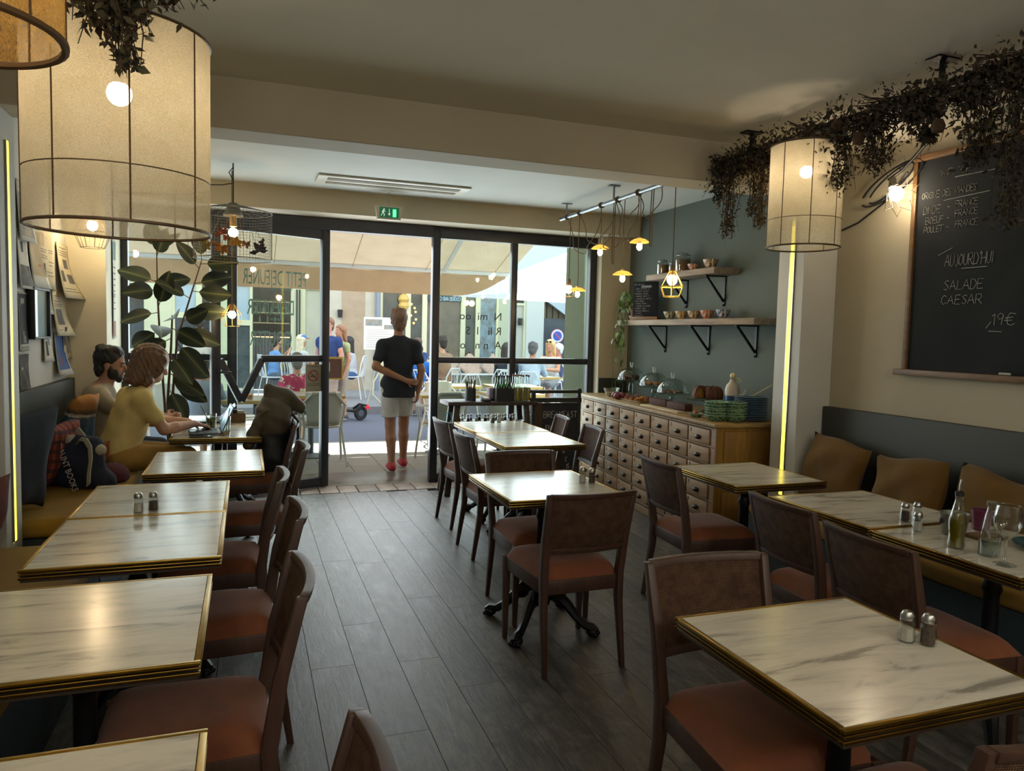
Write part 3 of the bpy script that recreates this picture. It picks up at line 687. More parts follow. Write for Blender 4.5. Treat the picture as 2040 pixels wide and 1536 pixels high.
table(-.66, -.07, .83, 1.48, 'marble table cut by the bottom left edge of the picture')
table(-.51, .09, 4.165, 4.905, 'empty marble table in front of the woman in yellow')
table(-.50, .10, 5.45, 6.19, 'marble table with the open laptop and drinks')
table(-.48, .12, 6.20, 6.86, 'marble table by the window with a wooden caddy on it')

# ---------------------------------------------------------------- benches along both walls
bseat = mat('mustard_bench_cloth', '9a7526', .85, n=(3, '87651f'), b=(160, .06))
bbase = mat('bench_base', '2c3a3d', .6, n=(4, '253134'))
def bench(name, x0, x1, y0, y1, zs, label, back, backx):
    r = thing(name, label, 'bench', ((x0 + x1) / 2, (y0 + y1) / 2, 0)); X, Y = (x0 + x1) / 2, (y0 + y1) / 2
    MB().b2(x0 - X + .02, x1 - X - .02, y0 - Y, y1 - Y, 0, zs - .1).obj('base', bbase, r, smooth=0)
    MB().b2(x0 - X, x1 - X, y0 - Y + .004, y1 - Y - .004, zs - .1, zs).obj('seat_cushion', bseat, r, bevel=.035, seg=4)
    if back: MB().b2(backx[0] - X, backx[1] - X, y0 - Y, y1 - Y, zs - .08, back).obj('backrest', dark_m, r, bevel=.003)
    return r
bench('bench', -1.292, -.66, -1.5, 3.99, .47, 'mustard wall bench on the near left, under the first left tables', .95, (-1.292, -1.255))
bench('bench', -1.292, -.70, 4.26, 6.49, .52, 'mustard wall bench under the two people with laptops', 1.10, (-1.292, -1.25))
bench('bench', 3.10, 3.74, -.5, 3.99, .48, 'mustard wall bench on the right, below the chalkboard', 1.085, (3.69, 3.74))

def cushion(name, label, loc, size, rot, m, group=None, seed=0, th=.13, pinch=.85, nv=16):
    """a stuffed square cushion: puffed middle, pinched corners, soft creases; local x width, z height, y thickness"""
    rn = random.Random(seed); ph = [rn.uniform(0, 6) for _ in range(4)]; w, h = size; g = MB()
    for s in (-1, 1):
        def f(u, v, s=s):
            a, b = (u - .5) * 2, (v - .5) * 2
            e = max(0, (1 - a * a)) ** .42 * max(0, (1 - b * b)) ** .42
            px = a * w / 2 * (1 - .07 * (1 - b * b) * abs(a)); pz = b * h / 2 * (1 - .09 * (1 - a * a) * abs(b))
            cr = .006 * math.sin(7 * a + ph[0] + 3 * b) + .008 * math.sin(5 * b - 4 * a + ph[1])
            return (px + .012 * math.sin(4 * b + ph[2]), s * (th / 2 * e + cr * e), pz + .014 * math.sin(3.3 * a + ph[3]))
        g.grid(f, nv, nv)
    o = g.mesh(name, m, smooth=180); bm = bmesh.new(); bm.from_mesh(o); bmesh.ops.remove_doubles(bm, verts=bm.verts, dist=.0006); bmesh.ops.recalc_face_normals(bm, faces=bm.faces); bm.to_mesh(o); bm.free()
    return tag(link(name, o, None, loc, rot), label, 'cushion', group)
must = mat('mustard_velvet', '664a12', .9, n=(5, '563c0d'), b=(120, .08), sheen=.06)
G_ = 'mustard cushions on the right bench'
cushion('cushion', 'mustard cushion leaning in the corner against the right pillar', (3.54, 3.71, .695), (.52, .44), (-.16, .10, -PI / 2 - .06), must, G_, 1, .17)
cushion('cushion', 'middle mustard cushion of the three on the right bench', (3.55, 3.15, .675), (.50, .42), (-.2, -.05, -PI / 2), must, G_, 2, .16)
cushion('cushion', 'mustard cushion behind the oil bottle on the right bench', (3.55, 2.60, .675), (.52, .42), (-.2, .06, -PI / 2), must, G_, 3, .16)
cushion('cushion', 'mustard cushion by the right edge of the picture behind the wine glass', (3.55, 2.08, .68), (.48, .42), (-.2, -.04, -PI / 2), must, G_, 4, .16)
cushion('cushion', 'large slate blue cushion standing at the near end of the left bench', (-1.125, 4.47, .80), (.31, .56), (.12, .10, PI / 2 - .85), mat('slate_linen', '333c47', .9, n=(6, '2b333d'), b=(150, .1)), None, 5, .20)
# cushion of colour bands woven across
t = NT('banded_weave'); MATS['bands'] = t.m
sp = t.N('ShaderNodeSeparateXYZ'); cc = t.N('ShaderNodeTexCoord'); t.L(cc.outputs['Object'], sp.inputs[0]); mr = t.N('ShaderNodeMapRange'); mr.inputs['From Min'].default_value = -.25; mr.inputs['From Max'].default_value = .25
ad = t.N('ShaderNodeMath', operation='MULTIPLY_ADD'); t.L(t.noise(cc.outputs['Object'], 60, 2), ad.inputs[0]); ad.inputs[1].default_value = .03; t.L(sp.outputs['Z'], ad.inputs[2]); t.L(ad.outputs[0], mr.inputs['Value'])
t.L(t.ramp(mr.outputs[0], [(.12, '5a1f2a'), (.25, '46243c'), (.4, '22384f'), (.6, '2a4a5c'), (.74, '3b4a55'), (.76, 'b9a894'), (.80, '2a1f1a'), (.86, '8a5a22'), (1, 'a06a24')]), t.p.inputs['Base Color']); t.p.inputs['Roughness'].default_value = .9
cushion('cushion', 'cushion woven in orange, white and blue bands behind the bearded man', (-1.08, 5.66, .80), (.48, .52), (.25, .04, PI / 2 - .12), t.m, None, 6, .15)
t = NT('red_plaid'); MATS['plaid'] = t.m
w1 = t.N('ShaderNodeTexWave', wave_type='BANDS', bands_direction='X'); w2_ = t.N('ShaderNodeTexWave', wave_type='BANDS', bands_direction='Z'); cc = t.N('ShaderNodeTexCoord')
for w_ in (w1, w2_): w_.inputs['Scale'].default_value = 5.5; t.L(cc.outputs['Object'], w_.inputs['Vector'])
t.L(t.mix(t.mix('6a2a2c', '8a4a28', t.ramp(w1.outputs['Fac'], [(.6, (0, 0, 0)), (.7, (1, 1, 1))])), '3f2330', t.ramp(w2_.outputs['Fac'], [(.6, (0, 0, 0)), (.75, (.8, .8, .8))])), t.p.inputs['Base Color']); t.p.inputs['Roughness'].default_value = .9
cushion('cushion', 'red and orange plaid cushion behind the dark blue tote bag', (-1.09, 5.12, .73), (.42, .40), (.2, .05, PI / 2 - .2), t.m, None, 7, .14)
cushion('cushion', 'dark rust cushion at the left edge on the near bench', (-1.12, 3.62, .66), (.44, .40), (.25, .1, PI / 2 - .35), mat('rust_linen', '5f2a1a', .9, n=(6, '4f2115')), None, 8, .16)
cushion('cushion', 'orange cushion half hidden behind the tote bag handles', (-.98, 5.42, .62), (.30, .26), (.35, .1, PI / 2 - .5), mat('orange_linen', '8f4f1f', .9), None, 9, .12)

# ---------------------------------------------------------------- apothecary cabinet
pine = wood('aged_pine', '9a7a58', '7f6145', .55, (14, 1.5, 14), 2.2, .12); pine2 = wood('pine_drawer', 'a58663', '8a6a4a', .55, (14, 2, 14), 2.5, .15, .12)
sidew = wood('amber_pine', '8a6526', '6f4d1c', .5, (14, 14, 1.2), 2.0, .12)
A = math.atan2(.17, 2.62)
cb = thing('apothecary_cabinet', 'long pine apothecary cabinet with rows of small drawers against the green wall', 'cabinet', (3.145, 4.43, 0), -A)
CL, CD, CH = 2.62, .60, .92                                     # local y along the front, x into the wall
MB().b2(.02, CD - .0, 0.0, CL, .06, CH - .03).obj('carcass', mat('carcass_pine', '5e452f', .6), cb, smooth=0)  # carcass in a darker pine than the drawer fronts
MB().b2(-.025, CD + .01, -.03, CL + .03, CH - .03, CH).obj('worktop', wood('worn_top', 'a4885a', '80653e', .5, (3, 14, 14), 2.4, .2), cb, bevel=.007)
MB().b2(.01, CD, -.006, .0, .0, CH - .03).obj('end_panel', sidew, cb, smooth=0)
for z0, z1 in ((.03, .42), (.47, .86)): MB().b2(.07, CD - .07, -.012, -.004, z0, z1).obj('raised_panel', sidew, cb, bevel=.004)
for x0, x1 in ((.0, .065), (CD - .065, CD)): MB().b2(x0, x1, -.016, .002, 0, CH - .03).obj('corner_post', sidew, cb, bevel=.003)
MB().b2(.0, CD, -.01, CL, .0, .065).obj('plinth', pine, cb, bevel=.004)
nr, nc = 6, 8; zb, zt = .085, CH - .045; ph, pw = (zt - zb) / nr, (CL - .10) / nc
fr_ = MB()
for i in range(nr + 1): fr_.b2(.0, .02, .0, CL, zb + i * ph - .008, zb + i * ph + .008)
for j in range(nc + 1): fr_.b2(.002, .02, .05 + j * pw - .008 - (.04 if j == 0 else 0), .05 + j * pw + .008 + (.04 if j == nc else 0), zb, zt)
fr_.obj('face_frame', pine, cb, bevel=.002)
dw = MB().b2(0, .015, -pw / 2 + .012, pw / 2 - .012, -ph / 2 + .012, ph / 2 - .012).mesh('drawer', pine2, bevel=.003)
cup = MB().lathe([(.019, 0), (.017, .010), (.010, .017), (0, .019)], 12, (0, 0, 0), (0, -PI / 2, 0), 0, .75, 1.45).b2(-.004, 0, -.026, .026, -.003, .010).mesh('cup_handle', mat('dark_bronze', '35302a', .35, .8))
lab = MB().lathe([(0, 0), (.013, 0), (.013, .0025), (0, .0025)], 12, (0, 0, 0), (0, -PI / 2, 0), 0, 1.25, .6).mesh('number_plate', mat('aged_plate', '6d5439', .5))
rn = random.Random(3)
for i in range(nr):
    for j in range(nc):
        o_ = link('drawer', dw, cb, (-.006 - rn.random() * .006, .05 + (j + .5) * pw, zb + (i + .5) * ph), (rn.uniform(-.006, .006), 0, rn.uniform(-.008, .008)))
        link('cup_handle', cup, o_, (0, 0, -.012)).scale = (1.3, 1.3, 1.3); link('number_plate', lab, o_, (.0, pw / 2 - .045, ph / 2 - .035))
def cab(lx, ly, z=CH):                                          # a spot on the worktop
    c, s = math.cos(-A), math.sin(-A); return (3.145 + lx * c - ly * s, 4.43 + lx * s + ly * c, z)

# shelves of reclaimed board on iron brackets
shelf_m = wood('reclaimed_board', '9b8a76', '75675a', .7, (12, 1.2, 12), 2.5, .3)
def shelf(label, y0, y1, z, dep, brs):
    r = thing('wall_shelf', label, 'shelf', (XRF - dep / 2, (y0 + y1) / 2, z)); Y = (y0 + y1) / 2
    MB().b2(-dep / 2, dep / 2 - .002, y0 - Y, y1 - Y, -.052, 0).obj('board', shelf_m, r, bevel=.005)
    for y in brs:
        g = MB(); g.b2(dep / 2 - .012, dep / 2 - .003, y - Y - .014, y - Y + .014, -.30, -.052); g.b2(-dep / 2 + .05, dep / 2 - .004, y - Y - .014, y - Y + .014, -.062, -.052)
        g.beam((dep / 2 - .01, y - Y, -.27), (-dep / 2 + .07, y - Y, -.062), .018, .012, (0, 1, 0)); g.ell((dep / 2 - .008, y - Y, -.30), .012, 8, 5)
        g.obj('bracket', iron_m, r)
    return r
shelf('long lower shelf of weathered board on three black brackets', 4.66, 6.86, 1.690, .26, (4.95, 5.60, 6.32))
shelf('short upper shelf of weathered board on two black brackets', 5.20, 6.30, 2.115, .26, (5.40, 5.98))

# ---------------------------------------------------------------- big chalkboard
bd = thing('chalkboard', 'large black chalkboard with a chalked menu on the right wall', 'chalkboard', (XR, 2.72, 1.97))
slate = mat('chalk_slate', '1f2326', .85, n=(4, '272b2e', 7), b=(60, .04), spec=.25); oakf = wood('frame_oak', '7a5a34', '5f4326', .5, (12, 2, 12), 3)
Y0, Y1, Z0, Z1 = -.72, .645, -.60, .62
MB().b2(-.02, 0, Y0, Y1, Z0, Z1).obj('slate_panel', slate, bd, smooth=0)
for a in ((Y0 - .03, Y0, Z0, Z1), (Y1, Y1 + .03, Z0, Z1)): MB().b2(-.035, 0, *a).obj('frame_side', oakf, bd, bevel=.003)
MB().b2(-.035, 0, Y0 - .03, Y1 + .03, Z1, Z1 + .035).obj('frame_top', oakf, bd, bevel=.003); MB().b2(-.06, 0, Y0 - .05, Y1 + .07, Z0 - .035, Z0).obj('chalk_ledge', oakf, bd, bevel=.004)
chm = mat('chalk_white', 'b5b5b0', .9); g = MB()
def bm_(px, pz): return lambda a, b: (-.0215, px - a, pz + b)
def cw(s, y, z, size, **k): chalk(g, s, 0, 0, size, bm_(y - 2.72, z - 1.97), .0016, **k)
cw('WIFI "444"', 3.215, 2.478, .036, gap=.2, sx=.9); cw('ORIGINE DES VIANDES', 3.335, 2.366, .036, gap=.18, sx=.68)
cw('DINDE', 3.318, 2.275, .044, gap=.15, sx=.72); cw('-', 3.16, 2.285, .03); cw('FRANCE', 3.112, 2.29, .034, gap=.15, sx=.8)
cw('BOEUF', 3.30, 2.217, .038, gap=.15, sx=.78); cw('-', 3.16, 2.222, .03); cw('FRANCE', 3.11, 2.238, .034, gap=.15, sx=.8)
cw('POULET', 3.308, 2.166, .036, gap=.15, sx=.75); cw('-', 3.16, 2.172, .03); cw('FRANCE', 3.105, 2.178, .034, gap=.15, sx=.8)
cw("AUJOURD'HUI", 3.157, 1.963, .064, gap=.14, sx=.60); cw('SALADE', 3.152, 1.83, .054, gap=.16, sx=.9); cw('CAESAR', 3.166, 1.75, .05, gap=.2, sx=.95); cw('19e', 2.853, 1.632, .062, gap=.12)
for a, b in (((3.126, 2.460), (2.877, 2.457)), ((3.189, 2.340), (2.91, 2.348)), ((3.048, 1.946), (2.898, 1.946)), ((2.863, 1.600), (2.792, 1.597)), ((3.201, 2.030), (3.112, 2.066)), ((2.88, 1.615), (2.853, 1.65))): g.cyl((-.0215, a[0] - 2.72, a[1] - 1.97), (-.0215, b[0] - 2.72, b[1] - 1.97), .0017, 4)
g.obj('chalk_writing', chm, bd, smooth=0)['kind'] = 'stuff'
for y_, L_ in ((.05, .06), (-.15, .05)): MB().cyl((-.045, y_, Z0 + .008), (-.045, y_ - L_, Z0 + .008), .006, 8).obj('chalk_stick', chm, bd)
# ---------------------------------------------------------------- lamps
cord_m = mat('dark_cord', '2a231d', .8); rope_m = mat('hemp_cord', '6e5b44', .9, b=(300, .4)); wire_m = mat('rust_wire', '5a4630', .5, .3); gold_w = mat('yellow_wire', 'c9a548', .4, .2)
linen = sheer('shade_linen', 'dcd2b8', .36, .55, 'cfc3a4', 9, (1, 1, 1), (420, 420, 700))
linen2 = sheer('shade_linen_dense', 'dcd2b8', .15, .6, 'cdc0a0', 12, (1, 1, 1), (420, 420, 600))
ratt = sheer('rattan_weave', 'cfa75c', .30, .5, 'a88042', 40, (1, 1, 1), (330, 330, 150))
def ring(r, z, n=40): return [(r * math.cos(2 * PI * k / n), r * math.sin(2 * PI * k / n), z) for k in range(n)]
def drum(name, label, loc, r, h, shade, nw, zc, bulb_z, split=.27, wm=wire_m, braid=0):
    L = thing(name, label, 'lamp', loc)
    if split:
        MB().lathe([(r, h * split), (r, h)], 48).obj('shade', linen2 if shade is linen else shade, L, smooth=180)
        MB().lathe([(r * .998, 0), (r * .998, h * split)], 48).obj('shade_hem', shade, L, smooth=180)
    else: MB().lathe([(r, 0), (r, h)], 48).obj('shade', shade, L, smooth=180)
    for z in (0, h): MB().tube(ring(r, z), .0045 + braid, 6, closed=True).obj('rim_ring', wm, L)
    if split: MB().tube(ring(r + .001, h * split), .0018, 5, closed=True).obj('seam', wm, L)
    for k in range(nw):
        a = 2 * PI * (k + .3) / nw; MB().cyl((r * math.cos(a), r * math.sin(a), 0), (r * math.cos(a), r * math.sin(a), h), .0024, 5).obj('rib_wire', wm, L)
    MB().beam((-r, 0, h), (r, 0, h), .005).beam((0, -r, h), (0, r, h), .005).obj('spider', wm, L)
    MB().cyl((0, 0, bulb_z + .02), (0, 0, bulb_z + .09), .02, 12).obj('socket', blackpl, L)
    MB().ell((0, 0, bulb_z), .033, 14, 10).obj('bulb', bulb_m, L)
    MB().cyl((0, 0, bulb_z + .09), (0, 0, zc - loc[2]), .0045, 6).obj('cord', cord_m, L)
    return L
drum('pendant_lamp', 'large drum pendant lamp of creamy linen hanging over the left tables', (-.335, 2.36, 1.785), .235, .53, linen, 8, 2.75, .375)
drum('pendant_lamp', 'woven rattan drum lamp cut by the top left corner', (-.50, 1.56, 2.02), .19, .42, ratt, 8, 2.75, .24, 0, mat('rattan_rim', '5a4326', .8), .003)
drum('pendant_lamp', 'tall linen drum lamp hanging below the dried garland on the right', (2.80, 3.24, 2.02), .186, .53, linen, 8, 2.64, .40)
def cage_lamp(label, loc, m, rings, n, zc, bz=0, bm=None, br=.03, hor=(), socket=True, wr=.0022):
    """open geometric wire cage: rings are (radius, z)"""
    L = thing('cage_lamp', label, 'lamp', loc); g = MB()
    for k in range(n):
        a = 2 * PI * k / n; g.tube([(r * math.cos(a), r * math.sin(a), z) for r, z in rings], wr, 5)
    for i in hor: r, z = rings[i]; g.tube(ring(r, z, n), wr, 5, closed=True)
    g.obj('wire_cage', m, L)
    MB().ell((0, 0, bz), (br, br, br * 1.1), 14, 10).obj('bulb', bm or bulbs_m, L)
    MB().cyl((0, 0, bz + br * .9), (0, 0, bz + br + .06), .019, 12, .016).obj('socket', mat('brown_socket', '6a5136', .5), L)
    MB().cyl((0, 0, bz + br + .06), (0, 0, zc - loc[2]), .004, 6).obj('cord', rope_m, L)
    return L
cage_lamp('wire diamond cage lamp glowing in the left corner below the linen shade', (-1.06, 6.16, 2.20), wire_m, [(.02, .17), (.125, -.02), (.08, -.13)], 10, 2.77, .03, bulbw_m, .036, (1, 2))
cage_lamp('small wire cage lamp hanging low before the window frame', (-.115, 6.45, 1.60), gold_w, [(.02, .10), (.075, .02), (.075, -.01), (.055, -.075)], 8, 2.77, .02, None, .03, (1, 3))
cage_lamp('yellow geometric cage lamp hanging before the shelves', (2.86, 4.62, 1.89), mat('yellow_paint', 'd9b84a', .4), [(.028, .105), (.088, -.005), (.06, -.075)], 6, 2.64, .045, None, .036, (0, 1, 2), wr=.0042)
cage_lamp('cylinder-socket lamp with a fine wire cage at the far end of the pipe', (2.86, 6.43, 1.955), wire_m, [(.02, .05), (.055, -.02), (.05, -.07)], 6, 2.64, 0, None, .036, (2,))
# wire drum cage with dried flowers inside
bc = thing('birdcage_lamp', 'wire mesh drum lamp with dried flowers inside, before the window', 'lamp', (-.10, 6.15, 2.04)); R_ = .285
g = MB()
for k in range(72): a = 2 * PI * k / 72; g.cyl((R_ * math.cos(a), R_ * math.sin(a), 0), (R_ * math.cos(a), R_ * math.sin(a), .36), .0011, 3)
for j in range(1, 16): g.tube(ring(R_, j * .0225, 40), .0011, 3, closed=True)
for k in range(18): a = 2 * PI * k / 18; g.cyl((R_ * math.cos(a), R_ * math.sin(a), .36), (.03 * math.cos(a), .03 * math.sin(a), .42), .0014, 3)
for j in range(1, 8): g.tube(ring(R_ * j / 8, .36 + .06 * (1 - j / 8), 32), .0011, 3, closed=True)
g.obj('wire_mesh', mat('grey_wire', '6a675f', .5, .4), bc, smooth=0)
for z in (0, .36): MB().tube(ring(R_, z), .0035, 6, closed=True).obj('rim_ring', mat('grey_wire', '6a675f'), bc)
MB().lathe([(.03, .43), (.075, .335), (.07, .33), (.025, .42)], 16, closed=True).obj('cap', mat('tin_cap', '6d675a', .5, .5), bc)
MB().cyl((0, 0, .25), (0, 0, .33), .026, 12).obj('socket', mat('brass_socket', 'b89a5e', .4, .4), bc); MB().ell((0, 0, .205), .036, 14, 10).obj('bulb', bulbs_m, bc); MB().cyl((0, 0, .42), (0, 0, .73), .005, 6).obj('cord', cord_m, bc)
MB().tube([(0, 0, .70), (-.03, 0, .66), (.0, 0, .60)], .004, 5).tube([(0, 0, .58), (-.08, 0, .56), (-.22, .0, .55), (-.35, 0, .575), (-.5, 0, .73)], .004, 6).obj('hook_cord', cord_m, bc)
def petal(g, c, d, l, w):
    c, d = Vector(c), Vector(d).normalized(); s = d.cross(Vector((.3, 1, .2))).normalized(); n_ = s.cross(d)
    g.add([c, c + d * l * .5 + s * w + n_ * l * .1, c + d * l, c + d * l * .5 - s * w + n_ * l * .1], [(0, 1, 2), (0, 2, 3)])
rn = random.Random(5)
for nm, c_, col, n_, l in (('dried_flower', (-.07, -.16, .17), 'a8502a', 9, .07), ('dried_flower', (.02, -.18, .12), 'd89a28', 10, .07), ('dried_flower', (-.08, -.17, .075), 'c07a1e', 9, .08), ('dried_flower', (.09, -.16, .10), '9c6a30', 10, .05), ('dried_flower', (.19, -.12, .06), '241f1c', 11, .085), ('dried_flower', (.22, -.1, .13), '3a2f28', 7, .05), ('dried_flower', (-.19, -.15, .07), 'a98a3a', 12, .06)):
    g = MB()
    for k in range(n_): petal(g, c_, (rn.uniform(-1, 1), rn.uniform(-.5, .5), rn.uniform(-.6, 1)), l * rn.uniform(.6, 1.1), l * .22)
    g.tube([c_, (c_[0] * .5, c_[1] * .4, .30)], .0014, 4); g.obj(nm, mat('flower_' + col, col, .8), bc, smooth=0)
# lamps with scalloped gold disc shades on the pipe
disc_m = sheer('gold_disc', 'c8a560', 0, .4, 'b08a42', 20)
def disc_lamp(label, loc):
    L = thing('disc_lamp', label, 'lamp', loc)
    MB().grid(lambda u, v: ((.02 + .058 * v * (1 + .05 * math.cos(2 * PI * u * 12) * v)) * math.cos(2 * PI * u), (.02 + .058 * v * (1 + .05 * math.cos(2 * PI * u * 12) * v)) * math.sin(2 * PI * u), .062 - .032 * v * v), 72, 5).obj('scalloped_shade', disc_m, L, smooth=180)
    MB().ell((0, 0, 0), (.022, .022, .03), 12, 8).obj('bulb', bulbs_m, L); MB().cyl((0, 0, .022), (0, 0, .075), .013, 10).obj('socket', mat('brass_socket', 'b89a5e'), L)
    MB().tube([(0, 0, .07), (.004, 0, .2), (-.003, .003, .4), (0, 0, 2.62 - loc[2])], .004, 6).obj('cord', rope_m, L)
disc_lamp('gold disc lamp hanging lowest beside the doorway jamb', (2.86, 6.23, 1.90)); disc_lamp('gold disc lamp hanging high in front of the cream corner wall', (2.86, 5.79, 2.24))
disc_lamp('gold disc lamp hanging above the trailing plant', (2.86, 5.37, 1.99)); disc_lamp('gold disc lamp hanging highest before the green wall', (2.86, 5.11, 2.22))
pp = thing('lamp_pipe', 'horizontal steel pipe under the front ceiling wound with lamp cords', 'pipe', (2.86, 5.5, 2.64))
MB().cyl((0, -1.22, 0), (0, 1.17, 0), .017, 14).obj('pipe', mat('galvanised', '8c9094', .3, .9), pp)
for y in (1.03, .07, -1.0):
    MB().cyl((0, y, .012), (0, y, .128), .009, 10).b2(-.05, .05, y - .02, y + .02, .122, .13).obj('bracket', mat('galvanised', '8c9094'), pp)
rn = random.Random(11)
for y in (1.0, .72, .28, -.02, -.36): 
    g = MB()
    for k in range(3): g.tube([(.022 * math.cos(a), y + .012 * k + .004 * math.sin(a), .022 * math.sin(a)) for a in np.linspace(0, 2 * PI, 13)[:-1]], .0045, 5, closed=True)
    g.obj('cord_winding', rope_m, pp)
def swag(y0, y1, dep, x=0.0, n=16): return [(x + .02 * math.sin(k), y0 + (y1 - y0) * k / n, -.02 - dep * (1 - (2 * k / n - 1) ** 2)) for k in range(n + 1)]
for a in ((1.0, .28, .36), (.72, .02, .30), (.02, -.36, .33), (-.36, -.70, .20), (-.02, -.36, .16)): MB().tube(swag(*a), .004, 6).obj('slack_cord', rope_m, pp)
for y, l in ((.06, .50), (-.55, .42)): MB().tube([(0, y, 0), (.01, y + .03, -l * .6), (.02, y + .045, -l), (.02, y + .01, -l * 1.04), (0, y - .02, -l * .6), (0, y - .03, 0)], .0045, 6).obj('hanging_loop', rope_m, pp)
MB().tube([(.0 + .05 * math.cos(a) * (1 + .3 * math.cos(3 * a)), .10 + .05 * math.sin(2 * a), -.33 + .06 * math.sin(a)) for a in np.linspace(0, 2 * PI, 25)[:-1]], .004, 5, closed=True).obj('cord_knot', rope_m, pp)
# clamp lamp with wire flower guard beside the chalkboard
cl = thing('clamp_lamp', 'clamp lamp with a petal wire guard glowing beside the chalkboard', 'lamp', (3.60, 3.40, 2.40), 0)
MB().ell((0, 0, 0), .042, 14, 10).obj('bulb', bulb_m, cl); MB().cyl((0, .03, .035), (.04, .07, .10), .024, 12, .02).obj('socket', mat('pewter_socket', '7a766a', .4, .5), cl)
g = MB()
for k in range(8):
    a = 2 * PI * k / 8; u_ = Vector((math.cos(a), 0, math.sin(a))); ax = Vector((-.35, -.85, -.4)).normalized(); e1 = ax.cross(Vector((0, 0, 1))).normalized(); e2 = ax.cross(e1); d_ = e1 * math.cos(a) + e2 * math.sin(a); d2 = e1 * math.cos(a + .5) + e2 * math.sin(a + .5); d3 = e1 * math.cos(a - .5) + e2 * math.sin(a - .5)
    g.tube([-ax * .06 + d3 * .03, ax * .04 + d3 * .07, ax * .08 + d_ * .115, ax * .04 + d2 * .07, -ax * .06 + d2 * .03], .0018, 4)
g.obj('wire_guard', wire_m, cl)
MB().tube([(.03, .06, .09), (.06, .12, .11), (.10, .06, .16), (.12, -.02, .24), (.10, -.12, .30)], .010, 8).obj('clamp_arm', blackpl, cl)
for k, rr_ in enumerate((.15, .11)): MB().tube([(.12, .16 + rr_ * 1.5 * math.cos(a) , .10 + rr_ * .55 * math.sin(a) - .08 * math.cos(a)) for a in np.linspace(.3, 2 * PI - .3, 22)], .006, 6).obj('cable_loop', blackpl, cl)
MB().tube([(.10, .02, .14), (.13, .2, .0), (.14, .42, -.10), (.143, .60, -.14)], .006, 6).obj('cable', blackpl, cl)

# ---------------------------------------------------------------- emergency exit sign and ceiling air-conditioning grille
ex = thing('exit_sign', 'green emergency exit sign with running figure hanging over the doorway', 'sign', (1.21, 6.78, 2.585))
MB().prism([(-.125, .062), (.125, .062), (.105, -.062), (-.105, -.062)], -.02, .03, Matrix.Rotation(PI / 2, 4, 'X')).obj('housing', mat('sign_housing', 'b9b49c', .5), ex, bevel=.004)
MB().b2(-.088, .088, -.0335, -.030, -.045, .047).obj('green_face', mat('exit_green', '0f5a3c', .4, emit=('0f5a3c', .25)), ex, smooth=0)
pic = mat('exit_white', 'c9d8c4', .5, emit=('c9d8c4', .25))
MB().ell((-.048, -.035, .028), (.008, .002, .008), 10, 6).beam((-.05, -.035, .02), (-.058, -.035, -.004), .014, .003, (0, 1, 0)).beam((-.056, -.035, -.004), (-.042, -.035, -.018), .007, .003, (0, 1, 0)).beam((-.042, -.035, -.018), (-.05, -.035, -.034), .006, .003, (0, 1, 0)).beam((-.06, -.035, -.004), (-.074, -.035, -.03), .006, .003, (0, 1, 0)).beam((-.05, -.035, .016), (-.034, -.035, .006), .005, .003, (0, 1, 0)).beam((-.052, -.035, .016), (-.068, -.035, .006), .005, .003, (0, 1, 0)).obj('running_figure', pic, ex)
MB().beam((.0, -.035, .034), (.0, -.035, -.012), .006, .003, (0, 1, 0)).prism([(-.012, -.008), (.012, -.008), (0, -.028)], .0335, .0365, Matrix.Rotation(PI / 2, 4, 'X')).obj('arrow', pic, ex)
MB().b2(.032, .062, -.0365, -.0335, -.036, .032).obj('lit_door', mat('exit_lit', '4fe07a', .5, emit=('3fe070', 1.6)), ex, smooth=0)
MB().cyl((0, 0, .06), (0, 0, .185), .004, 8).obj('hanger', steel_m, ex)
ac = thing('air_conditioner', 'long white air conditioning grille recessed in the front ceiling', 'air conditioner', (1.18, 6.38, 2.77))
MB().b2(-.64, .64, -.18, .17, -.018, .0).obj('panel', mat('ac_white', 'c3c0b0', .4), ac, bevel=.006)
for y0, y1 in ((-.12, -.02), (.05, .13)):
    MB().b2(-.56, .56, y0, y1, -.0195, -.017).obj('slot', mat('ac_dark', '4c4a44', .7), ac, smooth=0)
    for k in range(4 if y0 < 0 else 3): MB().beam((-.56, y0 + .012 + k * .025, -.021), (.56, y0 + .012 + k * .025, -.021), .008, .005).obj('louvre', mat('ac_white', 'c3c0b0'), ac, smooth=0)

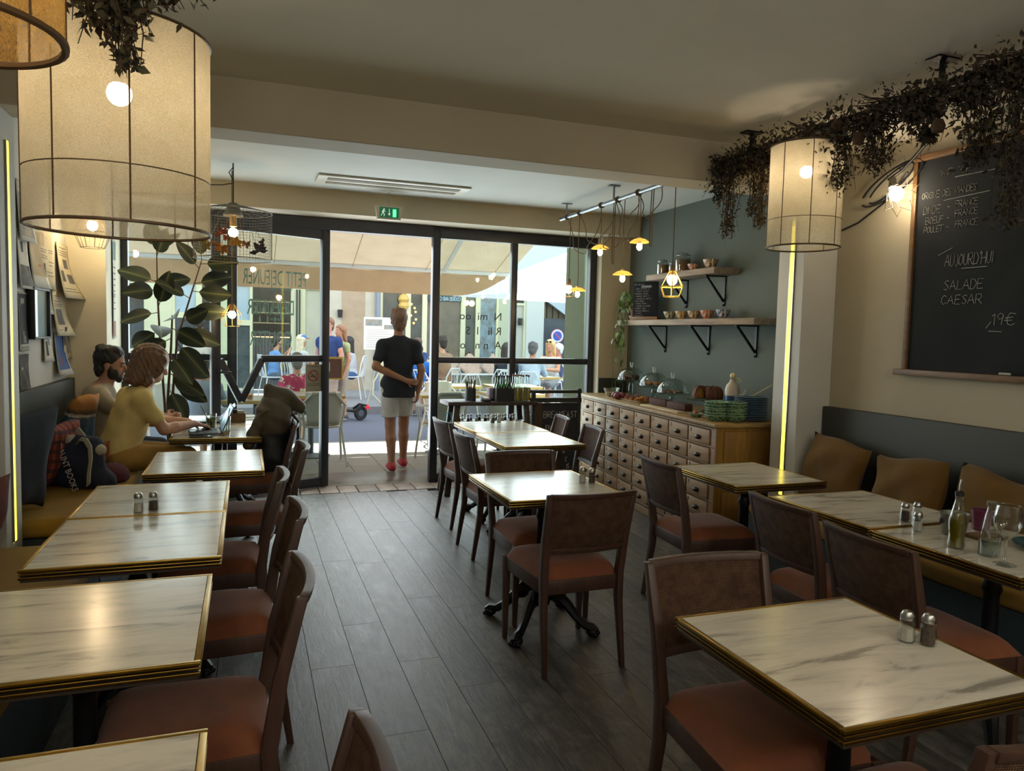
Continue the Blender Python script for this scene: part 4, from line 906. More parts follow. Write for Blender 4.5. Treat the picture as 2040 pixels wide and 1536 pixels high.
# ---------------------------------------------------------------- dried garlands
leafA = mat('dried_leaf_olive', '4a4432', .85, rnd=.1); leafB = mat('dried_leaf_brown', '4d3a28', .85); leafC = mat('dried_leaf_straw', '7a6238', .85); leafD = mat('dried_leaf_dark', '2e2a22', .85); stem_m = mat('dry_stem', '3c2e20', .85)
def bunch(rn, path, spread, nleaf, size, mats, nst=14):
    """dried sprays hung along a path: stems, and folded leaves in a few tones"""
    g = MB(); P_ = [Vector(p) for p in path]
    def at(t_):
        f_ = t_ * (len(P_) - 1); i = min(int(f_), len(P_) - 2); return P_[i].lerp(P_[i + 1], f_ - i)
    for k in range(nst):
        o_ = Vector((rn.gauss(0, 1), rn.gauss(0, 1), rn.gauss(0, .5))) * spread * .6
        g.tube([at(j / 5) + o_ * (.2 + j / 5) + Vector((rn.gauss(0, .01), rn.gauss(0, .01), 0)) for j in range(6)], [.003, .0028, .0024, .002, .0016, .001], 4, 0)
    for k in range(int(nleaf * 2.0)):
        t_ = rn.random() ** .8; c = at(t_) + Vector((rn.gauss(0, 1), rn.gauss(0, 1), rn.gauss(0, .8))) * spread * (.45 + .5 * math.sin(PI * min(1, t_ * 1.1 + .1)))
        d = Vector((rn.gauss(0, .7), rn.gauss(0, .7), rn.gauss(-.5, .7))).normalized(); l = size * .62 * rn.uniform(.5, 1.5); s = d.cross(Vector((rn.gauss(0, 1), rn.gauss(0, 1), rn.gauss(0, 1)))).normalized(); n_ = d.cross(s); w = l * rn.uniform(.14, .32)
        g.add([c, c + d * l * .45 + s * w + n_ * w * .5, c + d * l + n_ * w * .6, c + d * l * .45 - s * w + n_ * w * .5], [(0, 1, 2), (0, 2, 3)], rn.randrange(1, len(mats)))
    return g, mats
def hang_bunch(name, parent, rn, path, spread, nleaf, size, mats):
    g, ms = bunch(rn, path, spread, nleaf, size, mats); g.v = [(a, b, min(c, 2.738)) for a, b, c in g.v]; o_ = g.obj(name, ms, parent, smooth=0); o_['kind'] = 'stuff'; return o_
ga = thing('dried_garland', 'long garland of dark dried plants along a rail on the right', 'garland', (0, 0, 0))
MB().beam((2.82, 4.0, 2.635), (2.82, .9, 2.635), .028, .014).obj('rail', iron_m, ga)
for y in (3.74, 2.46, 1.2): MB().beam((2.82, y, 2.64), (2.82, y, 2.745), .024, .012, (0, 1, 0)).b2(2.76, 2.88, y - .035, y + .035, 2.742, 2.75).obj('bracket', iron_m, ga, smooth=0)
rn = random.Random(21); dk = [stem_m, leafD, leafA, leafB, leafD]; lt = [stem_m, leafB, leafC, leafA]
for k in range(13):
    y = 3.92 - k * .245; hang_bunch('spray', ga, rn, [(2.80, y + .12, 2.64), (2.82, y, 2.60), (2.84, y - .14, 2.56)], .062, 420, .042, dk)
for (y, x, l, sp, n_, ms, sz) in ((3.98, 2.76, .22, .05, 200, [stem_m, leafD, leafD], .04), (3.90, 2.78, .46, .045, 380, lt, .032), (3.72, 2.82, .36, .03, 200, lt, .034), (3.62, 2.80, .44, .032, 260, [stem_m, leafB, leafC, leafC], .034), (3.42, 2.80, .16, .06, 240, dk, .035), (3.08, 2.83, .30, .07, 420, dk, .036), (3.2, 2.86, .36, .03, 120, dk, .03), (2.84, 2.84, .26, .07, 380, dk, .036), (2.55, 2.83, .20, .05, 220, dk, .05), (2.30, 2.84, .34, .06, 360, lt[:2] + dk[1:], .045), (2.14, 2.83, .62, .055, 520, [stem_m, leafA, leafA, leafD], .042), (1.98, 2.84, .40, .07, 420, dk, .045), (1.78, 2.82, .34, .08, 420, dk, .05), (1.55, 2.84, .46, .08, 420, [stem_m, leafA, leafC, leafB], .05)):
    hang_bunch('spray', ga, rn, [(x, y, 2.62), (x + .01, y - .01, 2.62 - l * .4), (x - .005, y - .02, 2.62 - l)], sp, n_, sz, ms)
for y, z in ((2.86, 2.47), (3.0, 2.57), (2.42, 2.42), (1.9, 2.56)): MB().lathe([(0, 0), (.022, .005), (.03, .03), (.02, .055), (.006, .06), (0, .05)], 9, (2.77, y, z)).obj('poppy_head', leafB, ga)
for y0 in (3.1, 2.6, 2.0):
    g = MB()
    for k in range(9): g.tube([(2.80, y0 + .02 * k, 2.64), (2.76 + .01 * k, y0 + .2 + .02 * k, 2.66 + .012 * rn.random() * k)], .0022, 4)
    g.obj('stalk_tuft', stem_m, ga)
fb = thing('dried_bunch', 'bunch of dried greenery hanging upside down over the big linen shade', 'garland', (0, 0, 0))
gl_ = [stem_m, leafA, mat('dried_leaf_green', '4b4a30', .85), leafB, leafD]
MB().cyl((-.30, 2.06, 2.40), (-.30, 2.06, 2.75), .006, 6).obj('tie', stem_m, fb)
for dx, dy, l, sp, n_ in ((0, 0, .36, .075, 700), (.10, -.02, .26, .06, 420), (-.12, .02, .24, .055, 380), (.03, .0, .46, .03, 240), (.06, .05, .22, .09, 420)): hang_bunch('spray', fb, rn, [(-.30 + dx * .3, 2.06, 2.64), (-.31 + dx, 2.05 + dy, 2.52 - l * .35), (-.31 + dx * 1.25, 2.04 + dy, 2.60 - l)], sp, n_, .04, gl_)

# ---------------------------------------------------------------- rubber plant
rp = thing('rubber_plant', 'tall rubber plant with broad dark leaves before the left window', 'plant', (-.57, 6.55, 0))
lm = NT('rubber_leaf'); MATS['rl'] = lm.m; cc = lm.N('ShaderNodeTexCoord'); sp = lm.N('ShaderNodeSeparateXYZ'); lm.L(cc.outputs['Object'], sp.inputs[0]); ab = lm.N('ShaderNodeMath', operation='ABSOLUTE'); lm.L(sp.outputs['X'], ab.inputs[0])
lm.L(lm.ramp(ab.outputs[0], [(.0, '6f7350'), (.006, '39442f'), (.03, '242e25'), (.06, '2c372c')]), lm.p.inputs['Base Color']); lm.p.inputs['Roughness'].default_value = .5; lm.p.inputs['Specular IOR Level'].default_value = .3
def leaf_mesh(name, l, w, m, nu=6, nv=10, fold=.18, droop=.18, tip=.9):
    def f(u, v):
        a = (u - .5) * 2; ww = w * (math.sin(PI * v ** .85) ** .75) * .5; return (a * ww, v * l, fold * abs(a) * ww - droop * l * v * v)
    return MB().grid(f, nu, nv).mesh(name, m, smooth=180)
big = leaf_mesh('leaf', .245, .135, lm.m); pet_m = mat('leaf_stalk', '5a4a35', .6)
trunks = [[(0, 0, .3), (-.05, -.02, .8), (-.08, -.03, 1.3), (-.10, -.03, 1.75), (-.105, -.03, 2.12)], [(.03, .02, .3), (.0, -.02, .9), (.04, -.04, 1.4), (.14, -.05, 1.75), (.23, -.05, 2.06)], [(.0, -.03, .3), (-.03, -.06, .9), (.0, -.08, 1.35), (.01, -.08, 1.6)]]
for tr in trunks: MB().tube(tr, [.012, .011, .009, .007, .004][:len(tr)], 8).obj('stem', mat('rubber_stem', '54432f', .7), rp)
MB().lathe([(0, 0), (.11, 0), (.14, .32), (.125, .32), (.12, .28), (0, .28)], 24).obj('pot', mat('grey_pot', '4a4a48', .6), rp)
rn = random.Random(4)
def put_leaf(tr, h, az, el, s, roll=0):
    k = next((i for i in range(len(tr) - 1) if tr[i + 1][2] >= h), len(tr) - 2); a, b = Vector(tr[k]), Vector(tr[k + 1]); p = a.lerp(b, min(1, max(0, (h - a.z) / (b.z - a.z))))
    d = Vector((math.cos(az) * math.cos(el), math.sin(az) * math.cos(el), math.sin(el)))
    q = p + d * .05; MB().tube([p, q], .0035, 5).obj('leaf_stalk', pet_m, rp)
    o_ = link('leaf', big, rp); z_ = Vector((rn.uniform(-.35, .25), -1, rn.uniform(-.1, .55))); z_ -= d * z_.dot(d)
    if z_.length < .35: z_ = Vector((-.8, -.3, .5)) - d * Vector((-.8, -.3, .5)).dot(d)
    z_.normalize(); z_ = Matrix.Rotation((roll - .6) * .55, 3, d) @ z_; x_ = d.cross(z_).normalized(); z_ = x_.cross(d)
    o_.matrix_local = Matrix([[x_.x * s, d.x * s, z_.x * s, q.x], [x_.y * s, d.y * s, z_.y * s, q.y], [x_.z * s, d.z * s, z_.z * s, q.z], [0, 0, 0, 1]])
# azimuth: 0 points right, -pi/2 points to the room
for a in ((0, 2.10, 2.4, 1.25, 1.0, .6), (0, 2.08, .5, .9, .9, -.5), (0, 2.06, -1.2, .7, .95, 1.3), (0, 1.86, 2.9, .35, 1.15, .7), (0, 1.80, -2.2, -.1, 1.1, .9), (0, 1.84, .5, .3, 1.0, .2), (0, 1.66, -1.0, 1.0, 1.1, 1.2), (0, 1.62, 3.0, -.2, 1.05, .9), (0, 1.52, -1.4, -.15, 1.15, .2), (0, 1.48, 2.6, -.5, 1.1, .6), (0, 1.30, -2.0, -.9, 1.1, .5),
          (1, 2.05, 1.9, 1.2, .95, .7), (1, 2.02, -.3, .05, 1.0, .9), (1, 1.98, -2.4, .8, .9, 1.0), (1, 1.86, .3, .25, 1.1, .8), (1, 1.80, 0.1, -.1, 1.05, .9), (1, 1.74, -2.6, .5, 1.0, 1.1), (1, 1.64, .0, .0, 1.1, .6), (1, 1.55, -.9, .3, 1.0, 1.3), (1, 1.48, .2, -.3, 1.15, .7), (1, 1.38, -.4, -.8, 1.15, .4), (1, 1.25, .3, -.5, 1.1, .6), (1, 1.10, -.2, -.7, 1.1, .8), (1, 1.0, -1.0, -.9, 1.0, .3),
          (2, 1.58, -1.5, .1, 1.2, .0), (2, 1.5, -.6, -.4, 1.1, .5), (2, 1.42, -2.6, -.5, 1.1, .2), (2, 1.28, -.9, -.6, 1.15, .3), (2, 1.14, -.3, -.6, 1.1, .7), (2, 1.02, -.6, -1.0, 1.1, .2)):
    put_leaf(trunks[a[0]], *a[1:])

# ---------------------------------------------------------------- shelf things
pot = thing('trailing_plant', 'trailing pothos in a terracotta pot at the left end of the lower shelf', 'plant', (3.74, 6.70, 1.69))
MB().lathe([(0, 0), (.055, 0), (.075, .045), (.07, .045), (.05, .008), (0, .008)], 18).obj('saucer_bowl', mat('cream_glaze', 'bfb79c', .4), pot); MB().lathe([(0, .01), (.045, .01), (.062, .115), (.066, .115), (.066, .135), (.056, .135), (.055, .11), (0, .11)], 18).obj('pot', mat('terracotta', '7a4f3a', .75), pot)
pl_m = mat('pothos_leaf', '5c7540', .5, rnd=.3); sm = leaf_mesh('leaf', .058, .034, pl_m, 4, 6, .15, .3); rn = random.Random(8)
for k in range(20):
    az = rn.uniform(PI * .6, PI * 1.9); l = rn.uniform(.15, .4) if k > 4 else rn.uniform(.6, 1.0); o = .09
    pts = [Vector((0, 0, .12)), Vector((math.cos(az) * o * .6, math.sin(az) * o * .5 + .02, .22)), Vector((-.16 - .02 * rn.random(), math.sin(az) * .12 + .06, .10)), Vector((-.17, math.sin(az) * .12 + .07, -l * .4)), Vector((-.15 + rn.uniform(-.02, .02), math.sin(az) * .11 + .08, -l * .75)), Vector((-.15, math.sin(az) * .10 + .09, -l))]
    if k > 8: pts = [Vector((0, 0, .12)), Vector((math.cos(az) * .05, math.sin(az) * .06, .22)), Vector((math.cos(az) * .1 - .02, math.sin(az) * .12, .26 + .04 * rn.random())), Vector((math.cos(az) * .14 - .03, math.sin(az) * .16, .18))]
    MB().tube(pts, .0022, 5).obj('vine', mat('vine_stem', '4d5a34', .6), pot)
    for j in range(9 if k <= 4 else 8):
        t_ = rn.uniform(.25, 1); f_ = t_ * (len(pts) - 1); i = min(int(f_), len(pts) - 2); p = pts[i].lerp(pts[i + 1], f_ - i)
        link('leaf', sm, pot, p, (rn.uniform(-1.9, -.6), rn.uniform(-.5, .5), rn.uniform(0, 6.28))).scale = (rn.uniform(.7, 1.25),) * 3
mb_ = thing('menu_board', 'small upright black menu board in a wooden foot on the lower shelf', 'sign', (3.70, 6.45, 1.69), PI / 2 + .25)
mb_.rotation_euler = (0, 0, -PI / 2 + .42)
MB().b2(-.15, .15, -.004, .004, .03, .38).obj('slate_panel', mat('menu_black', '15171c', .85, spec=.2), mb_, bevel=.003); MB().b2(-.165, .165, -.03, .03, 0, .035).obj('wooden_foot', oakf, mb_, bevel=.004)
g = MB(); ln = ['BOL GRANOLA', '- OEUF AU PLAT 5', '- TOAST AVOCAT 7', '- GRANOLA MAISON 6', '- CROQUE COMTE 9', '- SALADE DU JOUR 12', '- PAIN PERDU', '- COOKIE MAISON 3', '- GAUFRE AU SUCRE', '- CARROT CAKE', '- BANANA BREAD 4', '- TARTE', '- FONDANT 5']
for k, s_ in enumerate(ln): chalk(g, s_, -.135 + .008 * (k % 3), .345 - .024 * k - (.02 if k else 0), .0125, lambda a, b: (a, -.0052, b), .0008, .03, .22)
g.obj('menu_lettering', chm, mb_, smooth=0); MB().b2(-.05, .07, -.006, -.004, .318, .34).obj('grey_tab', mat('tab_grey', '5b6366', .6), mb_, smooth=0)
def drip(name, base, cols):
    """glazed bowl with vertical runs of colour"""
    if name in MATS: return MATS[name]
    t = NT(name); MATS[name] = t.m; t.p.inputs['Roughness'].default_value = .25
    v = t.coord((1, 1, .12)); c = t.ramp(t.noise(v, 34, 2, .5), [(.40, base), (.44, cols[0]), (.5, cols[0]), (.53, base), (.58, cols[-1]), (.66, base)]); t.L(c, t.p.inputs['Base Color']); return t.m
bp = [(0, .006), (.022, .0), (.026, .0), (.028, .010), (.045, .028), (.058, .060), (.063, .080), (.059, .080), (.05, .05), (.035, .022), (0, .014)]
def bowl(label, loc, s, m, group): o = thing('bowl', label, 'bowl', loc, 0, group); o.scale = (s, s, s); MB().lathe(bp, 24).obj('glazed_body', m, o); return o
GB = 'drip-glazed bowls on the wall shelves'
bowl('small white bowl with red drips on the upper shelf', (3.74, 5.70, 2.115), .82, drip('drip_red', 'cfc4b2', ('a8432c', '7e2f22')), GB); bowl('larger striped cream and brown bowl at the right end of the upper shelf', (3.74, 5.44, 2.115), 1.05, drip('drip_brown', 'd2c8b0', ('6a5a3e', '8d4536')), GB)
for y, nm, m in ((6.06, 'leftmost bowl on the lower shelf, cream with olive and orange drips', drip('drip_olive', 'c9c3b2', ('5d6344', '8f6b40'))), (5.86, 'cream bowl with ochre drips second from left on the lower shelf', drip('drip_ochre', 'cdbf9a', ('a07c3e', '5a5038'))), (5.66, 'cream and brown striped bowl in the middle of the lower shelf', drip('drip_brown2', 'cfc2a8', ('84603c', '6a4c34'))), (5.46, 'orange-red dripped bowl on the lower shelf', drip('drip_orange', 'd0bfa6', ('b0472a', '93331f'))), (5.23, 'blue-rimmed white dripped bowl at the right on the lower shelf', drip('drip_blue', 'c9cbcd', ('2a3a62', '39507e')))): bowl(nm, (3.74, y, 1.69), .95, m, GB)
nut = mat('nuts', '8a6238', .7, n=(90, '4e3520', 3), b=(90, .6))
for y, r, h, lb in ((6.22, .062, .15, 'glass clip jar of almonds at the left end of the upper shelf'), (6.04, .045, .11, 'small glass clip jar between two larger jars on the upper shelf'), (5.88, .072, .18, 'tallest glass clip jar on the upper shelf, full of dark nuts')):
    j = thing('clip_jar', lb, 'jar', (3.75, y, 2.115)); MB().lathe([(0, .004), (r * .9, .004), (r * .92, h * .66), (0, h * .68)], 18).obj('contents', nut, j)
    MB().lathe([(0, 0), (r, .002), (r, h * .72), (r * .8, h * .8), (r * .8, h * .86)], 20).obj('glass_body', clear_m, j); MB().lathe([(r * .86, h * .86), (r * .86, h * .93), (r * .6, h), (0, h)], 20).obj('lid', clear_m, j); MB().tube(ring(r * .88, h * .865, 20), .003, 5, closed=True).tube([(-r * .9, 0, h * .86), (-r * 1.1, 0, h * .74), (-r * .95, .01, h * .68)], .0025, 5).obj('wire_clip', steel_m, j)

# ---------------------------------------------------------------- on the cabinet
choc = mat('chocolate_cake', '4a281c', .8, n=(30, '38190f'), b=(60, .5)); gold_c = mat('golden_crust', 'b07a3c', .8, n=(30, '8f5826'), b=(60, .5)); crystal = glassy('crystal', 'e3ebea', .07)
def stand(label, lx, ly, zt, dome, r=.155):
    s_ = thing('cake_stand', label, 'cake stand', cab(lx, ly)); h = zt - CH
    MB().lathe([(0, 0), (.06, 0), (.05, .008), (.018, .03), (.026, h * .55), (.018, h - .03), (.04, h - .012), (0, h - .012)], 20).obj('pedestal', crystal, s_); MB().lathe([(0, h - .01), (r, h - .01), (r + .012, h + .004), (r, h + .002), (0, h)], 32).obj('plate', crystal, s_)
    if dome:
        d_ = thing('glass_dome', dome, 'glass dome', cab(lx, ly, zt + .003)); MB().lathe([(r * .9 * math.cos(a), r * .82 * math.sin(a)) for a in np.linspace(0, PI / 2 - .05, 12)], 32).obj('dome', crystal, d_, smooth=180)
        g_ = MB()
        for q in (-1, 1): g_.tube([(0, q * .012, r * .8), (0, q * .026, r * .8 + .05)], [.006, .005], 8)
        g_.obj('handle_prong', mat('clear_prong', 'c6cfc9', .2), d_)
    return s_
stand('leftmost glass cake stand, with dark muffins under a dome', .36, 2.18, 1.09, 'leftmost glass dome covering dark muffins')
stand('middle glass cake stand, with golden pastries under a dome', .37, 1.70, 1.065, 'middle glass dome covering golden pastries')
stand('third glass cake stand, with cookies under a dome', .34, 1.28, 1.035, 'right-hand glass dome covering cookies')
stand('open glass cake stand holding the marbled ring cake', .36, .72, 1.03, None, .16)
rn = random.Random(6)
ORD = ['lowest'] + [n_ + ' from the bottom' for n_ in ('second', 'third', 'fourth', 'fifth', 'sixth', 'seventh')] + [n_ + ' from the top' for n_ in ('seventh', 'sixth', 'fifth', 'fourth', 'third', 'second')] + ['topmost']
DW = ('farthest back', 'back left', 'left', 'front left', 'front', 'front right', 'right', 'back right')
def dw(a): return DW[int(round(a / (PI / 4))) % 8]
for k in range(6): a = k * PI / 3; p = cab(.36 + .06 * math.cos(a), 2.18 + .06 * math.sin(a), 1.092); o = thing('muffin', 'dark chocolate muffin at the %s under the leftmost glass dome' % dw(a), 'muffin', p, 0, 'muffins under the leftmost dome'); MB().lathe([(0, 0), (.018, 0), (.024, .025), (.027, .03), (.02, .045), (0, .05)], 12).obj('crumb', choc, o)
for k in range(7): a = k * PI / 3.5; p = cab(.37 + .065 * math.cos(a), 1.70 + .065 * math.sin(a), 1.068); o = thing('pastry', 'golden pastry at the %s under the middle glass dome' % dw(a), 'pastry', p, a, 'pastries under the middle dome'); MB().tube([(-.03, 0, .016), (-.015, .008, .02), (.015, .008, .02), (.03, 0, .016)], [.008, .017, .017, .008], 8).obj('crust', gold_c, o)
for k in range(8): a = k * PI / 4; p = cab(.34 + .07 * math.cos(a), 1.28 + .07 * math.sin(a), 1.038); o = thing('cookie', 'brown cookie at the %s under the right-hand glass dome' % dw(a), 'cookie', p, 0, 'cookies under the right-hand dome'); MB().lathe([(0, 0), (.03, 0), (.032, .006), (.02, .013), (0, .015)], 12).obj('crumb', mat('cookie_brown', '8a5630', .85, n=(60, '5a3018'), b=(50, .4)), o)
bu = thing('ring_cake', 'marbled chocolate ring cake, cut open, on the open glass stand', 'cake', cab(.36, .72, 1.033), 0)
bm_ = mat('ring_cake_crust', '43261a', .8, n=(12, '5f3822'), b=(40, .3))
g = MB(); n_ = 40; a0, a1 = -2.75 + .45, -2.75 + 2 * PI - .35
g.loft([[((.078 + rr_ * math.cos(b) * (1 + .14 * math.cos(a * 12) * max(0, math.sin(b)))) * math.cos(a), (.078 + rr_ * math.cos(b) * (1 + .14 * math.cos(a * 12))) * math.sin(a), max(0, .02 + rr_ * 1.75 * math.sin(b) * (1 + .06 * math.cos(a * 12)))) for b in np.linspace(-.5, PI + .5, 12)] for rr_ in (.046,) for a in np.linspace(a0, a1, n_)]); g.obj('crust', bm_, bu)
for a in (a0, a1):
    MB().add([((.078 + .040 * math.cos(b)) * math.cos(a) + .001 * math.sin(a) * (1 if a == a0 else -1), (.078 + .040 * math.cos(b)) * math.sin(a) - .001 * math.cos(a) * (1 if a == a0 else -1), max(.002, .02 + .07 * math.sin(b))) for b in np.linspace(-.4, PI + .4, 12)], [tuple(range(12))]).obj('cut_face', mat('yellow_crumb', '9c7434', .9, n=(14, '4a2818'), b=(80, .3)), bu, smooth=0)
gb = thing('glass_bowl', 'clear glass bowl at the far left end of the cabinet top', 'bowl', cab(.16, 2.20)); MB().lathe([(0, .004), (.05, 0), (.085, .085), (.08, .085), (.047, .012), (0, .012)], 24).obj('bowl_wall', clear_m, gb); MB().lathe([(0, .013), (.05, .013), (.058, .04), (0, .05)], 16).obj('pale_filling', mat('granola', 'a88f5e', .9, n=(50, '86683c'), b=(50, .5)), gb)
fruit = mat('plum_red', '6a2a3a', .35); 
for lx, ly, lb in ((.10, 1.98, 'dark red plum beside the glass bowl'), (.15, 1.92, 'dark red plum in front of the tart tray'), (.08, 1.88, 'dark red plum nearest the cabinet edge')): o = thing('plum', lb, 'fruit', cab(lx, ly, CH)); MB().ell((0, 0, .034), (.036, .036, .034), 14, 9).obj('flesh', fruit, o); MB().cyl((0, 0, .065), (.004, 0, .078), .002, 5).obj('stem', stem_m, o)
tt = thing('tart_tray', 'wooden board with fruit tarts in front of the glass stands', 'tray', cab(.20, 1.68)); MB().b2(-.10, .10, -.20, .20, 0, .015).obj('board', oakf, tt, bevel=.004)
for k in range(6):
    o = thing('fruit_tart', 'small glazed fruit tart, %s of its row %s on the wooden board' % (('right', 'middle', 'left')[k // 2], ('at the front', 'at the back')[k % 2]), 'tart', cab(.15 + .1 * (k % 2), 1.56 + .11 * (k // 2), CH + .015), 0, 'fruit tarts on the wooden board'); MB().lathe([(0, 0), (.035, 0), (.042, .02), (.034, .018), (0, .016)], 14).obj('pastry_shell', gold_c, o)
    for q in range(5): MB().ell((.018 * math.cos(q * 1.26), .018 * math.sin(q * 1.26), .024), .010, 8, 6).obj('berry', fruit if k % 3 else mat('apricot', 'b5762c', .4), o)
for k, (ly, lb) in enumerate(((1.12, 'left of two long chocolate loaf cakes on pale boards'), (.80, 'right of two long chocolate loaf cakes on pale boards'))):
    o = thing('loaf_cake', lb, 'cake', cab(.15, ly, CH + .014)); MB().b2(-.04, .04, -.14, .14, 0, .06).obj('crumb', choc, o, bevel=.012)
    o = thing('serving_board', 'pale serving board under the %s chocolate loaf cake' % ('left' if k == 0 else 'right'), 'board', cab(.12, ly)); MB().b2(-.085, .085, -.155, .155, 0, .013).obj('board', mat('pale_board', 'b8a988', .6), o, bevel=.003)
spk = NT('speckled_green_glaze'); MATS['spk'] = spk.m; spk.p.inputs['Roughness'].default_value = .25; spk.L(spk.ramp(spk.noise(spk.coord(), 75, 4, .7), [(.38, '2f5244'), (.5, '55795c'), (.58, '8aa688'), (.68, '56663a')]), spk.p.inputs['Base Color'])
rimg = mat('pale_green_rim', '9cc0a8', .3)
sb = thing('bowl', 'speckled green bowl', 'bowl', cab(.10, .16)); wp = [(0, .004), (.045, 0), (.062, .008), (.084, .040), (.0855, .044), (.081, .044), (.058, .012), (0, .009)]
MB().lathe(wp, 26).obj('glazed_body', spk.m, sb); MB().tube(ring(.0838, .0445, 26), .002, 5, closed=True).obj('rim', rimg, sb)
for si, (lx, ly, n_, nm) in enumerate(((.10, .16, 6, 'front'), (.22, .10, 6, 'rear'))):
    for k in range(n_):
        lb = 'speckled green bowl, %s of the %s stack on the cabinet corner' % (('lowest', 'second from bottom', 'third from bottom', 'fourth from bottom', 'second from top', 'topmost')[k], nm); p = cab(lx, ly, CH + .019 * k + .0005 * k)
        if si == 0 and k == 0: tag(sb, lb, None, 'speckled green bowls'); sb.location = p
        else: dup(sb, p, k * .7, lb, 'speckled green bowls', rot=((0.05, -.03, 0) if k == 3 else (0, 0.03 * (k == 2), k * .7)))
o = dup(sb, cab(.07, .40), 0, 'single small speckled green bowl before the stacks', 'speckled green bowls', .62)
o = thing('strawberry', 'red berry lying in the single small green bowl', 'fruit', cab(.07, .40, CH + .008)); MB().ell((0, 0, .02), (.018, .018, .022), 10, 8).obj('flesh', mat('berry_red', '9a3d26', .4), o)
pm_ = mat('navy_glaze', '2c4156', .25, n=(60, '3a5570', 3)); pr_ = thing('plate', 'x', 'plate', cab(.40, .17)); MB().lathe([(0, .003), (.075, 0), (.12, .012), (.124, .016), (.118, .016), (.075, .006), (0, .007)], 30).obj('glazed_body', pm_, pr_); MB().tube(ring(.1235, .016, 30), .0016, 5, closed=True).obj('rim', mat('pale_blue_rim', '8196a8', .3), pr_)
for k in range(14):
    lb = 'navy blue plate, %s in the tall stack behind the green bowls' % ORD[k]; p = cab(.40, .17, CH + .0125 * k)
    if k == 0: pr_.location = p; tag(pr_, lb, None, 'stack of navy plates')
    else: dup(pr_, p, k * .5, lb, 'stack of navy plates')
for k, (dx, dy, lb, c_) in enumerate(((.02, 0, 'pale wooden spatula lying on the navy plates', 'b9a984'), (-.05, .03, 'pale spoon lying on the navy plates', 'a9a294'))): o = thing('spatula', lb, 'utensil', cab(.40 + dx, .17 + dy, CH + .185)); MB().beam((-.02, -.02, .004), (.10 - k * .06, -.07 + k * .1, .085 - .05 * k), .012, .006).obj('handle', mat('utensil_%d' % k, c_, .6), o); MB().ell((-.03, -.02, .003), (.028, .018, .005), 10, 6).obj('blade', mat('utensil_%d' % k, c_), o)
wb = thing('dispenser_bottle', 'white and blue stoneware bottle with pale stopper behind the green bowls', 'bottle', cab(.42, .46)); wb.scale = (1.3, 1.3, 1.45); MB().lathe([(0, 0), (.042, 0), (.044, .01), (.044, .112), (0, .112)], 22).obj('blue_base', mat('cobalt_glaze', '23456f', .3), wb); MB().lathe([(.044, .112), (.044, .145), (.036, .168), (.018, .185), (.016, .2), (0, .2)], 22).obj('white_body', mat('stone_white', 'b3ab9b', .4), wb); MB().ell((0, 0, .218), (.018, .018, .016), 12, 8).tube([(.012, 0, .205), (.03, -.02, .20), (.036, -.03, .185)], .006, 6).obj('stopper', mat('stopper_cream', 'c9bf9a', .5), wb)
# ---------------------------------------------------------------- people
def vec(*a): return np.array(a, float)
def hand(w, d, n, curl=.6, side=1, big=1.0):
    """palm, four unequal fingers bent towards the palm normal n, and a thumb leaving the side of the palm"""
    d = vec(*d); d /= np.linalg.norm(d); n = vec(*n); n -= d * (n @ d); n /= np.linalg.norm(n); s = np.cross(d, n) * side; w = vec(*w); P = []
    for q in (-1, 0, 1): P.append(('c', w + s * .012 * q * big, .016 * big, w + (d * .078 + s * .024 * q) * big, .012 * big, .012))
    for k, L in enumerate((.068, .078, .073, .056)):
        p = w + (d * .080 + s * (1.5 - k) * .0185) * big; a = 0
        for j, f in enumerate((.45, .32, .25)):
            a += curl * (.55 if j == 0 else .8); dd = d * math.cos(a) + n * math.sin(a); q = p + dd * L * f * big; P.append(('c', p, (.0095 - .0007 * j) * big, q, (.0090 - .0008 * j) * big, .004)); p = q
    p = w + (d * .022 + s * .024) * big; t1 = d * .55 + s * .75 + n * .35; t1 /= np.linalg.norm(t1); q = p + t1 * .040 * big; P.append(('c', p, .013 * big, q, .0105 * big, .008))
    t2 = d * .9 + s * .2 + n * .5; t2 /= np.linalg.norm(t2); P.append(('c', q, .0105 * big, q + t2 * .034 * big, .0085 * big, .003)); return P
STAND = dict(pelvis=(0, 0, .93), chest=(0, .0, 1.25), neck=(0, -.01, 1.44), head=(0, .02, 1.635), shL=(-.172, -.01, 1.385), shR=(.172, -.01, 1.385), elL=(-.23, -.03, 1.12), elR=(.23, -.03, 1.12), wrL=(-.22, .06, .87), wrR=(.22, .06, .87),
             hipL=(-.09, 0, .90), hipR=(.09, 0, .90), knL=(-.095, .02, .49), knR=(.095, .02, .49), anL=(-.095, -.03, .08), anR=(.095, -.03, .08))
SIT = dict(pelvis=(0, 0, .56), chest=(0, .03, .86), neck=(0, .05, 1.06), head=(0, .085, 1.245), shL=(-.168, .03, 1.0), shR=(.168, .03, 1.0), elL=(-.24, .10, .76), elR=(.24, .10, .76), wrL=(-.12, .33, .77), wrR=(.12, .33, .77),
           hipL=(-.09, .0, .54), hipR=(.09, .0, .54), knL=(-.11, .43, .50), knR=(.11, .43, .50), anL=(-.11, .42, .08), anR=(.11, .42, .08))
SKIN = {}
def skin(c):
    if c not in SKIN: SKIN[c] = mat('skin_' + c, c, .55, n=(9, '%02x%02x%02x' % tuple(int(int(c[i:i + 2], 16) * .88) for i in (0, 2, 4))))
    return SKIN[c]
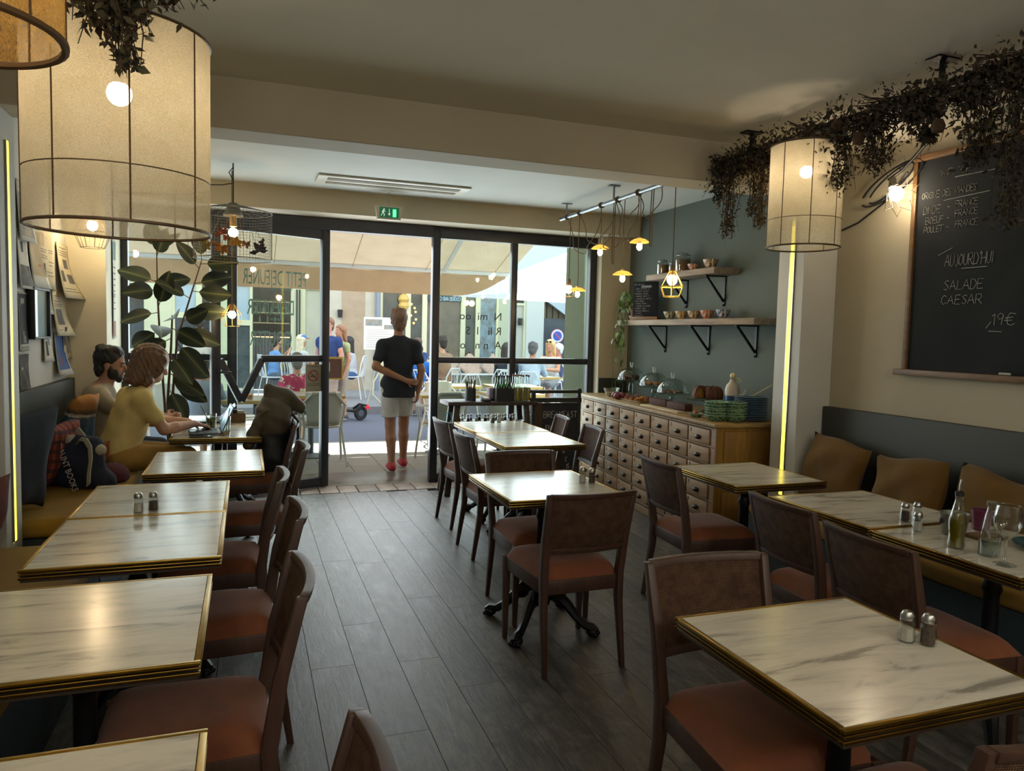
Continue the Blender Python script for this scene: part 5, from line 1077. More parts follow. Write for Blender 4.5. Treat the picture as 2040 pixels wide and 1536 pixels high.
def person(label, loc, rz, J, top, bottom, sk='c79b80', hair=('3a2a20', 'short'), sleeve=.55, leg=.5, shoe='555555', h=.019, sc=1.0, build=1.0, fine=False, hd=None, headrot=(0, 0, 0), beard=False, hem=None, curl=.5, wide=0, extra=None, group=None):
    r = thing('person', label, 'person', loc, rz, group); r.scale = (sc,) * 3
    J = {k: vec(*v) for k, v in J.items()}; b = build; k = .03
    fwd = vec(0, 1, 0); HR = np.array(rotm(headrot)); H = J['head']; hp = lambda x, y, z: H + HR @ vec(x, y, z)
    down = J['pelvis'] - J['chest']; down /= np.linalg.norm(down); mid = (J['pelvis'] + J['chest']) / 2
    def torso(o):
        lean = math.atan2(J['chest'][1] - J['pelvis'][1], J['chest'][2] - J['pelvis'][2])
        return [('e', J['pelvis'], (.165 * b + o, .115 * b + o, .13 + o), None, .05), ('e', mid, (.142 * b + o + wide, .108 * b + o + wide, .16 + o), (-lean, 0, 0), .05), ('e', J['chest'], (.158 * b + o, .112 * b + o, .20 + o), (-lean, 0, 0), .05),
                ('c', J['shL'] - vec(0, 0, .02), .050 * b + o, J['shR'] - vec(0, 0, .02), .050 * b + o, .05), ('c', J['neck'] - vec(0, .0, .06), .062 * b + o, J['neck'] - vec(0, 0, .01), .055 + o * .4, .04)] + [('c', J['neck'] - vec(0, .005, .045), .052 + o * .8, J['sh' + q] - vec(0, .0, .005), .046 + o, .03) for q in 'LR']
    P = torso(-.004)
    P += [('c', J['neck'] - vec(0, 0, .06), .058, H - vec(0, .015, .05), .050, .02)]
    P += [('e', H + HR @ vec(0, -.012, .03), (.081, .098, .094), headrot, .02), ('e', hp(0, .022, -.045), (.058, .066, .066), headrot, .03), ('e', hp(0, .066, -.085), (.026, .022, .020), headrot, .02)]
    if fine:
        P += [('c', hp(0, .088, .012), .010, hp(0, .111, -.028), .013, .010), ('e', hp(0, .099, -.034), (.017, .012, .010), headrot, .006), ('e', hp(0, .088, -.062), (.023, .010, .006), headrot, .006), ('e', hp(0, .086, -.074), (.020, .010, .007), headrot, .006), ('c', hp(-.04, .078, .024), .009, hp(.04, .078, .024), .009, .010)]
        P += [('e', hp(s * .077, -.012, -.01), (.012, .020, .032), headrot, .008) for s in (-1, 1)]
    else: P += [('e', hp(0, .098, -.015), (.014, .02, .022), headrot, .01)] + [('e', hp(s * .078, -.012, -.005), (.012, .018, .028), headrot, .01) for s in (-1, 1)]
    for S_, sg in (('L', -1), ('R', 1)):
        a, e, w = J['sh' + S_], J['el' + S_], J['wr' + S_]
        P += [('c', a, .050 * b, e, .039 * b, .03), ('c', e, .040 * b, e + (w - e) * .35, .040 * b, .015), ('c', e + (w - e) * .35, .040 * b, w, .026, .015)]
        d, n = (hd or {}).get(S_, (w - e, (0, 0, -1)))
        if fine: P += hand(w, d, n, curl, sg)
        else: dn = vec(*d) / np.linalg.norm(d); P += [('c', w, .027, w + dn * .10, .024, .02), ('c', w + dn * .03, .014, w + dn * .07 + vec(-sg * .03, 0, .01), .011, .01)] + [('c', w + dn * .09 + vec(.016 * q, 0, 0), .010, w + dn * .16 + vec(.018 * q, 0, -.01), .009, .006) for q in (-1, 0, 1)]
        hp_, kn, an = J['hip' + S_], J['kn' + S_], J['an' + S_]
        P += [('c', hp_, .088 * b, kn, .056 * b, .04), ('c', kn, .055 * b, kn + (an - kn) * .35, .056 * b, .02), ('c', kn + (an - kn) * .35 + vec(0, -.008, 0), .056 * b, an, .036, .02), ('c', an, .036, vec(an[0], an[1] + .15, .03), .032, .02)]
    sdf('body', P, h, skin(sk), r)
    hc = lambda c, rough=.9: mat('cloth_' + c, c, rough, n=(5, '%02x%02x%02x' % tuple(int(int(c[i:i + 2], 16) * .86) for i in (0, 2, 4))), b=(90, .08)) if isinstance(c, str) else c
    fold = lambda X, Y, Z: .004 * np.sin(34 * Z + 12 * X + 9 * Y) * np.sin(9 * X + 4 * Z)
    # top
    T = torso(.012)
    for S_ in 'LR':
        a, e, w = J['sh' + S_], J['el' + S_], J['wr' + S_]
        if sleeve > 0: 
            q = a + (e - a) * min(1, sleeve); T.append(('c', a - vec(0, 0, .014), .055 * b, q, .058 * b if sleeve <= 1 else .052 * b, .04))
            if sleeve > 1: T.append(('c', e, .052 * b, e + (w - e) * (sleeve - 1), .043, .02))
    if J['hipL'][2] > .8: T += [('c', J['pelvis'] + vec(-.085 * b, q, z), .092, J['pelvis'] + vec(.085 * b, q, z), .092, .05) for q in (-.03, .03) for z in (-.10, .02)]
    hz = hem if hem is not None else J['pelvis'][2] - .02; hp_pt = J['pelvis'] + vec(0, 0, hz - J['pelvis'][2])
    cl_ = [(hp_pt, (0, 0, -1)), (J['neck'] + vec(0, 0, .022 if sleeve > 0 else -.03), (0, -.25, 1))]
    sdf('top', T, h, hc(top), r, noise=fold, clip=cl_)
    # bottoms
    Q = [('e', J['pelvis'] + vec(0, 0, -.02), (.172 * b, .124 * b, .13), None, .05)]
    for S_ in 'LR':
        hp_, kn, an = J['hip' + S_], J['kn' + S_], J['an' + S_]
        q = hp_ + (kn - hp_) * min(1, leg * 2); Q.append(('c', hp_, .100 * b, q, .098 * b if leg < .5 else .072 * b, .04))
        if leg > .5: Q.append(('c', kn, .070 * b, kn + (an - kn) * min(1, leg * 2 - 1), .052 * b, .02))
    sdf('bottoms', Q, h, hc(bottom), r, noise=fold, clip=[(J['pelvis'] + vec(0, 0, .085), (0, 0, 1))] + ([(J['knL'] + (J['hipL'] - J['knL']) * (1 - min(1, leg * 2)), (0, 0, -1))] if J is not None and leg < .5 and J['hipL'][2] > .8 else []))
    for S_ in 'LR':
        an = J['an' + S_]; sdf('shoe', [('c', vec(an[0], an[1] - .035, .045), .043, vec(an[0], an[1] + .15, .036), .037, .02), ('c', an - vec(0, .01, .03), .045, an + vec(0, 0, -.01), .044, .02)], max(h * .7, .009), mat('shoe_' + shoe, shoe, .6), r, clip=[((0, 0, .002), (0, 0, -1))])
        MB().prism([(an[0] + .042 * math.cos(q), an[1] + .055 + (.135 if math.sin(q) > 0 else .115) * math.sin(q)) for q in np.linspace(0, 2 * PI, 17)[:-1]], .001, .020).obj('sole', mat('shoe_sole', 'c9c6c0', .6), r)
    # hair
    hcol, style = hair
    hm = NT('hair'); hm.p.inputs['Roughness'].default_value = .5
    hm.L(hm.ramp(hm.noise(hm.coord((1, 1, .18)), 120, 3), [(.35, hcol), (.7, '%02x%02x%02x' % tuple(min(255, int(int(hcol[i:i + 2], 16) * 1.45)) for i in (0, 2, 4)))]), hm.p.inputs['Base Color'])
    C = [('e', H + HR @ vec(0, -.020, .048), (.093, .109, .096), headrot, .02), ('e', hp(0, -.058, -.025), (.076, .052, .088), headrot, .02)]
    amp = .006 if style in ('bob', 'long') else .004
    strand = lambda X, Y, Z: amp * np.sin(170 * X + 60 * Y + 25 * Z) * np.sin(70 * Z + 90 * Y)
    cut = [(hp(0, .070, .075), HR @ vec(0, 1, -.75)), (hp(0, 0, -.10), HR @ vec(0, .35, -1))]
    if style == 'curly': C += [('e', hp(.05 * math.cos(q), -.025 + .055 * math.sin(q), .105 + .008 * math.sin(3 * q)), (.040, .042, .032), None, .012) for q in np.linspace(0, 5.5, 8)]
    if style == 'tousled': C += [('e', hp(.05 * math.cos(q), -.01 + .055 * math.sin(q), .115), (.035, .038, .024), (0, q, q), .015) for q in np.linspace(0, 5.5, 8)]
    if style == 'bob':
        C += [('c', hp(s * .072, -.02, .03), .040, hp(s * .088, -.01, -.12), .036, .03) for s in (-1, 1)] + [('c', hp(s * .045, -.075, .03), .045, hp(s * .05, -.085, -.13), .042, .03) for s in (-1, 1)] + [('c', hp(0, -.09, .03), .045, hp(0, -.098, -.135), .042, .03)]; cut = [(hp(0, .098, .05), HR @ vec(0, 1, -.5)), (hp(0, 0, -.165), HR @ vec(0, 0, -1))]
        C += [('c', hp(s * .078, .035, .06), .030, hp(s * .088, .060, -.12), .026, .02) for s in (-1, 1)] + [('e', hp(0, -.02, .055), (.10, .115, .09), headrot, .02)]
    if style == 'long':
        C += [('c', hp(s * .06, -.05, .03), .045, hp(s * .075, -.075, -.28), .035, .03) for s in (-1, 1)] + [('c', hp(0, -.08, .03), .05, hp(0, -.10, -.30), .045, .03)]; cut = [(hp(0, .074, .08), HR @ vec(0, 1, -.5))]
    sdf('hair', C, max(h * .75, .006), hm.m, r, noise=strand, clip=cut)
    if beard: sdf('beard', [('e', hp(s * .048, .030, -.062), (.020, .042, .046), headrot, .02) for s in (-1, 1)] + [('e', hp(0, .070, -.092), (.042, .030, .036), headrot, .02), ('c', hp(-.022, .094, -.054), .006, hp(.022, .094, -.054), .006, .008), ('c', hp(-.066, .0, .0), .014, hp(-.060, .02, -.05), .018, .015), ('c', hp(.066, .0, .0), .014, hp(.060, .02, -.05), .018, .015)], .006, hm.m, r)
    if fine:
        for s in (-1, 1):
            MB().ell(tuple(hp(s * .032, .076, .004)), .0115, 10, 8).obj('eye', mat('eye_white', '9c8c84', .3), r); MB().ell(tuple(hp(s * .032, .0845, .003)), .0052, 8, 6).obj('iris', mat('iris', '1c1410', .3), r)
            MB().tube([tuple(hp(s * .016, .090, .026)), tuple(hp(s * .034, .088, .031)), tuple(hp(s * .050, .078, .025))], .0042, 5).obj('eyebrow', hm.m, r)
    return r, J, hp, HR
def glasses(r, hp, c='241f24', big=1.0, up=0):
    g = MB(); m = mat('lens_' + c, c, .15)
    for s in (-1, 1): g.ell(tuple(hp(s * .034, .098 - up * .3, .004 + up)), (.026 * big, .006, .020 * big), 10, 6).cyl(tuple(hp(s * .058, .09 - up * .3, .008 + up)), tuple(hp(s * .078, -.01, .012 + up)), .003, 5)
    g.cyl(tuple(hp(-.01, .1 - up * .3, .006 + up)), tuple(hp(.01, .1 - up * .3, .006 + up)), .003, 5).obj('sunglasses', m, r)
def pose(base, **kw): d = dict(base); d.update(kw); return d
# the man standing in the doorway with his hands behind his back
J1 = pose(STAND, chest=(0, .0, 1.24), neck=(0, -.005, 1.46), head=(0, .03, 1.625), shL=(-.178, -.01, 1.37), shR=(.178, -.01, 1.37), elL=(-.262, -.075, 1.13), wrL=(.065, -.165, .985), elR=(.238, -.075, 1.10), wrR=(.208, -.06, .86),
          hipL=(-.088, 0, .90), hipR=(.088, .02, .90), knL=(-.085, -.02, .49), anL=(-.08, -.10, .09), knR=(.085, .10, .50), anR=(.095, .15, .09))
person('man standing in the doorway in dark tee and grey shorts, seen from behind', (1.555, 7.98, .003), 0, J1, '23272d', 'd3d0cb', 'aa7858', ('6a5040', 'tousled'), .62, .385, 'b02c38', .0085, 1.0, 1.0, True, {'L': ((1, .05, -.18), (.2, 1, .1)), 'R': ((-.05, .05, -1), (-.6, .3, 0))}, (0.05, 0, -.05), hem=.80, curl=.75)
# bearded man on the bench, elbows on the table
J2 = pose(SIT, pelvis=(0, -.02, .63), chest=(0, .00, .90), neck=(0, .035, 1.055), head=(0, .085, 1.215), shL=(-.175, .01, 1.005), shR=(.175, .01, 1.005), elL=(-.20, .27, .80), elR=(.20, .24, .80), wrL=(-.05, .49, .805), wrR=(.06, .46, .805), hipL=(-.09, 0, .60), hipR=(.09, 0, .60), knL=(-.11, .40, .56), knR=(.11, .40, .56), anL=(-.11, .42, .08), anR=(.11, .42, .08))
person('dark-haired bearded man in beige shirt seated on the left bench, hands clasped', (-1.045, 6.22, 0), -PI / 2 + .08, J2, 'a39680', '2e3036', 'b98870', ('17140f', 'curly'), .9, 1.0, '2b2622', .0085, 1.0, 1.02, True, {'L': ((.55, .6, .1), (.8, -.5, -.2)), 'R': ((-.5, .7, .1), (-.8, -.4, -.2))}, (-.16, 0, -.12), True, curl=.9)
# woman in yellow typing
J3 = pose(SIT, pelvis=(0, -.02, .63), chest=(0, .07, .88), neck=(0, .13, 1.06), head=(0, .20, 1.212), shL=(-.155, .09, 1.0), shR=(.155, .09, 1.0), elL=(-.19, .26, .80), elR=(.185, .22, .785), wrL=(-.05, .46, .80), wrR=(.10, .45, .80), hipL=(-.09, 0, .60), hipR=(.09, 0, .60), knL=(-.10, .40, .57), knR=(.10, .40, .57), anL=(-.10, .40, .08), anR=(.10, .40, .08))
person('woman with light brown bob in yellow tee typing at the laptop', (-.82, 5.66, 0), -PI / 2 + .42, J3, 'dac07a', 'ac843e', 'c99a80', ('573f2b', 'bob'), .60, .9, '6b5a48', .0085, 1.02, .96, True, {'L': ((.25, 1, -.25), (0, -.2, -1)), 'R': ((-.15, 1, -.25), (0, -.2, -1))}, (-.30, 0, -.05), hem=.62, curl=.45)

# people out on the street and terraces
floral = NT('floral_print'); MATS['floral'] = floral.m; vo = floral.N('ShaderNodeTexVoronoi'); vo.inputs['Scale'].default_value = 13; floral.L(floral.coord(), vo.inputs['Vector'])
nz_ = floral.ramp(vo.outputs['Distance'], [(.0, '2a5f86'), (.22, '2a4a76'), (.26, 'e8dfc0'), (.42, 'd8d0b8'), (.46, 'b02c60')]); floral.L(floral.mix(nz_, 'a8285a', floral.ramp(floral.noise(floral.coord(), 5, 2), [(.5, (0, 0, 0)), (.56, (1, 1, 1))])), floral.p.inputs['Base Color'])
ZP = .11
def out(label, x, y, zt, rz, sit, top, bottom, z0=0, **kw):
    base = SIT if sit else STAND; s_ = (zt - z0) / (1.37 if sit else 1.76); return person(label, (x, y, z0), rz, pose(base, **kw.pop('J', {})), top, bottom, sc=s_, **kw)
FORE = dict(elL=(-.22, .2, .78), elR=(.22, .2, .78), wrL=(-.1, .42, .80), wrR=(.1, .42, .80))
out('man in pale blue shirt seated outside the left window, back to us', -.45, 8.38, 1.22, -.25, True, 'a9b7cc', '55606e', hair=('2c2622', 'short'), sleeve=1.6, J=FORE, h=.016)
out('grey-haired woman in pink floral blouse seated with her back to us', .60, 9.62, 1.21, .1, True, floral.m, '5a5048', hair=('5c5a57', 'short'), sk='d0a088', J=FORE, h=.016, build=1.22)
out('bearded man in white shirt and orange trousers standing far left, back to us', -.72, 13.0, 1.71, .0, False, 'd8d6d0', 'b8502c', hair=('2a2422', 'short'), leg=1, sleeve=.6, h=.02)
r_, J_, hp_, _ = out('woman in navy top and sunglasses standing on the road', 1.27, 12.5, 1.71, 2.5, False, '2c437e', 'b9a79a', hair=('6a4a3a', 'short'), sk='d7a090', leg=.5, sleeve=.35, h=.02, build=1.1); glasses(r_, hp_, '6a2038', 1.15)
r_, J_, hp_, _ = out('person in pale green top with a turquoise scarf walking behind the woman in navy', 1.50, 12.75, 1.60, 2.0, False, 'b2bd8e', 'b0a89c', hair=('7a5a44', 'long'), sk='cf9a80', sleeve=.4, h=.02)
sdf('scarf', [('c', (.17, -.08, 1.36), .04, (.10, -.16, 1.1), .07, .03), ('c', (.10, -.16, 1.1), .07, (.12, -.15, .85), .05, .03)], .02, mat('turquoise_cloth', '2fae9c', .8), r_)
r_, J_, hp_, _ = out('dark long-haired woman with glasses seated on a white chair', 2.03, 15.4, 1.38, 1.2, True, 'ccd2dc', '4a6a9c', ZP, hair=('1e1a1c', 'long'), sleeve=0, h=.02, J=FORE, group=None); glasses(r_, hp_, '3a3036', .9)
out('boy in light blue tee looking at a phone, far behind the glass door', .49, 15.2, 1.35, -1.3, True, '6fa0dc', '5a6a80', ZP, hair=('2c201a', 'short'), h=.02, J=dict(elL=(-.2, .2, .85), wrL=(-.05, .33, 1.05), elR=(.2, .2, .85), wrR=(.05, .33, 1.05)))
r_, J_, hp_, HR_ = out('long-haired blonde woman in a blue and orange cap, far behind the glass door', .91, 14.4, 1.40, -1.0, True, 'c9cdd2', '6b7078', ZP, hair=('b5a894', 'long'), h=.02, J=FORE)
sdf('cap_crown', [('e', hp_(0, -.01, .075), (.092, .104, .065), None, .01)], .014, mat('cap_blue', '3f78c8', .7), r_, clip=[(hp_(0, 0, .055), (0, 0, -1))]); MB().ell(tuple(hp_(0, .12, .06)), (.07, .06, .010), 12, 6).obj('cap_peak', mat('cap_orange', 'c46a4a', .7), r_)
out('man in bright blue shirt seated beside the standing man, far off', 2.86, 12.9, 1.28, -.3, True, '1f6cc4', '3a3f4c', hair=('3a2c26', 'short'), sleeve=.8, h=.02, J=FORE)
out('man in navy shirt facing the man in bright blue', 3.35, 15.0, 1.39, 2.4, True, '2f4a7c', '4a4a50', ZP, hair=('4a3a32', 'short'), sk='c98a78', sleeve=.8, h=.02, J=FORE)
out('man in tan shirt with dark hair seated behind the right window', 3.50, 13.5, 1.45, .6, True, '9c7e66', '4a4a50', hair=('241e1c', 'curly'), sleeve=1.2, h=.02, J=FORE)
out('dark-haired woman in black seated beside the window mullion', 4.62, 13.2, 1.35, -.5, True, '2c333e', '2c333e', hair=('2a221e', 'long'), sleeve=1.4, h=.02, J=FORE)
r_, J_, hp_, _ = out('grey-haired man in pale blue shirt leaning over a far table', 4.86, 12.5, 1.39, -.55, True, 'c2d8ee', '33405c', hair=('3f4044', 'curly'), sk='b88268', sleeve=1.1, h=.018, J=pose(FORE, head=(0, .16, 1.22), neck=(0, .10, 1.05)), headrot=(-.3, 0, 0)); glasses(r_, hp_, '33302e', .8)
r_, J_, hp_, _ = out('blonde woman in white vest with sunglasses on her head', 5.86, 13.95, 1.42, 2.4, True, 'e4e4e6', '8a8c94', hair=('b89a66', 'long'), sk='cf9678', sleeve=0, h=.018, J=FORE); glasses(r_, hp_, '1c1c20', .95, .085)
out('white-haired woman in dark blue at the far right table', 6.42, 14.7, 1.33, 1.4, True, '4a5880', '4a5878', hair=('a9b2bc', 'short'), sk='c98a78', h=.02, J=FORE)
# ---------------------------------------------------------------- posters pinned to the left wall
paper_m = mat('poster_paper', 'c9c8bd', .8, n=(4, 'bebcae')); cream_p = mat('cream_paper', 'c4bb9f', .8, n=(4, 'b5ab8e')); ink = mat('poster_ink', '34353a', .8, n=(14, '6a6a68', 6)); grey_p = mat('print_grey', '6b7074', .8, n=(12, '9a9d9c', 6)); blk = mat('print_black', '25262a', .8)
def sheet(w, h, curl, m, lift=.004, n=8):
    """thin sheet of paper facing +X, centred, its foot curling off the wall"""
    def f(u, v): k = (1 - v); return (lift + curl * k * k * (.6 + .8 * u) + .004 * math.sin(4 * u + 3 * v), (u - .5) * w, (v - .5) * h)
    return MB().grid(f, n, n).mesh('paper', m, smooth=180, solid=.0015), f
def poster(label, y, z, w, h, curl=.02, m=None, pr=(), x=XL, lines=()):
    p = thing('poster', label, 'poster', (x + .003, y, z)); me, f = sheet(w, h, curl, m or paper_m); link('paper', me, p)
    def patch(a, nm, mt):
        u0, u1, v0, v1 = a; g = MB().grid(lambda u, v: tuple(Vector(f(u0 + (u1 - u0) * u, v0 + (v1 - v0) * v)) + Vector((.0028, 0, 0))), 6, 6); g.obj(nm, mt, p, smooth=180)
    for a, mt in pr: patch(a, 'printed_picture', mt)
    if lines:
        g = MB()
        for u0, u1, v in lines: g.grid(lambda u, w_: tuple(Vector(f(u0 + (u1 - u0) * u, v + .012 * w_)) + Vector((.0028, 0, 0))), 6, 1)
        g.obj('printed_text', ink, p, smooth=0)['kind'] = 'stuff'
    return p, f
def ptext(p, f, s, u, v, size, m, sx=.8):
    q = Vector(f(u, v)); text('printed_word', s, m, p, size, (q.x + .004, q.y, q.z), (PI / 2, 0, PI / 2), sx)
tan = mat('print_tan', '9a8560', .8, n=(3, 'b9a98a')); blue_p = mat('print_blue', '2c4f86', .7, n=(5, '3f639a')); red_p = mat('print_red', '8c3436', .7)
poster('poster with a dark glossy car picture, topmost at the left by the pillar', 5.34, 2.19, .30, .36, .03, paper_m, [((.08, .92, .08, .80), grey_p), ((.3, .9, .1, .5), tan)], lines=[(.1, .8, .88)])
poster('white advert with a small dark face, below the topmost poster', 5.29, 1.90, .22, .36, .03, paper_m, [((.35, .6, .62, .8), blk), ((.1, .95, .05, .40), ink)])
p_, f_ = poster('tan poster with a red and orange bottle label, overlapping the newspaper', 5.56, 1.93, .28, .38, .05, paper_m, [((.06, .98, .20, .97), tan)]); MB().cyl((.026, .05, -.085), (.0275, .05, -.085), .05, 20).obj('orange_disc', mat('print_orange', 'b5582e', .7), p_); MB().b2(.0275, .0285, -.02, .12, -.105, -.065).obj('label_band', blk, p_, smooth=0); text('printed_word', 'MARTINI', mat('print_white', 'd8d4c8', .7), p_, .040, (.0292, -.016, -.099), (PI / 2, 0, PI / 2), .75)
poster('large newspaper page with bold headlines, highest in the middle of the wall', 5.87, 1.95, .44, .40, .01, cream_p, [((.12, .40, .70, .92), tan), ((.30, .40, .18, .42), ink)], lines=[(.06, .56, .50), (.06, .56, .54), (.62, .95, .46), (.62, .9, .40), (.06, .5, .60), (.06, .55, .64), (.64, .9, .62), (.64, .92, .66), (.45, .85, .28), (.5, .9, .22), (.1, .28, .34), (.1, .25, .24)])
poster('grey portrait poster right of the black picture frame', 5.85, 1.72, .20, .29, .02, paper_m, [((.08, .92, .10, .95), grey_p), ((.4, .62, .2, .85), paper_m)])
poster('yellowed newspaper curling far off the wall near the corner', 6.33, 1.90, .34, .40, .09, cream_p, [((.45, .8, .55, .72), ink), ((.5, .9, .28, .45), ink), ((.1, .3, .30, .5), ink)], lines=[(.08, .9, .12), (.1, .8, .17), (.12, .9, .78), (.12, .9, .82), (.12, .9, .86), (.2, .8, .92)])
p_, f_ = poster('old car advert sheet curling at its foot, right of the black frame', 6.18, 1.59, .36, .33, .06, cream_p, [((.15, .62, .24, .58), ink)], lines=[(.1, .7, .64), (.1, .8, .68), (.1, .7, .74), (.2, .6, .86), (.1, .3, .12)]); ptext(p_, f_, 'FIAT', .38, .09, .05, blk)
p_, f_ = poster('dark portrait poster beside the pillar, left of the black frame', 5.285, 1.52, .19, .36, .01, paper_m, [((.05, .95, .12, .97), blk), ((.3, .9, .14, .34), grey_p)], lines=[(.1, .9, .06)]); ptext(p_, f_, 'JEAN', .16, .80, .05, mat('print_white', 'd8d4c8'), .7)
poster('dark crowd photograph, lowest poster beside the pillar', 5.29, 1.215, .20, .22, .01, paper_m, [((.04, .96, .02, .98), ink), ((.1, .9, .55, .62), paper_m)])
poster('white sheet with two black dancing silhouettes under the frame', 5.84, 1.39, .21, .28, .02, paper_m, [((.2, .45, .15, .5), blk), ((.5, .8, .40, .95), grey_p), ((.25, .5, .55, .75), ink)])
poster('blue poster with a red and white figure, lowest near the corner', 6.20, 1.29, .29, .31, .05, paper_m, [((.08, .92, .14, .94), blue_p), ((.3, .55, .25, .60), red_p), ((.45, .62, .55, .90), paper_m)])
poster('narrow grey photo strip in the corner behind the car advert', 6.415, 1.42, .24, .34, .02, cream_p, [((.3, .95, .12, .9), grey_p), ((.05, .25, .3, .9), ink)])
# strip of cards on the reveal beside the window
p_, f_ = poster('tall strip of printed cards on the narrow wall beside the window', 6.83, 1.80, .17, .80, .0, paper_m, [((.1, .9, .80, .98), mat('print_teal', '3f6a66', .7)), ((.1, .9, .02, .18), red_p), ((.1, .9, .42, .46), grey_p)], -1.03, [(.1, .9, .72), (.1, .9, .66), (.1, .9, .60), (.1, .9, .54), (.1, .9, .48), (.1, .9, .36), (.1, .9, .30)])
pf = thing('picture_frame', 'black box frame with a pale blue picture on the poster wall', 'picture', (XL, 5.58, 1.575))
for a in ((-.20, -.185, -.165, .165), (.185, .20, -.165, .165), (-.185, .185, -.165, -.15), (-.185, .185, .15, .165)): MB().b2(.002, .05, *a).obj('frame_bar', mat('black_frame', '1d2026', .4), pf, bevel=.002)
MB().b2(.002, .028, -.185, .185, -.15, .15).obj('picture_sheet', mat('pale_blue_print', '7f9ab8', .3, n=(5, '5f81a8')), pf, smooth=0); MB().b2(.036, .039, -.185, .185, -.15, .15).obj('glass_pane', glass_m, pf, smooth=0)

# ---------------------------------------------------------------- on the benches
tm_ = mat('navy_canvas', '232739', .85, n=(6, '1c2030'), b=(180, .12)); cv = mat('natural_canvas', 'a39c86', .85, b=(180, .1))
to = thing('tote_bag', 'navy canvas tote bag with white lettering slumped on the left bench', 'bag', (-.97, 5.08, .52), -.62)
tp_ = [('e', (0, 0, .15), (.20, .085, .15), None, .03), ('c', (-.17, 0, .06), .07, (.17, .02, .05), .07, .05), ('c', (-.15, .01, .24), .055, (.12, 0, .27), .05, .05)]
sdf('bag_body', tp_, .010, tm_, to, noise=lambda X, Y, Z: .006 * np.sin(30 * X + 14 * Z) * np.sin(22 * Z - 9 * X), clip=[((0, 0, .004), (0, 0, -1))])
sdf('canvas_lining', [('c', (-.19, -.02, .255), .042, (-.02, -.02, .285), .04, .03), ('c', (.05, .0, .285), .035, (.17, 0, .24), .035, .03)], .010, cv, to)
for pts in ([(.06, -.06, .28), (.10, -.075, .315), (.15, -.085, .31), (.185, -.09, .27), (.20, -.10, .20), (.195, -.11, .12), (.20, -.12, .05)], [(-.05, .02, .3), (.0, .0, .36), (.06, .0, .30)]): MB().loft([[Vector(p) + Vector(q) for q in ((-.012, -.004, -.010), (.012, -.004, .010), (.012, .004, .010), (-.012, .004, -.010))] for p in pts]).obj('handle', cv, to)
o_ = text('printed_word', 'DAUNT BOOKS', mat('print_white', 'b9b6a8', .7), to, .068, (-.06, -.098, .265), (PI / 2, 0, 0), .62); o_.rotation_euler = Euler((PI / 2, 1.15, 0))
o_ = MB()
for k in range(5): o_.b2(-.17 + .022 * k, -.158 + .022 * k, -.092, -.088, .10, .17 + .02 * (k % 2))
o_.b2(-.18, -.06, -.092, -.088, .17, .178).obj('printed_building', mat('print_white', 'b9b6a8'), to, smooth=0)
cp = thing('cap', 'dark red baseball cap lying on the bench beside the tote bag', 'cap', (-.80, 5.22, .522), -.5)
cm_ = mat('maroon_cotton', '5a2630', .85, n=(8, '4c1f28'), b=(160, .1)); sdf('crown', [('e', (0, 0, .035), (.095, .105, .085), None, .01)], .008, cm_, cp, clip=[((0, 0, .004), (0, 0, -1))], noise=lambda X, Y, Z: .004 * np.sin(26 * X + 8 * Y))
MB().grid(lambda u, v: ((.075 - .02 * v) * math.sin((u - .5) * 2.2) * 1.1, -.075 - .085 * v * math.cos((u - .5) * 2.2), .010 + .018 * math.cos((u - .5) * 3) - .012 * v), 12, 6).obj('peak', cm_, cp, smooth=180, solid=.003); MB().ell((0, 0, .120), .008, 8, 6).obj('button', cm_, cp)
# rucksack on the chair by the window table
ru = thing('rucksack', 'dark roll-top rucksack slumped on the chair by the window table', 'bag', (.19, 5.63, .485), .2); rm = mat('khaki_nylon', '5a5241', .6, n=(5, '484132'), b=(70, .15)); rd = mat('black_nylon', '1d1f22', .6, n=(5, '17181b'), b=(70, .12))
wr_ = lambda X, Y, Z: .007 * np.sin(24 * X + 17 * Z) * np.sin(19 * Z - 13 * Y) + .003 * np.sin(60 * Z + 30 * X)
sdf('lower_body', [('c', (-.02, 0, .10), .115, (-.01, 0, .26), .125, .05), ('e', (-.01, 0, .10), (.14, .16, .12), None, .05)], .011, rd, ru, noise=wr_, clip=[((0, 0, .002), (0, 0, -1))])
sdf('upper_body', [('c', (-.02, 0, .30), .12, (.0, .0, .46), .10, .05), ('e', (.0, 0, .40), (.125, .16, .14), (0, .2, 0), .05)], .011, rm, ru, noise=wr_)
sdf('roll_top', [('c', (-.045, -.02, .60), .035, (.07, -.04, .53), .055, .05), ('c', (.07, -.04, .53), .06, (.19, -.03, .45), .035, .05), ('c', (.0, 0, .48), .09, (.05, .0, .52), .07, .06)], .011, rm, ru, noise=wr_)
sdf('front_pocket', [('c', (-.13, -.05, .33), .05, (-.19, -.04, .20), .045, .04), ('c', (-.12, -.04, .38), .03, (-.06, -.1, .44), .03, .03)], .010, mat('olive_nylon', '4b4130', .6, b=(70, .12)), ru, noise=wr_)
for s_ in (-.08, .08): MB().tube([(.10, s_, .42), (.15, s_, .36), (.15, s_, .24), (.12, s_, .12)], .011, 6).obj('shoulder_strap', rd, ru)
MB().tube([(-.13, -.1, .12), (-.20, -.12, .06), (-.28, -.1, .11)], .006, 6).obj('loose_strap', rd, ru)

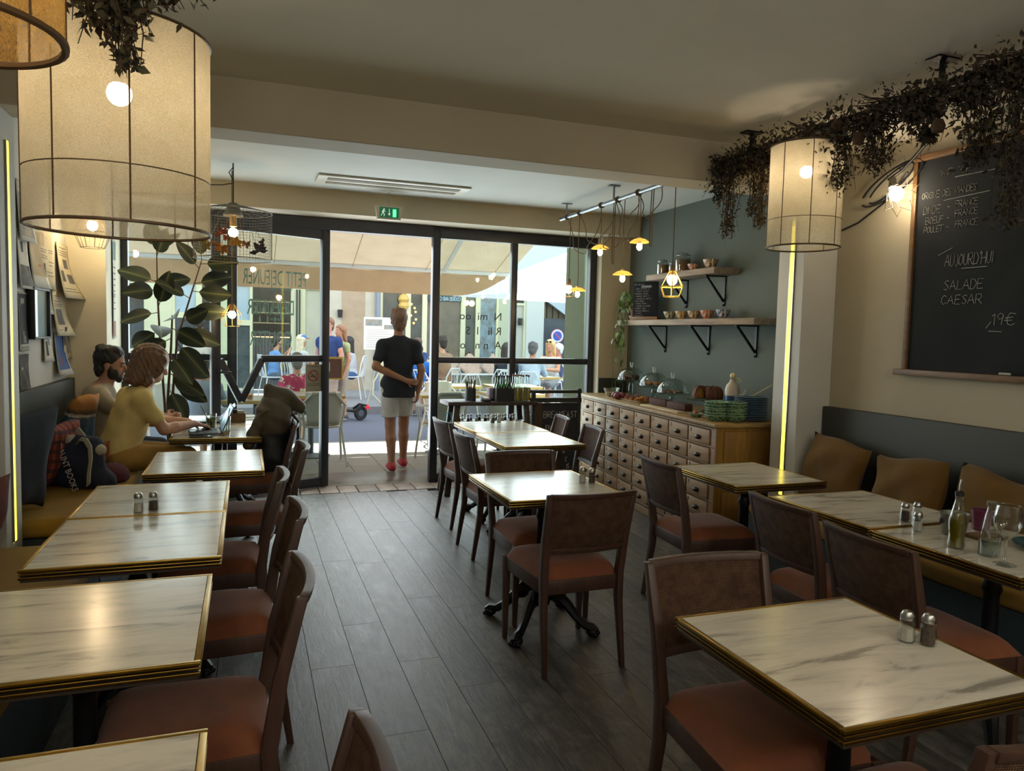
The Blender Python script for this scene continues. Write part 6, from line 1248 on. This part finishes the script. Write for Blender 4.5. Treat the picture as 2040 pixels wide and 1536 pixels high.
# ---------------------------------------------------------------- on the tables
TZ = .7507
salt_m = mat('salt', 'b9b4a8', .9, b=(200, .3)); pep_m = mat('pepper', '5b4636', .9, n=(220, '2e241c', 2), b=(200, .3)); sh_g = glassy('shaker_glass', 'f0f3f2', .07)
def shaker(loc, pepper, label, s=1.0):
    r = thing('pepper_shaker' if pepper else 'salt_shaker', label, 'shaker', loc); r.scale = (s,) * 3
    MB().lathe([(0, 0), (.0205, 0), (.0215, .01), (.018, .055), (.0155, .06)], 8).obj('glass_body', sh_g, r, smooth=20); MB().lathe([(0, .003), (.0175, .004), (.0165, .042 if pepper else .036), (0, .043 if pepper else .037)], 8).obj('contents', pep_m if pepper else salt_m, r, smooth=20)
    MB().lathe([(.0165, .058), (.0175, .06), (.0175, .070), (.012, .080), (0, .082)], 16).obj('metal_cap', steel_m, r); return r
shaker((1.612, 1.405, TZ), 0, 'salt shaker on the nearest right-hand table'); shaker((1.648, 1.372, TZ), 1, 'pepper shaker on the nearest right-hand table')
shaker((-.42, 3.33, TZ), 0, 'salt shaker on the left double table'); shaker((-.365, 3.335, TZ), 1, 'pepper shaker on the left double table')
shaker((1.665, 3.49, TZ), 0, 'salt shaker on the small centre table'); shaker((1.70, 3.45, TZ), 1, 'pepper shaker on the small centre table')
shaker((1.985, 5.98, TZ), 1, 'pepper shaker on the far half of the long centre table'); shaker((2.045, 5.985, TZ), 0, 'salt shaker on the far half of the long centre table')
shaker((2.70, 2.40, TZ), 1, 'pepper shaker at the edge of the empty table by the metal bucket'); shaker((2.765, 2.395, TZ), 0, 'rear salt shaker beside the metal bucket'); shaker((2.61, 2.255, TZ), 0, 'front salt shaker beside the metal bucket')
zn = mat('zinc', '8e8f88', .45, .7, n=(9, '777972')); bk = thing('bucket', 'small zinc bucket on the right-hand table', 'bucket', (2.715, 2.175, TZ)); MB().lathe([(0, .003), (.040, 0), (.042, .004), (.053, .085), (.055, .088), (.052, .088), (.040, .006), (0, .006)], 26).obj('wall', zn, bk)
for z_ in (.045, .058): MB().tube(ring(.0395 + z_ * .15, z_, 26), .0014, 5, closed=True).obj('bead', zn, bk)
MB().ell((-.056, .012, .058), (.006, .012, .012), 8, 6).obj('ear', blackpl, bk)
olive = glassy('olive_oil', '8a7a12', .1); oilm = mat('oil_green', '6b5c10', .1, spec=.6)
ol = thing('oil_bottle', 'tall glass bottle of olive oil with a steel pourer', 'bottle', (2.545, 2.025, TZ)); prof = [(.0, .0), (.030, .0), (.033, .01), (.028, .045), (.031, .085), (.031, .115), (.020, .155), (.013, .185), (.013, .205)]
MB().lathe([(0, .004), (.027, .005), (.030, .012), (.0255, .045), (.0285, .085), (.0285, .112), (.022, .135), (0, .136)], 22).obj('oil', oilm, ol); MB().lathe(prof, 22).obj('glass_body', clear_m, ol); MB().lathe([(.0, .20), (.0155, .20), (.0155, .215), (.008, .22), (0, .22)], 16).obj('stopper', blackpl, ol); MB().tube([(0, 0, .218), (.001, 0, .24), (.007, 0, .262)], .0032, 8).obj('pourer', steel_m, ol)
gbt = thing('glass_bottle', 'small clear glass bottle, part filled with water, beside the oil', 'bottle', (2.575, 1.915, TZ)); MB().lathe([(0, 0), (.034, 0), (.036, .008), (.036, .075), (.028, .12), (.016, .17), (.0145, .185), (.018, .187), (.018, .20), (.014, .203)], 24).obj('glass_body', clear_m, gbt); MB().lathe([(0, .004), (.033, .005), (.033, .058), (0, .058)], 20).obj('water', glassy('water', 'd5e2e0', .12), gbt); MB().lathe([(0, .2), (.0185, .2), (.0185, .19), (.017, .188)], 18).obj('lip', clear_m, gbt)
wg = thing('wine_glass', 'clear stemmed wine glass at the right edge of the picture', 'glass', (2.522, 1.815, TZ)); MB().lathe([(0, .004), (.036, .0), (.036, .002), (.006, .010), (.0035, .03), (.0035, .085), (.010, .095), (.037, .12), (.046, .15), (.044, .18), (.037, .212)], 28).obj('bowl_and_stem', clear_m, wg, smooth=180); MB().tube(ring(.037, .212, 28), .0012, 5, closed=True).obj('lip', clear_m, wg)
tg = thing('tumbler', 'small water tumbler cut by the right edge of the picture', 'glass', (2.66, 1.75, TZ)); MB().lathe([(0, .004), (.028, 0), (.034, .085)], 22).obj('wall', clear_m, tg)
tq = thing('teal_plate', 'dark teal plate with leftovers behind the wine glass', 'plate', (2.86, 1.90, TZ)); MB().lathe([(0, .003), (.07, 0), (.11, .02), (.112, .024), (.07, .008), (0, .008)], 28).obj('glazed_body', mat('teal_glaze', '1c4650', .25), tq); MB().ell((0, 0, .018), (.06, .05, .02), 12, 7).obj('leftovers', mat('leftovers', '6e5a3a', .8, n=(40, '3f3322'), b=(60, .5)), tq)
mg = thing('mug', 'purple mug behind the olive oil bottle', 'mug', (2.90, 2.20, TZ)); MB().lathe([(0, 0), (.032, 0), (.038, .07), (.041, .085), (.036, .085), (.033, .01), (0, .01)], 22).obj('glazed_body', mat('plum_glaze', '5a2440', .3), mg); MB().tube([(.036, 0, .065), (.06, 0, .06), (.062, 0, .03), (.036, 0, .022)], .006, 8).obj('handle', mat('plum_glaze', '5a2440'), mg)
wp_ = thing('wooden_board', 'small wooden board behind the olive oil bottle', 'board', (2.80, 2.10, TZ)); MB().b2(-.07, .07, -.05, .05, 0, .012).obj('board', oakf, wp_, bevel=.003)
# laptop table
key = mat('key_black', '1b1c20', .5); scr = mat('screen_dim', '5f728a', .25, emit=('8fa6c4', .35)); lapm = mat('laptop_shell', '2b2d33', .4, .3)
def laptop(label, x, y, rz, open_=1.9, w=.30, d=.21):
    r = thing('laptop', label, 'laptop', (x, y, TZ), rz)                    # hinge towards +Y
    MB().b2(-w / 2, w / 2, -d / 2, d / 2, .002, .015).obj('base', lapm, r, bevel=.003); c, s = math.cos(open_ - PI / 2), math.sin(open_ - PI / 2)
    M_ = Matrix.Translation((0, d / 2, .016)) @ Matrix.Rotation(-(open_ - PI / 2), 4, 'X')
    g = MB().b2(-w / 2, w / 2, 0, .007, 0, d * .95); g.v = [tuple(M_ @ Vector(v)) for v in g.v]; ld = g.obj('lid', lapm, r, bevel=.002)
    g = MB().b2(-w / 2 + .01, w / 2 - .01, -.0015, 0, .012, d * .92); g.v = [tuple(M_ @ Vector(v)) for v in g.v]; g.obj('screen', scr, ld, smooth=0)
    kb_ = MB()
    for i in range(5):
        for j in range(13): kb_.b2(-w / 2 + .015 + j * (w - .03) / 13, -w / 2 + .012 + (j + 1) * (w - .03) / 13, .07 - i * .02, .086 - i * .02, .015, .0175)
    k_ = kb_.obj('keyboard', key, r, smooth=0); k_['kind'] = 'stuff'; MB().b2(-.045, .045, -.095, -.04, .0148, .0156).obj('trackpad', mat('trackpad', '3a3c42', .3), r, smooth=0)
laptop('open black laptop the woman in yellow types on', -.29, 5.74, -PI / 2 + .10, 2.0)
laptop('slim grey laptop lying before the bearded man', -.30, 6.42, -PI / 2 + .05, 2.35, .27, .18)
ph = thing('phone', 'black smartphone lying at the near edge of the laptop table', 'phone', (-.30, 5.515, TZ), .05); MB().b2(-.075, .075, -.035, .035, 0, .008).obj('body', blackpl, ph, bevel=.004); MB().b2(-.070, .070, -.031, .031, .008, .0086).obj('screen', mat('phone_glass', '3a3f46', .08), ph, smooth=0)
ph = thing('phone', 'grey phone half under the laptop, behind the black smartphone', 'phone', (-.22, 5.60, TZ), .12); MB().b2(-.07, .07, -.03, .03, 0, .007).obj('body', mat('phone_grey', '5b5c5e', .3), ph, bevel=.003); MB().b2(-.066, .066, -.027, .027, .007, .0076).obj('screen', mat('phone_glass', '3a3f46'), ph, smooth=0)
def drink(label, x, y, r0, h, fill, fh, straw=None):
    t_ = thing('drinking_glass', label, 'glass', (x, y, TZ)); MB().lathe([(0, .004), (r0 * .85, 0), (r0, h)], 24).obj('glass_wall', clear_m, t_)
    g = MB()
    for k in range(14): a = 2 * PI * k / 14; g.cyl((r0 * .87 * math.cos(a), r0 * .87 * math.sin(a), .02), (r0 * 1.0 * math.cos(a), r0 * 1.0 * math.sin(a), h * .8), .0016, 4)
    g.obj('ribbing', clear_m, t_)
    if fill: MB().lathe([(0, .005), (r0 * .83, .005), (r0 * .9, fh), (0, fh)], 20).obj('drink', fill, t_)
    if straw: MB().cyl((0, 0, .01), straw, .003, 6).obj('straw', mat('straw', '4a4038', .6), t_)
drink('nearly empty ribbed tumbler with a spoon, beside the laptop', -.145, 5.60, .037, .135, mat('milky_coffee', 'a98a68', .4), .03, (.03, 0, .19)); drink('green drink in a glass behind the laptop, with a straw', -.255, 6.02, .040, .11, glassy('green_juice', '9aa52c', .06), .075, (-.075, 0, .17)); drink('pale drink in a tumbler on the table outside the door glass', .03, 8.35, .04, .14, glassy('amber_juice', 'd0a060', .06), .06)
cd_ = thing('wooden_caddy', 'small wooden caddy with napkins on the window table', 'caddy', (-.07, 6.36, TZ)); 
for a in ((-.06, -.05, -.05, .05, 0, .075), (.05, .06, -.05, .05, 0, .075), (-.05, .05, -.05, -.042, 0, .075), (-.05, .05, .042, .05, 0, .075), (-.05, .05, -.042, .042, 0, .008)): MB().b2(*a).obj('panel', oakf, cd_, smooth=0)
MB().b2(-.03, .04, -.03, .03, .008, .095).obj('napkin_block', paper_m, cd_, smooth=0); MB().lathe([(0, .0), (.018, 0), (.018, .03), (0, .03)], 12, (-.02, -.03, .075)).obj('jar_lid', blackpl, cd_)
mn = thing('newspaper', 'folded newspaper lying on the window table', 'newspaper', (.02, 6.62, TZ), .3); MB().grid(lambda u, v: ((u - .5) * .30, (v - .5) * .2, .004 + .014 * math.sin(u * 3)), 8, 4).obj('folded_sheet', paper_m, mn, smooth=180, solid=.004)

# ---------------------------------------------------------------- console table with bottles by the right window
kw = wood('dark_trestle', '3b312a', '2e2620', .5, (2, 12, 12), 3); kt = thing('console_table', 'dark wooden console table with bottles and cutlery before the right window', 'table', (2.18, 6.70, 0))
MB().b2(-.44, .45, -.16, .17, .845, .88).obj('top', kw, kt, bevel=.004); MB().b2(-.36, .37, -.12, .13, .66, .685).obj('lower_shelf', kw, kt, bevel=.003)
for sx_ in (-1, 1):
    for sy_ in (-1, 1): MB().beam((sx_ * .43, sy_ * .13, 0), (sx_ * .34, sy_ * .10, .845), .055, .04, (0, 1, 0)).obj('leg', kw, kt, bevel=.003)
KX, KY, KZ = 2.18, 6.70, .8805
ct = thing('cutlery_pot', 'dark pot of knives and forks on the console table', 'pot', (1.985, 6.66, KZ)); MB().lathe([(0, 0), (.052, 0), (.052, .12), (.047, .12), (.047, .01), (0, .01)], 22).obj('pot', mat('dark_pot', '26272c', .5), ct); rn = random.Random(2)
for k in range(14): a = rn.random() * 6.28; MB().beam((.02 * math.cos(a), .02 * math.sin(a), .012), (.048 * math.cos(a), .048 * math.sin(a), .17 + .04 * rn.random()), .011, .003).obj('cutlery_handle', mat('cutlery_dark', '3b332e', .4, rnd=.3) if k % 4 else steel_m, ct)
cr = thing('card_reader', 'black card reader with a small pale screen on the console table', 'card reader', (2.12, 6.60, KZ), .1); MB().prism([(-.05, 0), (.05, 0), (.05, .045), (-.05, .02)], -.035, .035, Matrix.Rotation(PI / 2, 4, 'X') @ Matrix.Rotation(PI / 2, 4, 'Y')).obj('shell', blackpl, cr, bevel=.004); MB().beam((0, -.03, .029), (0, .03, .044), .05, .002).obj('screen', mat('reader_screen', 'b39a7a', .4), cr)
bn = thing('bottle_crate', 'black tub of green bottles on the console table', 'crate', (2.31, 6.68, KZ)); 
for a in ((-.085, .085, -.08, -.074, 0, .12), (-.085, .085, .074, .08, 0, .12), (-.085, -.079, -.074, .074, 0, .12), (.079, .085, -.074, .074, 0, .12), (-.079, .079, -.074, .074, 0, .006)): MB().b2(*a).obj('side', mat('tub_black', '171a22', .5), bn, smooth=0)
gg = glassy('green_bottle_glass', '1f7a2a', .12)
def bottle(label, loc, m, h, capm, group, liquid=None):
    b_ = thing('bottle', label, 'bottle', loc, 0, group); MB().lathe([(0, .002), (.023, 0), (.024, h * .55), (.011, h * .72), (.010, h * .93)], 14).obj('glass_body', m, b_); MB().lathe([(0, h * .93), (.012, h * .93), (.012, h), (0, h)], 10).obj('cap', capm, b_)
    if liquid: MB().lathe([(0, .004), (.0215, .004), (.0215, h * .52), (0, h * .53)], 12).obj('liquid', liquid, b_)
for k in range(6): bottle('green glass bottle, %s of the %s row in the black tub' % (('left', 'middle', 'right')[k % 3], ('front', 'back')[k // 3]), (2.255 + .055 * (k % 3), 6.65 + .06 * (k // 3), KZ + .0065), gg, .235, blackpl, 'green bottles in the tub')
yo = mat('yellow_oil', 'a8900f', .15)
for k in range(8): bottle('bottle of yellow oil, %s of the %s row on the console table' % (('left', 'middle', 'right')[k % 3], ('front', 'middle', 'back')[k // 3]), (2.44 + .056 * (k % 3), 6.62 + .06 * (k // 3), KZ), clear_m, .25, oakf, 'oil bottles on the console table', yo)
sp_ = thing('napkin_stack', 'stack of lilac paper napkins behind the card reader', 'napkins', (2.20, 6.73, KZ)); MB().b2(-.02, .02, -.05, .05, 0, .12).obj('napkin_pile', mat('lilac_paper', '8d8391', .8), sp_, bevel=.006); MB().b2(-.026, .026, -.055, .055, 0, .02).obj('holder', blackpl, sp_, bevel=.003)
me_ = thing('menu_card', 'flat menu card on the left end of the console table', 'menu', (1.86, 6.62, KZ), .2); MB().b2(-.10, .10, -.07, .07, 0, .003).obj('card', mat('menu_grey', '8d9197', .5), me_, smooth=0); MB().b2(-.08, .08, -.05, .05, .003, .0036).obj('print', grey_p, me_, smooth=0)
for k in range(14): shaker((1.87 + .043 * k, 6.63 + .05 * (k % 2), .6855), k % 3 != 1, 'spare glass shaker, %s on the lower shelf of the console table' % (['leftmost'] + [q + ' from the left' for q in ('second', 'third', 'fourth', 'fifth', 'sixth', 'seventh')] + [q + ' from the right' for q in ('seventh', 'sixth', 'fifth', 'fourth', 'third', 'second')] + ['rightmost'])[k], .85)['group'] = 'spare shakers under the console table'
bgk = thing('shopping_bag', 'turquoise and purple bag hanging at the left leg of the console table', 'bag', (1.745, 6.56, .42), .2); sdf('bag_body', [('c', (0, 0, .06), .07, (0, 0, .22), .06, .05)], .012, mat('teal_nylon', '1f8f9a', .6, n=(9, '4a3a6a')), bgk, noise=lambda X, Y, Z: .006 * np.sin(40 * X + 30 * Z)); MB().tube([(-.03, 0, .27), (-.02, 0, .36), (.03, 0, .36), (.04, 0, .27)], .006, 6).obj('handle', mat('teal_cord', '2aa6c0', .6), bgk)
# chalked breakfast stand
st = thing('breakfast_stand', 'black crate stand with a chalked breakfast board beside the cabinet', 'sign', (2.87, 6.62, 0)); bkp = mat('stand_black', '22241f', .6, n=(8, '2a2c27')); MB().b2(-.17, .20, -.012, .0, .16, .86).obj('slate_panel', mat('stand_slate', '1b2027', .7, n=(6, '232830')), st, smooth=0)
MB().b2(-.24, -.17, -.015, .02, .12, .86).obj('brown_plank', wood('brown_plank', '4e3626', '3b2a1e', .6, (12, 12, 2), 3), st, smooth=0); MB().b2(.20, .235, -.02, .02, .0, 1.0).obj('post', bkp, st, smooth=0); MB().b2(-.28, -.245, -.02, .02, .0, .98).obj('post', bkp, st, smooth=0)
for z_, h_ in ((.955, .03), (.865, .045), (.10, .05)): MB().b2(-.29, .24, -.025, .025, z_, z_ + h_).obj('cross_bar', bkp, st, smooth=0)
g = MB(); 
for s_, x_, z_, sz in (('BREAKFAST', -.155, .715, .062), ('EGGS', -.13, .60, .04), ('SEIA  HI', -.09, .36, .042), ('N  M  E', -.06, .28, .042), ('IS', .10, .21, .045)): chalk(g, s_, x_, z_, sz, lambda a, b: (a, -.0135, b), .0028, .04, .2, .06, .72)
g.obj('chalk_writing', chm, st, smooth=0)['kind'] = 'stuff'

# ---------------------------------------------------------------- terrace furniture outside
wmet = mat('white_metal', 'd6dde0'); gmet = mat('grey_chair_metal', 'c0c4ba', .45); tanseat = mat('tan_seat', 'b59a78', .6); ttop = mat('outdoor_top', 'c3c2b4', .3); brs = mat('brass_band', 'c9a860', .4, .6)
def armchair():
    r = thing('terrace_armchair', 'x', 'chair'); MB().grid(lambda u, v: ((u - .5) * .40 * (1 - .12 * (1 - v)), -.20 - .06 * v - .05 * math.sin(PI * u) * .6, .46 + .36 * v), 8, 5).obj('backrest', gmet, r, smooth=180, solid=.012); MB().lathe([(0, .44), (.20, .44), (.215, .452), (.20, .465), (0, .468)], 24, sx=1.0, sy=1.0).obj('seat', tanseat, r)
    MB().tube([(-.25, .16, .64), (-.27, -.05, .66), (-.235, -.22, .68), (-.12, -.30, .82), (.12, -.30, .82), (.235, -.22, .68), (.27, -.05, .66), (.25, .16, .64)], .016, 8).obj('arm_rail', gmet, r); MB().tube(ring(.215, .43, 24), .014, 6, closed=True).obj('seat_ring', gmet, r)
    for sx_ in (-1, 1): MB().tube([(sx_ * .25, .16, .64), (sx_ * .22, .15, .43), (sx_ * .25, .22, 0)], .014, 8).obj('leg', gmet, r); MB().tube([(sx_ * .235, -.22, .68), (sx_ * .20, -.16, .43), (sx_ * .25, -.30, 0)], .014, 8).obj('leg', gmet, r)
    return r
ac0 = armchair(); ac0.location = (.80, 8.60, 0); tag(ac0, 'grey metal armchair just left of the doorway, its back to us', None, 'grey terrace armchairs')
dup(ac0, (2.18, 8.5, 0), .1, 'grey metal armchair just right of the standing man', 'grey terrace armchairs'); dup(ac0, (3.0, 8.75, 0), -.1, 'grey metal armchair behind the console table, outside the glass', 'grey terrace armchairs'); dup(ac0, (-.95, 9.25, 0), 2.8, 'grey metal armchair far left outside, beyond the seated man', 'grey terrace armchairs'); dup(ac0, (2.55, 9.9, 0), PI, 'grey metal armchair in the sun facing us beyond the right window', 'grey terrace armchairs')
def ttable(w, d_):
    r = thing('terrace_table', 'x', 'table'); MB().b2(-w / 2, w / 2, -d_ / 2, d_ / 2, .72, .748).obj('top', ttop, r, bevel=.004); g_ = MB()
    for s in (-1, 1): g_.b2(-w / 2 - .004, w / 2 + .004, s * d_ / 2 - .004, s * d_ / 2 + .004, .715, .75).b2(s * w / 2 - .004, s * w / 2 + .004, -d_ / 2, d_ / 2, .715, .75)
    g_.obj('brass_band', brs, r, smooth=0); MB().cyl((0, 0, .02), (0, 0, .72), .035, 12).obj('column', mat('column_grey', '4f565e', .5), r); MB().lathe([(0, 0), (.23, 0), (.23, .012), (.04, .03), (0, .03)], 24).obj('base_plate', mat('base_grey', '6d7074', .5), r); return r
tt0 = ttable(.72, .66); tt0.location = (.72, 9.08, 0); tag(tt0, 'terrace table left of the doorway carrying the small framed sign', None, 'terrace tables')
dup(tt0, (.10, 8.52, 0), 0, 'terrace table right of the man in pale blue shirt', 'terrace tables'); dup(tt0, (2.35, 9.05, 0), 0, 'terrace table right of the standing man, outside the glass', 'terrace tables'); dup(tt0, (2.85, 10.55, 0), .0, 'sunlit terrace table far right near the kerb', 'terrace tables'); dup(tt0, (3.75, 10.4, 0), 0, 'sunlit terrace table beyond the window mullion', 'terrace tables'); dup(tt0, (3.25, 9.1, 0), 0, 'terrace table in the right corner outside the glass', 'terrace tables'); dup(tt0, (5.25, 13.15, -.03), .1, 'white table shared by the blonde woman and the man in pale blue', 'terrace tables')
fs_ = thing('framed_sign', 'small gold-framed brown sign on a stand, seen from behind on the terrace table', 'sign', (.86, 9.0, .75)); MB().b2(-.11, .21, -.008, .008, .19, .43).obj('back_panel', mat('brown_board', '6f5148', .7), fs_, smooth=0)
for a in ((-.12, .22, .42, .445), (-.12, .22, .175, .19), (-.12, -.105, .19, .42), (.205, .22, .19, .42)): MB().b2(a[0], a[1], -.014, .012, a[2], a[3]).obj('gold_edge', mat('gold_edge', 'd0b060', .4, .4), fs_, smooth=0)
MB().b2(-.01, .02, -.02, .012, .0, .33).obj('stand_post', mat('pale_gold', 'c9b27a', .5), fs_, smooth=0); MB().b2(-.06, .08, -.05, .06, 0, .012).obj('foot', mat('pale_gold', 'c9b27a'), fs_, smooth=0); MB().b2(-.03, .07, -.016, -.009, .27, .38).obj('label', mat('pale_label', 'd9cf9a', .6), fs_, smooth=0)
def wirechair():
    r = thing('wire_chair', 'x', 'chair'); MB().tube([(-.20, -.2, .46), (-.21, -.24, .72), (-.12, -.27, .88), (.12, -.27, .88), (.21, -.24, .72), (.20, -.2, .46)], .014, 6).obj('back_hoop', wmet, r); MB().lathe([(0, .44), (.21, .44), (.22, .455), (.21, .465), (0, .465)], 20).obj('seat', wmet, r); g_ = MB()
    for k in range(5): g_.tube([(-.14 + .07 * k, -.2, .46), (.05 * math.sin(k) - .07 + .05 * k, -.25, .66), (-.11 + .055 * k, -.265, .87)], .007, 5)
    g_.obj('back_wire', wmet, r)
    for sx_ in (-1, 1):
        MB().tube([(sx_ * .16, .15, .45), (sx_ * .21, .2, 0)], .012, 6).obj('leg', wmet, r); MB().tube([(sx_ * .17, -.17, .45), (sx_ * .22, -.25, 0)], .012, 6).obj('leg', wmet, r)
    return r
wc = wirechair(); wc.location = (2.03, 15.38, ZP); wc.rotation_euler = (0, 0, 1.2); tag(wc, 'white wire chair under the dark long-haired woman', None, 'white wire chairs')
for x_, y_, a_, z_, lb in ((.49, 15.2, -1.3, ZP, 'white wire chair under the boy in light blue'), (.91, 14.4, -1.0, ZP, 'white wire chair under the woman in the cap'), (2.86, 12.9, -.3, 0, 'white wire chair under the man in bright blue'), (3.35, 15.0, 2.4, ZP, 'white wire chair under the man in navy'), (3.5, 13.5, .6, 0, 'white wire chair under the man in tan'), (4.62, 13.2, -.5, 0, 'white wire chair under the woman in black'), (4.86, 12.5, -.55, 0, 'white wire chair under the grey-haired man in pale blue'), (5.86, 13.95, 2.4, ZP, 'white wire chair under the blonde woman'), (6.42, 14.7, 1.4, ZP, 'white wire chair under the white-haired woman'), (3.95, 11.2, .2, -.03, 'empty white wire chair behind the bottles beyond the glass'), (4.25, 12.2, 2.6, -.03, 'empty white wire chair left of the window mullion'), (3.3, 11.6, .4, -.03, 'empty white wire chair on the road beyond the bottles')): dup(wc, (x_, y_, z_ - (.03 if 10.2 < y_ < 13.7 and z_ == 0 else 0)), a_, lb, 'white wire chairs')
for k, (x_, c_, lb) in enumerate(((4.6, 'a9978c', 'plain taupe cushion against the cafe front'), (5.15, 'b7917f', 'checked pink cushion against the cafe front, left'), (5.75, 'b7938a', 'checked pink cushion against the cafe front, right'))): cushion('cushion', lb, (x_, 17.25, .68), (.62, .52), (-.2, .75, 0), mat('far_cushion_%d' % k, c_, .9, n=(40 if k else 3, 'c9b8a8', 1)), None, 20 + k, .12, .85, 10)
fb_ = thing('white_bench', 'white slatted bench along the cafe front across the street', 'bench', (5.2, 17.2, ZP))
for k in range(3): MB().b2(-1.0, 1.0, -.2 + k * .14, -.08 + k * .14, .40, .43).obj('slat', wmet, fb_, smooth=0)
for k in range(12): MB().b2(-.98 + k * .175, -.92 + k * .175, .26, .29, .43, .72).obj('back_slat', wmet, fb_, smooth=0)
MB().b2(-1.0, 1.0, .25, .3, .72, .76).obj('top_rail', wmet, fb_, smooth=0)
for sx_ in (-.95, .95): MB().b2(sx_ - .03, sx_ + .03, -.2, .3, 0, .40).obj('leg', wmet, fb_, smooth=0)
sl_ = thing('terrace_stool', 'round white stool under the grey-haired woman in floral blouse', 'stool', (.60, 9.62, 0), 0, 'terrace stools'); MB().lathe([(0, .42), (.18, .42), (.19, .435), (.18, .45), (0, .45)], 20).obj('seat', wmet, sl_)
for k in range(4): a = k * PI / 2 + .6; MB().cyl((.15 * math.cos(a), .15 * math.sin(a), .42), (.21 * math.cos(a), .21 * math.sin(a), 0), .013, 8).obj('leg', wmet, sl_)
dup(sl_, (-.45, 8.38, 0), .3, 'round white stool under the man in pale blue outside the left window')
# wrought-iron menu easel
ez = thing('menu_easel', 'white wrought-iron easel with scrolls holding a printed menu board', 'sign', (2.38, 14.0, ZP)); iv = mat('ivory_iron', 'd3d2b8', .5)
MB().b2(-.32, .30, -.02, .0, 1.05, 1.66).obj('menu_sheet', mat('menu_white', 'd9dcdd', .6), ez, smooth=0); MB().b2(-.29, .02, -.024, -.02, 1.50, 1.62).obj('food_photo', mat('food_photo', 'a59a86', .6, n=(14, '5f7f93')), ez, smooth=0); MB().b2(.06, .27, -.024, -.02, 1.44, 1.52).obj('food_photo', mat('food_photo', 'a59a86'), ez, smooth=0)
g = MB()
for k in range(9): g.b2(-.27, .2 - .04 * (k % 3), -.023, -.02, 1.10 + .04 * k, 1.108 + .04 * k)
g.obj('menu_text', mat('menu_text_grey', 'b9bcc0', .7), ez, smooth=0)['kind'] = 'stuff'
def spiral(cx, cz, r0, turns, sgn=1, a0=0, n=30): return [(cx + r0 * (1 - .8 * k / n) * math.cos(a0 + sgn * turns * 2 * PI * k / n), -.03, cz + r0 * (1 - .8 * k / n) * math.sin(a0 + sgn * turns * 2 * PI * k / n)) for k in range(n + 1)]
for a in ((.20, .92, .16, 1.6, 1, 0), (.14, .30, .14, 1.7, 1, .5), (.12, .62, .14, 1.7, -1, 0), (.3, .12, .10, 1.5, -1, 1)): MB().tube(spiral(*a), .014, 6).obj('scroll', iv, ez)
MB().tube([(.28, -.03, 1.0), (.05, -.03, .75), (-.12, -.03, .45), (-.14, -.03, .2), (0, -.03, .05), (.2, -.03, .02)], .016, 6).tube([(-.2, .2, .0), (0, .02, 1.1), (.2, .2, .0)], .014, 6).obj('easel_frame', iv, ez)
MB().ell((.14, -.035, .76), (.13, .012, .10), 14, 8).obj('ivory_plate', iv, ez)
# electric scooter lying back wheel towards us
se = thing('electric_scooter', 'black electric scooter on the road, its rear wheel and red lamp showing', 'scooter', (1.84, 12.75, -.03), 0); MB().lathe([(.06, -.022), (.118, -.028), (.128, 0), (.118, .028), (.06, .022)], 24, (0, 0, .128), (PI / 2, 0, .5), closed=True).obj('tyre', mat('rubber', '1c1d20', .7), se); MB().lathe([(0, -.02), (.06, -.018), (.06, .018), (0, .02)], 18, (0, 0, .128), (PI / 2, 0, .5)).obj('hub', mat('hub_grey', '5f6268', .4, .6), se)
MB().beam((-.03, .0, .16), (-.42, .78, .13), .14, .045, (0, 0, 1)).obj('deck', blackpl, se, bevel=.01); MB().tube([(-.12, .06, .2), (-.02, .02, .28), (.10, -.05, .26)], .022, 8).obj('mudguard', blackpl, se); MB().b2(.08, .14, -.07, -.03, .20, .27).obj('tail_lamp', mat('lamp_red', 'b8283a', .3, emit=('b8283a', .4)), se, bevel=.008); MB().cyl((-.42, .78, .13), (-.46, .86, 1.1), .02, 10).obj('stem', blackpl, se); MB().cyl((-.66, .78, 1.1), (-.28, .94, 1.1), .016, 8).obj('handlebar', blackpl, se)
MB().lathe([(.06, -.022), (.118, -.028), (.128, 0), (.118, .028), (.06, .022)], 20, (-.48, .90, .128), (PI / 2, 0, 1.1), closed=True).obj('tyre', mat('rubber', '1c1d20'), se)
